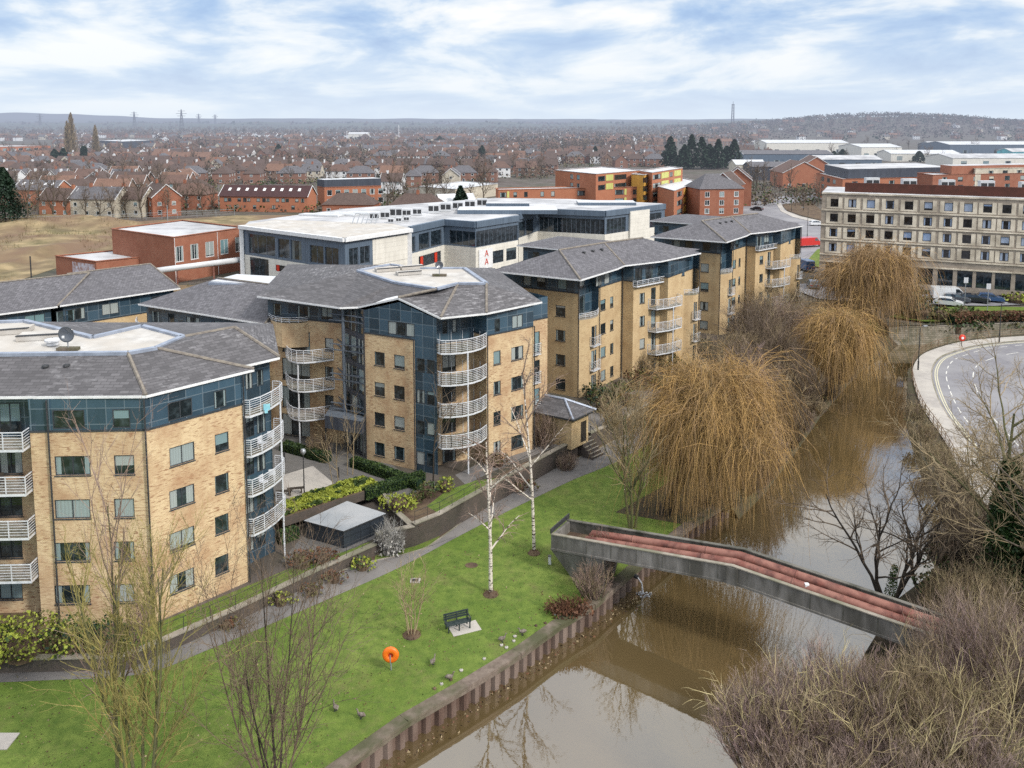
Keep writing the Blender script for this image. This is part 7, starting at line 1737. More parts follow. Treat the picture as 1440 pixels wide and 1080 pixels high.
# ---- hotel
hz = 17.6; hb = 1.0
h0, h1 = P2(1156, 272.3, hz), P2(1440, 281.7, hz); _a, ht, hn, hL = frame_of(h0, h1); h1 = off(h0, ht, hL+16); hL += 16
HT = thing('hotel', 'long beige stone hotel with rows of square dark windows facing the river', 'hotel', (h0[0], h0[1], hb)); m = MB(); pn = MB(); holes = []
cols = [1172.3, 1197.3, 1223.3, 1250, 1276.7, 1304, 1332.3, 1360, 1387, 1414, 1443, 1473]
us = [along(h0, h1, c, 12) for c in cols]
rows_z = [16.1, 13.35, 10.6, 7.85]
for u in us:
    for z in rows_z: holes.append((u-.68, u+.68, z-.85, z+.62, 1))
for i in range(len(us)-1):
    a_, b_ = us[i]+.9-1.6+.8, us[i+1]-.9; holes.append((us[i]-1.15, us[i]+1.25, 2.0, 4.9, 2))
wall(m, h0, h1, hb, hz, STONEB, [h[:4] for h in holes], depth=.2)
hbk = off(h1, hn, -14); hbl = off(h0, hn, -14)
for p, q in ((h1, hbk), (hbk, hbl), (hbl, h0)): wall(m, p, q, hb, hz, STONEB)
m.build('wall', HT)
for h in holes: window(HT, h0, h1, *h[:4], panes=h[4], depth=.16, fm=FRAME, pm=PANEH if h[2] > 5 else PANED, fw=.08, sill=False)
CREAM = pmat('cream_precast_panel', (0.78, 0.69, 0.56), (0.66, 0.58, 0.46), .8, .8, big=(.3, (.42, .36, .28)))
o_ = V((*h0, 0))
for z in (14.95, 12.2, 9.45, 6.7, 5.4): bnd = MB(); bnd.obox(o_+V((0, 0, z-.42))-n_*0+hn*.0, ht*hL, hn*.16, (0, 0, .24), CREAM); bnd.build('string_course', HT)
for u in us:
    for z in rows_z:
        m2 = MB(); m2.obox(o_+ht*(u-1.35)+hn*.002+V((0, 0, z-1.15)), ht*2.7, hn*.06, (0, 0, .29), CREAM); m2.obox(o_+ht*(u-1.35)+hn*.002+V((0, 0, z-.86)), ht*.66, hn*.06, (0, 0, 1.75), CREAM); m2.obox(o_+ht*(u+.69)+hn*.002+V((0, 0, z-.86)), ht*.66, hn*.06, (0, 0, 1.75), CREAM); m2.build('window_surround', HT)
m2 = MB(); m2.prism([off(h0, hn, .15), off(h1, hn, .15), off(hbk, hn, -.1), off(hbl, hn, -.1)], hz, hz+.3, CREAM, FLATG); m2.build('roof', HT)
u = along(h0, h1, 1187, 18); m2 = MB(); m2.obox(o_+ht*u-hn*2.2+V((0, 0, hz+.31)), ht*(hL-u), -hn*.4, (0, 0, 1.7), pmat('oxide_red_fascia', (.10, .035, .025), (.07, .028, .02), 1)); m2.build('roof_screen', HT)
for i in range(7): uu = u+4.5+i*6.2; q = o_+ht*uu-hn*4.5; ac_unit(HT, (q.x, q.y, hz+.8), 2.1)
# ---- ground of the hotel side
def patchz(name, px, z, mat, zb=None):
    pts = [P2(*q, z) for q in px]; m = cdt_sheet(name, pts, [], z, mat)
    if zb is not None:
        for i in range(len(pts)): p, q = pts[i], pts[(i+1) % len(pts)]; m.face([(p[0], p[1], zb), (q[0], q[1], zb), (q[0], q[1], z), (p[0], p[1], z)][::-1], mat)
    return tag(m.build(name), kind='structure')
patchz('car_park', [(1230, 395), (1300, 398), (1500, 405), (1500, 425), (1400, 430), (1250, 428), (1150, 420), (1100, 400)], .2, ROAD)
patchz('hotel_verge', [(1300, 452), (1250, 445), (1290, 432), (1400, 431), (1520, 433), (1520, 446), (1400, 449)], .3, GRASS)
patchz('main_road', [(1000, 345), (1030, 302), (1052, 285), (1085, 279), (1120, 272), (1200, 268), (1200, 276), (1140, 282), (1098, 288), (1110, 300), (1150, 312), (1180, 330), (1150, 372), (1080, 380)], .05, ROAD)
patchz('footway', [(1092, 287), (1098, 285.5), (1104, 296), (1125, 304), (1160, 312), (1155, 315), (1115, 305), (1098, 297)], .15, PAVE, 0.0)
patchz('roadside_verge', [(1105, 295), (1100, 287), (1140, 283), (1160, 300), (1160, 311), (1128, 303)], .12, SOIL)
patchz('forecourt_lawn', [(1130, 372), (1150, 350), (1156, 350), (1156, 376)], .25, GRASS)
# far bank hedges
hedge('long russet hedge on the grass verge above the stone river wall', [(1335, 452), (1380, 449), (1440, 448), (1500, 448)], .2, 1.0, 2.2, LEAFB, LEAFO, s=.35, seed=8, dens=40)
for i, (u, v, rx, rz, m1, lb) in enumerate([(1357, 441, 2.2, .9, LEAFG, 'rounded green bush on the verge below the white car'), (1430, 425, 2.4, 1.3, LEAFY, 'yellow green bush at the hotel wall near the right edge'), (1292, 447, 3.0, 2.6, LEAFD, 'dark tall bush right of the tan willow by the stone wall'), (1322, 449, 2.2, 1.5, LEAFO, 'olive bush at the left end of the russet hedge'), (1278, 440, 3.5, 3.6, LEAFD, 'dark green bush mass behind the tan willow')]):
    bush('verge_bush', lb, 'bush', tuple(P(u, v, .2)), rx, rx, rz, m1, LEAFO, s=.4, seed=300+i, twigs=20)
bush('wall_ivy', 'dark ivy sprawling over the stone river wall', 'ivy', tuple(P(1345, 468, -1.5)), 6, 1.0, 1.8, IVY, LEAFO, s=.35, seed=320)
bush('wall_ivy', 'second dark ivy patch on the stone river wall, farther right', 'ivy', tuple(P(1420, 464, -1.5)), 5, 1.0, 1.6, IVY, LEAFO, s=.35, seed=321)

patchz('rough_ground', [(150, 314), (330, 303), (560, 301), (700, 296), (720, 306), (600, 312), (420, 318), (300, 322)], .06, ROUGH)
# ---- vehicles
def car(label, q, ang, mt, kind='car', L=4.3, W=1.78):
    T = thing('parked_car' if kind != 'van' else 'parked_van', label, 'car' if kind != 'van' else 'van', tuple(q), rz=ang); ORG[T.name] = V((0, 0, 0))
    if kind == 'van': prof = [(-L/2, .35), (-L/2, 2.05), (-L/2+.15, 2.2), (L/2-1.75, 2.2), (L/2-1.0, 1.35), (L/2-.1, 1.05), (L/2, .75), (L/2, .35)]
    else: prof = [(-L/2, .32), (-L/2, .85), (-L/2+.12, .98), (-L/2+.55, 1.40), (-.5, 1.46), (.35, 1.42), (1.05, .98), (L/2-.25, .82), (L/2, .62), (L/2, .32)]
    def inset(z): return max(0, (z-.95))*.22 if kind != 'van' else max(0, (z-1.1))*.07
    m = MB()
    for i in range(len(prof)):
        a, b = prof[i], prof[(i+1) % len(prof)]; ia, ib = W/2-inset(a[1]), W/2-inset(b[1]); m.face([(a[0], -ia, a[1]), (a[0], ia, a[1]), (b[0], ib, b[1]), (b[0], -ib, b[1])], mt)
    for s_ in (1, -1):
        f = [(a[0], s_*(W/2-inset(a[1])), a[1]) for a in prof]; m.face(f if s_ > 0 else f[::-1], mt)
    m.build('body', T)
    if kind == 'van': gl = [[(L/2-1.72, 2.12), (L/2-1.02, 1.42)], [(L/2-1.85, 1.40), (L/2-1.12, 1.40), (L/2-1.8, 2.0), (L/2-2.3, 2.0), (L/2-2.3, 1.4)]]
    else: gl = [[(.42, 1.37), (1.0, 1.02)], [(-L/2+.45, 1.02), (.95, 1.0), (.3, 1.36), (-.5, 1.40), (-L/2+.75, 1.34)]]
    m = MB(); a, b = gl[0]; m.face([(a[0]+.03, -(W/2-.2), a[1]+.02), (b[0]+.03, -(W/2-.12), b[1]+.02), (b[0]+.03, (W/2-.12), b[1]+.02), (a[0]+.03, (W/2-.2), a[1]+.02)], PANED); m.build('windscreen', T)
    if kind != 'van': m = MB(); x = -L/2; m.face([(x+.14, -(W/2-.15), 1.02), (x+.14, (W/2-.15), 1.02), (x+.50, (W/2-.22), 1.36), (x+.50, -(W/2-.22), 1.36)][::-1], PANED); m.build('rear_window', T)
    for s_ in (1, -1):
        m = MB(); f = [(p[0], s_*(W/2-inset(p[1])+.012), p[1]) for p in gl[1]]; m.face(f if s_ > 0 else f[::-1], PANED); m.build('side_window', T)
        for x in (L/2-.85, -L/2+.8):
            m = MB(); r_ = .33; m.lathe((x, s_*(W/2-.12), r_), [(.02, -.1), (r_, -.1), (r_, .13), (.2, .135)], 14, TYRE, axis='y'); o = m.build('wheel', T); m = MB(); m.lathe((x, s_*(W/2-.12)+ (.02 if s_ > 0 else -.14), r_), [(.2, 0), (.2, .13), (.02, .13)], 12, GALV, axis='y'); m.build('rim', o)
        for x, mm, nm in ((L/2, LAMPC, 'headlight'), (-L/2, LAMPR, 'tail_light')): m = MB(); m.box(x-.04 if x > 0 else x-.02, x+.02 if x > 0 else x+.04, s_*(W/2-.3)-.16, s_*(W/2-.3)+.16, .66, .80, mm); m.build(nm, T)
    return T
R_ = math.radians
car('long white van parked in front of the hotel', P(1335, 421, .2), R_(-8), CARW, 'van', 5.9, 2.1)
car('white hatchback parked at the hedge side of the hotel car park', P(1334, 430, .2), R_(-30), CARW)
car('dark grey car beside the white hatchback', P(1345, 424.5, .2), R_(-30), CARS)
car('black people carrier parked at the right of the hotel car park', P(1369, 425, .2), R_(-25), CARK, L=4.9)
car('white car parked behind the black people carrier', P(1345, 415, .2), R_(-25), CARW)
car('grey car half hidden by the tan willow', P(1143, 404, .2), R_(80), CARS)
car('dark car on the main road bend', P(1064, 296, .05), R_(140), CARK)
car('dark car following on the main road behind the first one', P(1076, 284, .05), R_(70), CARS)
car('white car by the road in front of the hotel end', P(1148, 317, .05), R_(5), CARW)
car('red lorry cab shaped van in the yard beside the hotel', P(1136, 346, .2), R_(20), CARR, 'van', 7.0, 2.4)
0 and car('second red van parked behind the first in the yard beside the hotel', P(1128, 332, .2), R_(25), CARR, 'van', 8.0, 2.5)
car('silver car parked nearest the hotel entrance', P(1362, 416, .2), R_(-25), CARS)
car('dark blue car at the right end of the hotel car park', P(1392, 424, .2), R_(-25), CARB)
car('white estate car between the van and the black people carrier', P(1355, 409, .2), R_(-25), CARW)
car('blue van at the foot of the farther river block', P(1131, 379, .2), R_(100), CARB, 'van', 5.0, 2.0)
for i, (u, v, h, lb) in enumerate([(1113, 297, 8, 'tall lamp post at the main road junction'), (1096, 275, 8, 'lamp post farther up the main road'), (1135, 335, 8, 'lamp post near the red vans')]):
    street_lamp(P(u, v, .1), h, lb, 2.5, 1.2)
for u, v, h, lb in ((1356, 436, 5.4, 'pale signpost on the hotel verge'), (1388, 440, 4.8, 'pale lamp post on the verge below the hotel')):
    q = P(u, v, .2); t = thing('signpost', lb, 'signpost', tuple(q)); m = MB(); m.tube([q, q+V((0, 0, h))], .06, 6, GALV); m.build('post', t); m = MB(); m.box(q.x-.35, q.x+.35, q.y-.05, q.y-.01, q.z+h-.9, q.z+h, FLATW); m.build('sign_plate', t)
# ------------------------------------------------------------------ far town, woods and hills
def hill(x, y): return 33*math.exp(-((x-850)/330)**2-((y-1950)/330)**2)+9*math.exp(-((x-1150)/900)**2-((y-2300)/500)**2)
m = MB(); N = 36
xs = [-200+i*75 for i in range(N)]; ys = [1150+j*60 for j in range(34)]
for i in range(len(xs)-1):
    for j in range(len(ys)-1):
        q = [(xs[a], ys[b], hill(xs[a], ys[b])-.4) for a, b in ((i, j), (i+1, j), (i+1, j+1), (i, j+1))]
        if max(p[2] for p in q) > 0.0: m.face(q, GROUND)
tag(m.build('hill', smooth=True), kind='structure')
FARH = pmat('far_hill', (0.10, 0.12, 0.09), (0.07, 0.085, 0.065), .002, .95)
def ridge(name, d, u0, u1, hfun, n=160):
    m = MB(); pt = []
    for i in range(n+1):
        u = u0+(u1-u0)*i/n; x = (u-720)/FP*d; pt.append((x, d, hfun(u)))
    for i in range(n):
        a, b = pt[i], pt[i+1]; m.face([(a[0], a[1]-900, -1), (b[0], b[1]-900, -1), b, a], FARH); m.face([a, b, (b[0], b[1]+900, -1), (a[0], a[1]+900, -1)], FARH)
    tag(m.build(name), kind='structure')
ridge('far_hills', 12500, -500, 700, lambda u: 31+max(0, 85*(.55+.45*math.sin(u*.012+1.1))*math.exp(-((u-40)/260)**2)+14*noise.noise(V((u*.02, 0, 0)))+10))
ridge('far_hills', 7000, -400, 2000, lambda u: 30+9*noise.noise(V((u*.012, 3, 0)))+4*noise.noise(V((u*.06, 7, 0)))+4)
ridge('wooded_ridge', 3600, -400, 2000, lambda u: 17+9*noise.noise(V((u*.015, 9, 0)))+3*noise.noise(V((u*.1, 7, 0)))+ (14 if u > 1000 else 0))
# prototypes of houses
rp_ = random.Random(77)
styles = [('brick semi detached house with brown hipped roof', HOUSEB, TILEB, .9, 12, 8), ('brick house with red tiled roof', HOUSEB2, TILER, 0, 11, 8), ('cream rendered house with grey roof', RENDER_, SLATE2, 0, 10, 8), ('brick house with grey hipped roof', HOUSEB, SLATE2, .9, 13, 8),
          ('brick terrace house with brown roof', HOUSEB, TILEB, 0, 16, 8), ('white house with red hipped roof', WHITE, TILER, .8, 11, 8), ('orange roofed brick house', HOUSEB2, TILEO, 0, 13, 8), ('white gabled house with dark roof', WHITE, TILEB, 0, 9, 9)]
near_p, far_p = [], []
for k, (lb, wm_, rm_, hip, w_, d_) in enumerate(styles):
    T = thing('house', lb, 'house', (0, 0, 0)); house_parts(T, w_, d_, 5.2, 3.3, wm_, rm_, hip=hip, wins=rowwins(w_, 2, 3)+rowwins(d_, 2, 1, side=1)+rowwins(d_, 2, 1, side=3), chim=((.25, 0),) if k % 2 else ((.5, 0),)); near_p.append(T)
    mm = house_parts(None, w_, d_, 5.2, 3.3, wm_, rm_, hip=hip, wins=rowwins(w_, 2, 3)+rowwins(d_, 2, 1, side=1)+rowwins(d_, 2, 1, side=3), chim=((.25, 0),) if k % 2 else ((.5, 0),), simple_=True); far_p.append(mm)
far_me = [mm.build('house', origin=(0, 0, 0)) for mm in far_p]
KM = kidmap(); used_n = set(); used_f = set(); count = 0
def blocked(u, d):
    x = (u-720)/FP*d
    v = 168+HC*FP/d
    B_ = [(300, 545, 262, 330), (20, 300, 284, 330), (560, 700, 268, 330), (690, 780, 252, 330), (775, 1000, 236, 330), (985, 1160, 225, 420), (1090, 1600, 215, 430), (-400, 300, 300, 460), (-80, 78, 198, 214), (132, 222, 194, 203), (925, 1045, 205, 240), (1055, 1600, 188, 222)]
    return any(a < u < b and c < v < e for a, b, c, e in B_)
def place_house(k, x, y, rz, near, z=0.0):
    global count
    lab = styles[k][0]
    if near:
        o = near_p[k] if k not in used_n else copy_tree(near_p[k], None, KM); used_n.add(k); o['label'] = lab+' in the nearer streets of the far town'; o['group'] = 'houses of the nearer streets: '+lab
    else:
        o = far_me[k] if k not in used_f else far_me[k].copy()
        if k in used_f: COL.objects.link(o)
        used_f.add(k); o['label'] = lab+' in the distant streets of the town'; o['category'] = 'house'; o['group'] = 'houses of the distant streets: '+lab
    o.location = (x, y, z); o.rotation_euler = (0, 0, rz); count += 1
stuffH = MB(); stuff_n = 0
def merge(dst, src, x, y, rz, z=0.0, sc=1.0):
    c, s = math.cos(rz)*sc, math.sin(rz)*sc; b = len(dst.v)
    dst.v.extend([(x+c*a-s*e, y+s*a+c*e, z+f*sc) for a, e, f in src.v]); mi = [dst._m(q) for q in src.mats]
    dst.f.extend([tuple(b+i for i in f) for f in src.f]); dst.mi.extend([mi[q] for q in src.mi])
trees_near = []; d = 306.0
while d < 1500:
    off_ = rp_.uniform(-30, 30); rowang = rp_.choice([-.25, -.12, 0, .1, .28, -.4]); u = -60+off_; kbase = rp_.randrange(8)
    while u < 1120:
        x = (u-720)/FP*d; dd = d+(x+150)*math.tan(rowang)*.35+rp_.uniform(-2, 2); uu = 720+x*FP/dd
        k = kbase if rp_.random() < .55 else rp_.randrange(8)
        step = (styles[k][4]+rp_.uniform(1.5, 6))*FP/d
        wood = noise.noise(V((x*.006, dd*.006, 4)))
        if 660 < uu < 940 and dd < 820: wood = 0
        if not blocked(uu, dd) and wood < .2 and rp_.random() < (.84 if dd < 800 else .6):
            rz = rowang*.35+rp_.choice([0, 0, 0, math.pi/2])+rp_.uniform(-.06, .06)
            if count < 285 and dd < 900: place_house(k, x, dd, rz, dd < 420)
            else: merge(stuffH, far_p[k], x, dd, rz); stuff_n += 1
        elif not blocked(uu, dd): trees_near.append((x, dd))
        u += step
    d += 17+d*.016 if d < 700 else 20+d*.022
for i in range(150):   # suburbs on the right hand hill and beyond the sheds
    x, y = rp_.uniform(350, 1500), rp_.uniform(1300, 2300); merge(stuffH, far_p[rp_.randrange(8)], x, y, rp_.uniform(-.4, .4), hill(x, y))
for k in range(8):
    for used, lst in ((used_n, near_p), (used_f, far_me)):
        if k not in used:
            for c in KM.get(lst[k].name, []):
                for g in KM.get(c.name, []): bpy.data.objects.remove(g)
                bpy.data.objects.remove(c)
            bpy.data.objects.remove(lst[k])
tag(stuffH.build('distant_houses'), 'mass of small red and white houses far off towards the horizon', 'houses', kind='stuff')
# ---- industrial estate on the right
for i, (u, v, w_, d_, h_, rz, wm_, rm_, lb) in enumerate([
    (1125, 215, 75, 40, 10, 0, WHITECL, FLATW, 'big white warehouse farthest left in the industrial estate'), (1222, 221, 34, 40, 9, 5, WHITECL, FLATW, 'white gabled warehouse in the middle of the industrial estate'), (1290, 226, 50, 30, 6, -4, WHITECL, FLATW, 'low pale warehouse right of the gabled one'),
    (1380, 233, 60, 34, 6, 3, WHITECL, FLATG, 'grey roofed warehouse in front of the long white one'), (1400, 216, 110, 50, 9, 0, GREYCL, FLATW, 'very long white roofed warehouse at the right edge'), (1330, 214, 40, 30, 8, 0, GREYCL, FLATW, 'small white roofed unit left of the very long warehouse'), (1450, 228, 40, 20, 8, 0, panels('turquoise_cladding', (.10, .42, .48), (.08, .3, .35), 3, 9), FLATG, 'warehouse with a turquoise wall at the right edge'),
    (1045, 183, 60, 40, 10, 0, WHITECL, FLATW, 'distant white shed in front of the dark tower'), (1010, 188, 40, 30, 7, 0, WHITECL, FLATW, 'small distant white shed left of the tower shed'), (1185, 236, 40, 24, 6, 0, GREYCL, FLATG, 'grey shed between the estate and the orange brick block'), (505, 196, 30, 20, 9, 0, WHITECL, FLATW, 'white works building near the two white masts'), (1330, 187, 60, 30, 8, 0, WHITECL, FLATG, 'pale school building low on the wooded hill'), (1100, 232, 60, 24, 8, 0, GREYCL, SLATE2, 'blue grey shed beyond the main road bend')]):
    q = P(u, v, 0); T = thing('warehouse', lb, 'warehouse', tuple(q), rz=math.radians(rz)); ORG[T.name] = V((0, 0, 0)); house_parts(T, w_, d_, h_, 2.2, wm_, rm_, wins=rowwins(w_, 1, 4, ww=4, hh=3, z=1), chim=(), fm=FRAMEG)
# ---- dark tower, masts, pylons
q = P(1030, 181, 0); T = thing('lattice_tower', 'dark slender communications tower on the horizon at the right', 'tower', tuple(q)); s_ = 4.0; Ht = 31.2+20*q.y/FP
m = MB()
for a in (-1, 1):
    for b in (-1, 1): m.bar(q+V((a*s_, b*s_, 0)), q+V((a*s_*.7, b*s_*.7, Ht)), .7, DARKM)
for k in range(8): z = Ht*k/8; m.box(q.x-s_*.95, q.x+s_*.95, q.y-s_*.95, q.y+s_*.95, z, z+1.0, DARKM)
m.build('lattice', T); m = MB(); m.box(q.x-s_, q.x+s_, q.y-s_, q.y+s_, Ht, Ht+3, DARKM); m.bar(q+V((0, 0, Ht)), q+V((0, 0, Ht+12)), .6, DARKM); m.build('mast', T)
for u, v, top in ((561, 200, 176), (488, 197, 184)):
    q = P(u, v, 0); h_ = 31.2-(top-168)*q.y/FP; m = MB(); m.tube([q, q+V((0, 0, h_))], .45, 8, WHITE); tag(m.build('mast', origin=q), 'tall white mast in the middle of the far town' if u == 561 else 'shorter white mast left of the tall one', 'mast')
def pylon(u, d, top, label):
    q = D(u, d, 0); h_ = 31.2+(168-top)*d/FP; T = thing('electricity_pylon', label, 'pylon', tuple(q)); m = MB(); wd_ = h_*.09
    for a in (-1, 1):
        for b in (-1, 1): m.bar(q+V((a*wd_, b*wd_, 0)), q+V((a*.4, b*.4, h_)), d*.00022, DARKM)
    for k in range(1, 6): z = h_*k/6; w2 = wd_*(1-k/6)+.3; m.bar(q+V((-w2, -w2, z)), q+V((w2, -w2, z+h_/6*.6)), d*.00016, DARKM); m.bar(q+V((w2, -w2, z)), q+V((-w2, -w2, z+h_/6*.6)), d*.00016, DARKM)
    m.build('lattice', T); m = MB()
    for z, w2 in ((.68, .2), (.8, .26), (.92, .17)): m.bar(q+V((-h_*w2, 0, h_*z)), q+V((h_*w2, 0, h_*z)), d*.00022, DARKM)
    m.build('cross_arms', T)
pylon(258, 2600, 154, 'largest electricity pylon on the left horizon'); pylon(282, 4200, 160, 'small pylon just right of the largest one'); pylon(305, 4600, 161, 'smallest pylon on the left horizon'); pylon(60, 3300, 160, 'small pylon near the left edge of the horizon'); pylon(192, 3000, 157, 'thin pylon left of the largest one')
# ---- trees of the middle distance
CF_FAR = [(9, .5, 38, .1, .06, 5, .2), (7, .52, 38, .2, .05, 4, .15), (6, .55, 40, .25, .03, 3, .1), (4, .6, 40, .2, 0, 2, .1)]
protos = []; MINW[0] = .11
for k in range(5):
    r = random.Random(400+k); t = thing('bare_tree', 'x', 'tree', (0, 0, 0)); w_, g_ = MB(), MB()
    cf = [list(c) for c in CF_FAR]
    grow(w_, g_, V((0, 0, -.2)), V((r.uniform(-.05, .05), 0, 1)).normalized(), 10.5+k*.6, .26, 0, CF_FAR, r, BARK, FARTW)
    g2 = MB(); 
    # widen fine shoots so that they carry at a distance
    g2.v, g2.f, g2.mi, g2.mats = g_.v, g_.f, g_.mi, g_.mats
    w_.build('trunk', t, uv=False); g2.build('crown', t, uv=False); protos.append(t)
def conifer(name, label, loc, h, r0, seed, mat=None, n=1500, s=.55, group=None, col=False):
    r = random.Random(seed); q = V(loc); t = thing(name, label, 'evergreen tree', loc, group); m = MB(); m.tube([q, q+V((0, 0, h*.95))], [.25, .05], 6, BARKD); m.build('trunk', t); m = MB()
    for i in range(n):
        f = r.random()**.8; a = r.random()*6.283; k = r0*((1-f)**(.8 if not col else .25)*(.95 if not col else .8)+.05)*r.uniform(.55, 1.1)*(1+.35*noise.noise(V((math.cos(a)*2, math.sin(a)*2, f*6+seed))))
        leaf(m, q+V((math.cos(a)*k, math.sin(a)*k, h*(.06+.94*f))), s*r.uniform(.7, 1.4), mat or LEAFD, r)
    m.build('crown', t, uv=False); return t
conifer('evergreen_tree', 'big dark evergreen at the left edge behind the waste ground', tuple(P(8, 316, 0)), 17, 6.5, 1, n=5200, s=.6)
conifer('evergreen_tree', 'green conifer pair, left one, before the pink brick building', tuple(P(78, 236, 0)), 12, 6, 2, n=1500, s=1.0); conifer('evergreen_tree', 'right hand conifer of the pair beside the narrow cypress', tuple(P(90, 236, 0)), 12.5, 6, 3, n=1500, s=1.0)
conifer('cypress_tree', 'narrow dark cypress with rounded top', tuple(P(119, 234, 0)), 13.5, 3.2, 4, n=1500, s=.9, col=True)
for i in range(11):
    u = 938+i*9.3+random.Random(i).uniform(-6, 6); conifer('evergreen_tree', 'dark conifer in the tall evergreen clump behind the modern flats', tuple(P(u, 236+(i % 3), 0)), 16+10*noise.noise(V((i*1.3+.5, 0.3, 0))), 5.5+2*random.Random(i).random(), 20+i, n=900, s=1.3, group='conifers of the evergreen clump behind the modern flats')
for u, v, h_, r0, lb in ((392, 222, 11, 6, 'dark evergreen among the far houses left of centre'), (678, 228, 12, 5.5, 'dark evergreen among the houses behind the office'), (837, 226, 11, 4, 'small dark conifer beside the white gabled house'), (1184, 230, 10, 7, 'dark conifer left of the warehouses'), (1172, 231, 9, 6, 'lower dark conifer at the foot of the warehouse conifer'), (1292, 228, 8, 6, 'dark conifer before the long warehouse'), (648, 300, 9, 3.4, 'green ivy grown tree behind the office units'), (618, 205, 12, 7, 'far evergreen near the tall white mast')):
    conifer('evergreen_tree', lb, tuple(P(u, v, 0)), h_, r0, int(u), n=900, s=1.0)
# poplars on the left horizon
def poplar(u, v, h, label):
    q = P(u, v, 0); t = thing('poplar_tree', label, 'poplar', tuple(q)); r = random.Random(int(u)); m, g = MB(), MB(); m.tube([q, q+V((0, 0, h))], [.5, .1], 6, BARK); m.build('trunk', t)
    for i in range(1500):
        f = r.random(); a = r.random()*6.28; k = h*.15*(1-f)**.5*r.uniform(.1, 1); b = q+V((math.cos(a)*k*.6, math.sin(a)*k*.6, h*(.1+.85*f))); rib(g, [b, b+V((math.cos(a)*k*.4, math.sin(a)*k*.4, h*.07))], .35, TWIGT if i % 3 else FARTW, r)
    g.build('crown', t, uv=False)
poplar(103, 228, 36, 'tall pointed poplar breaking the horizon on the left'); poplar(136, 226, 27, 'lower brownish poplar right of the tall one'); poplar(97, 229, 30, 'slimmer poplar touching the tall one')
used = set(); KM = kidmap()
def put_tree(x, y, sc, i, label, group):
    k = i % 5; o = protos[k] if k not in used else copy_tree(protos[k], None, KM); used.add(k); o.location = (x, y, hill(x, y)); o.scale = (sc, sc, sc*random.Random(i).uniform(.85, 1.1)); o.rotation_euler = (0, 0, i*1.37); o['label'] = label; o['category'] = 'tree'; o['group'] = group
spec = [(55, 305), (22, 312), (75, 312), (120, 308), (160, 309), (178, 306), (200, 308), (235, 306), (262, 303), (285, 303), (300, 300), (250, 296), (215, 298), (140, 312), (95, 309), (555, 292), (545, 298), (625, 288), (610, 292), (600, 296), (570, 300), (660, 292), (680, 288), (40, 318), (-20, 320), (1050, 282), (1062, 276), (1075, 272), (1090, 268), (1045, 274), (1110, 268), (1118, 290), (1130, 296), (690, 250), (720, 246), (740, 250), (760, 246), (672, 256), (1060, 268), (1150, 290)]
for i, (u, v) in enumerate(spec):
    q = P(u, v, 0); put_tree(q.x, q.y, random.Random(i).uniform(.7, 1.05), i, 'bare brown tree standing among the nearest houses beyond the waste ground and offices', 'bare trees among the nearest town houses')
rt = random.Random(31); n_ = 0; k = 0
rt.shuffle(trees_near)
for x, y in trees_near:
    if y > 900 or n_ > 140: continue
    put_tree(x+rt.uniform(-4, 4), y+rt.uniform(-4, 4), rt.uniform(.6, .95), 50+n_, 'bare brown tree between the houses of the far town', 'bare trees in the far town'); n_ += 1
while n_ < 295:
    dd = 330+(rt.random()**1.3)*700; u = rt.uniform(-40, 1440); v = 168+HC*FP/dd
    if blocked(u, dd) and not (200 < v < 232 and u > 1040): continue
    put_tree((u-720)/FP*dd, dd, rt.uniform(.55, .95), 50+n_, 'bare brown tree between the houses of the far town', 'bare trees in the far town'); n_ += 1
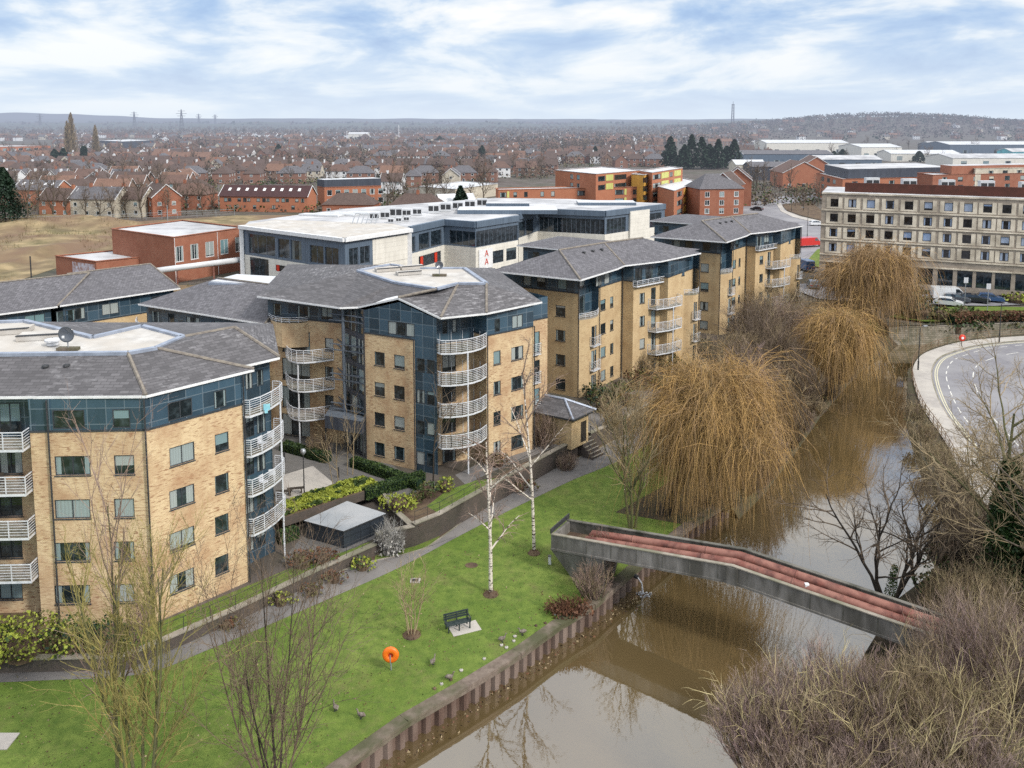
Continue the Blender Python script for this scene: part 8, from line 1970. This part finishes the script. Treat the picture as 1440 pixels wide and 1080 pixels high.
# ---- far woods: masses nobody could count
FT2 = pmat('far_wood_mauve', (0.135, 0.105, 0.10), (0.09, 0.07, 0.068), .05, .95); FT3 = pmat('far_wood_tan', (0.20, 0.15, 0.10), (0.13, 0.10, 0.075), .05, .95)
wdm = MB(); r = random.Random(88)
def tuft(m, x, y, h, rr, mat, r, n=16, s=2.0):
    z0 = hill(x, y)
    for i in range(n):
        d_ = V((r.gauss(0, 1), r.gauss(0, 1), r.gauss(0, 1))).normalized()*(.45+.6*r.random()); leaf(m, V((x+d_.x*rr, y+d_.y*rr, z0+h*.56+d_.z*h*.44)), s*r.uniform(.6, 1.3), mat, r)
for i in range(11500):
    dd = 420*math.exp(r.random()*2.1); u = r.uniform(-60, 1500); x = (u-720)/FP*dd; v = 168+HC*FP/dd
    nz = noise.noise(V((x*.0035, dd*.0035, 4)))
    wood = (690 < u < 1060 and 185 < v < 222) or (1040 < u and v < 196) or dd > 1500
    if not wood and nz < .0 and r.random() < .5: continue
    if blocked(u, dd) and not (1040 < u and v < 190): continue
    mt = [FARTW, FT2, FT3, FARTW][r.randrange(4)] if r.random() > .06 else LEAFD
    tuft(wdm, x, dd, r.uniform(5, 9.5) if not wood else r.uniform(8, 13), r.uniform(2.5, 5.0), mt, r, n=26 if dd < 900 else 13, s=1.1 if dd < 900 else 2.3)
for i in range(1100):
    dd = r.uniform(3200, 6800); u = r.uniform(-60, 1500); tuft(wdm, (u-720)/FP*dd, dd, r.uniform(14, 24), r.uniform(15, 34), FT2 if i % 3 else LEAFD, r, n=9, s=11)
for i in range(2600):
    x, y = r.gauss(950, 420), r.gauss(1800, 260)
    if x > 380: tuft(wdm, x, y, r.uniform(7, 13), r.uniform(5, 9), FT2 if i % 4 else LEAFD, r, n=14, s=2.6)
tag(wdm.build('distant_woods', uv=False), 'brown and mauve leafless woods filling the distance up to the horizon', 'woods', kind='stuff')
# scattered garden bushes and fences among the houses read as ground cover
gv = MB()
for i in range(9000):
    dd = 285*math.exp(r.random()*1.1); u = r.uniform(-60, 1160); v = 168+HC*FP/dd
    if blocked(u, dd) and not (20 < u < 545 and 290 < v < 312) and not (1040 < u < 1160 and 262 < v < 290): continue
    x = (u-720)/FP*dd; mt = [FARTW, LEAFO, LEAFG, FT3, FARTW][r.randrange(5)]
    for _ in range(7): leaf(gv, V((x+r.gauss(0, 1.3), dd+r.gauss(0, 1.3), r.uniform(.2, 2.4))), r.uniform(.6, 1.2), mt, r)
tag(gv.build('garden_greenery', uv=False), 'low hedges and garden shrubs scattered between the far houses', 'shrubs', kind='stuff')
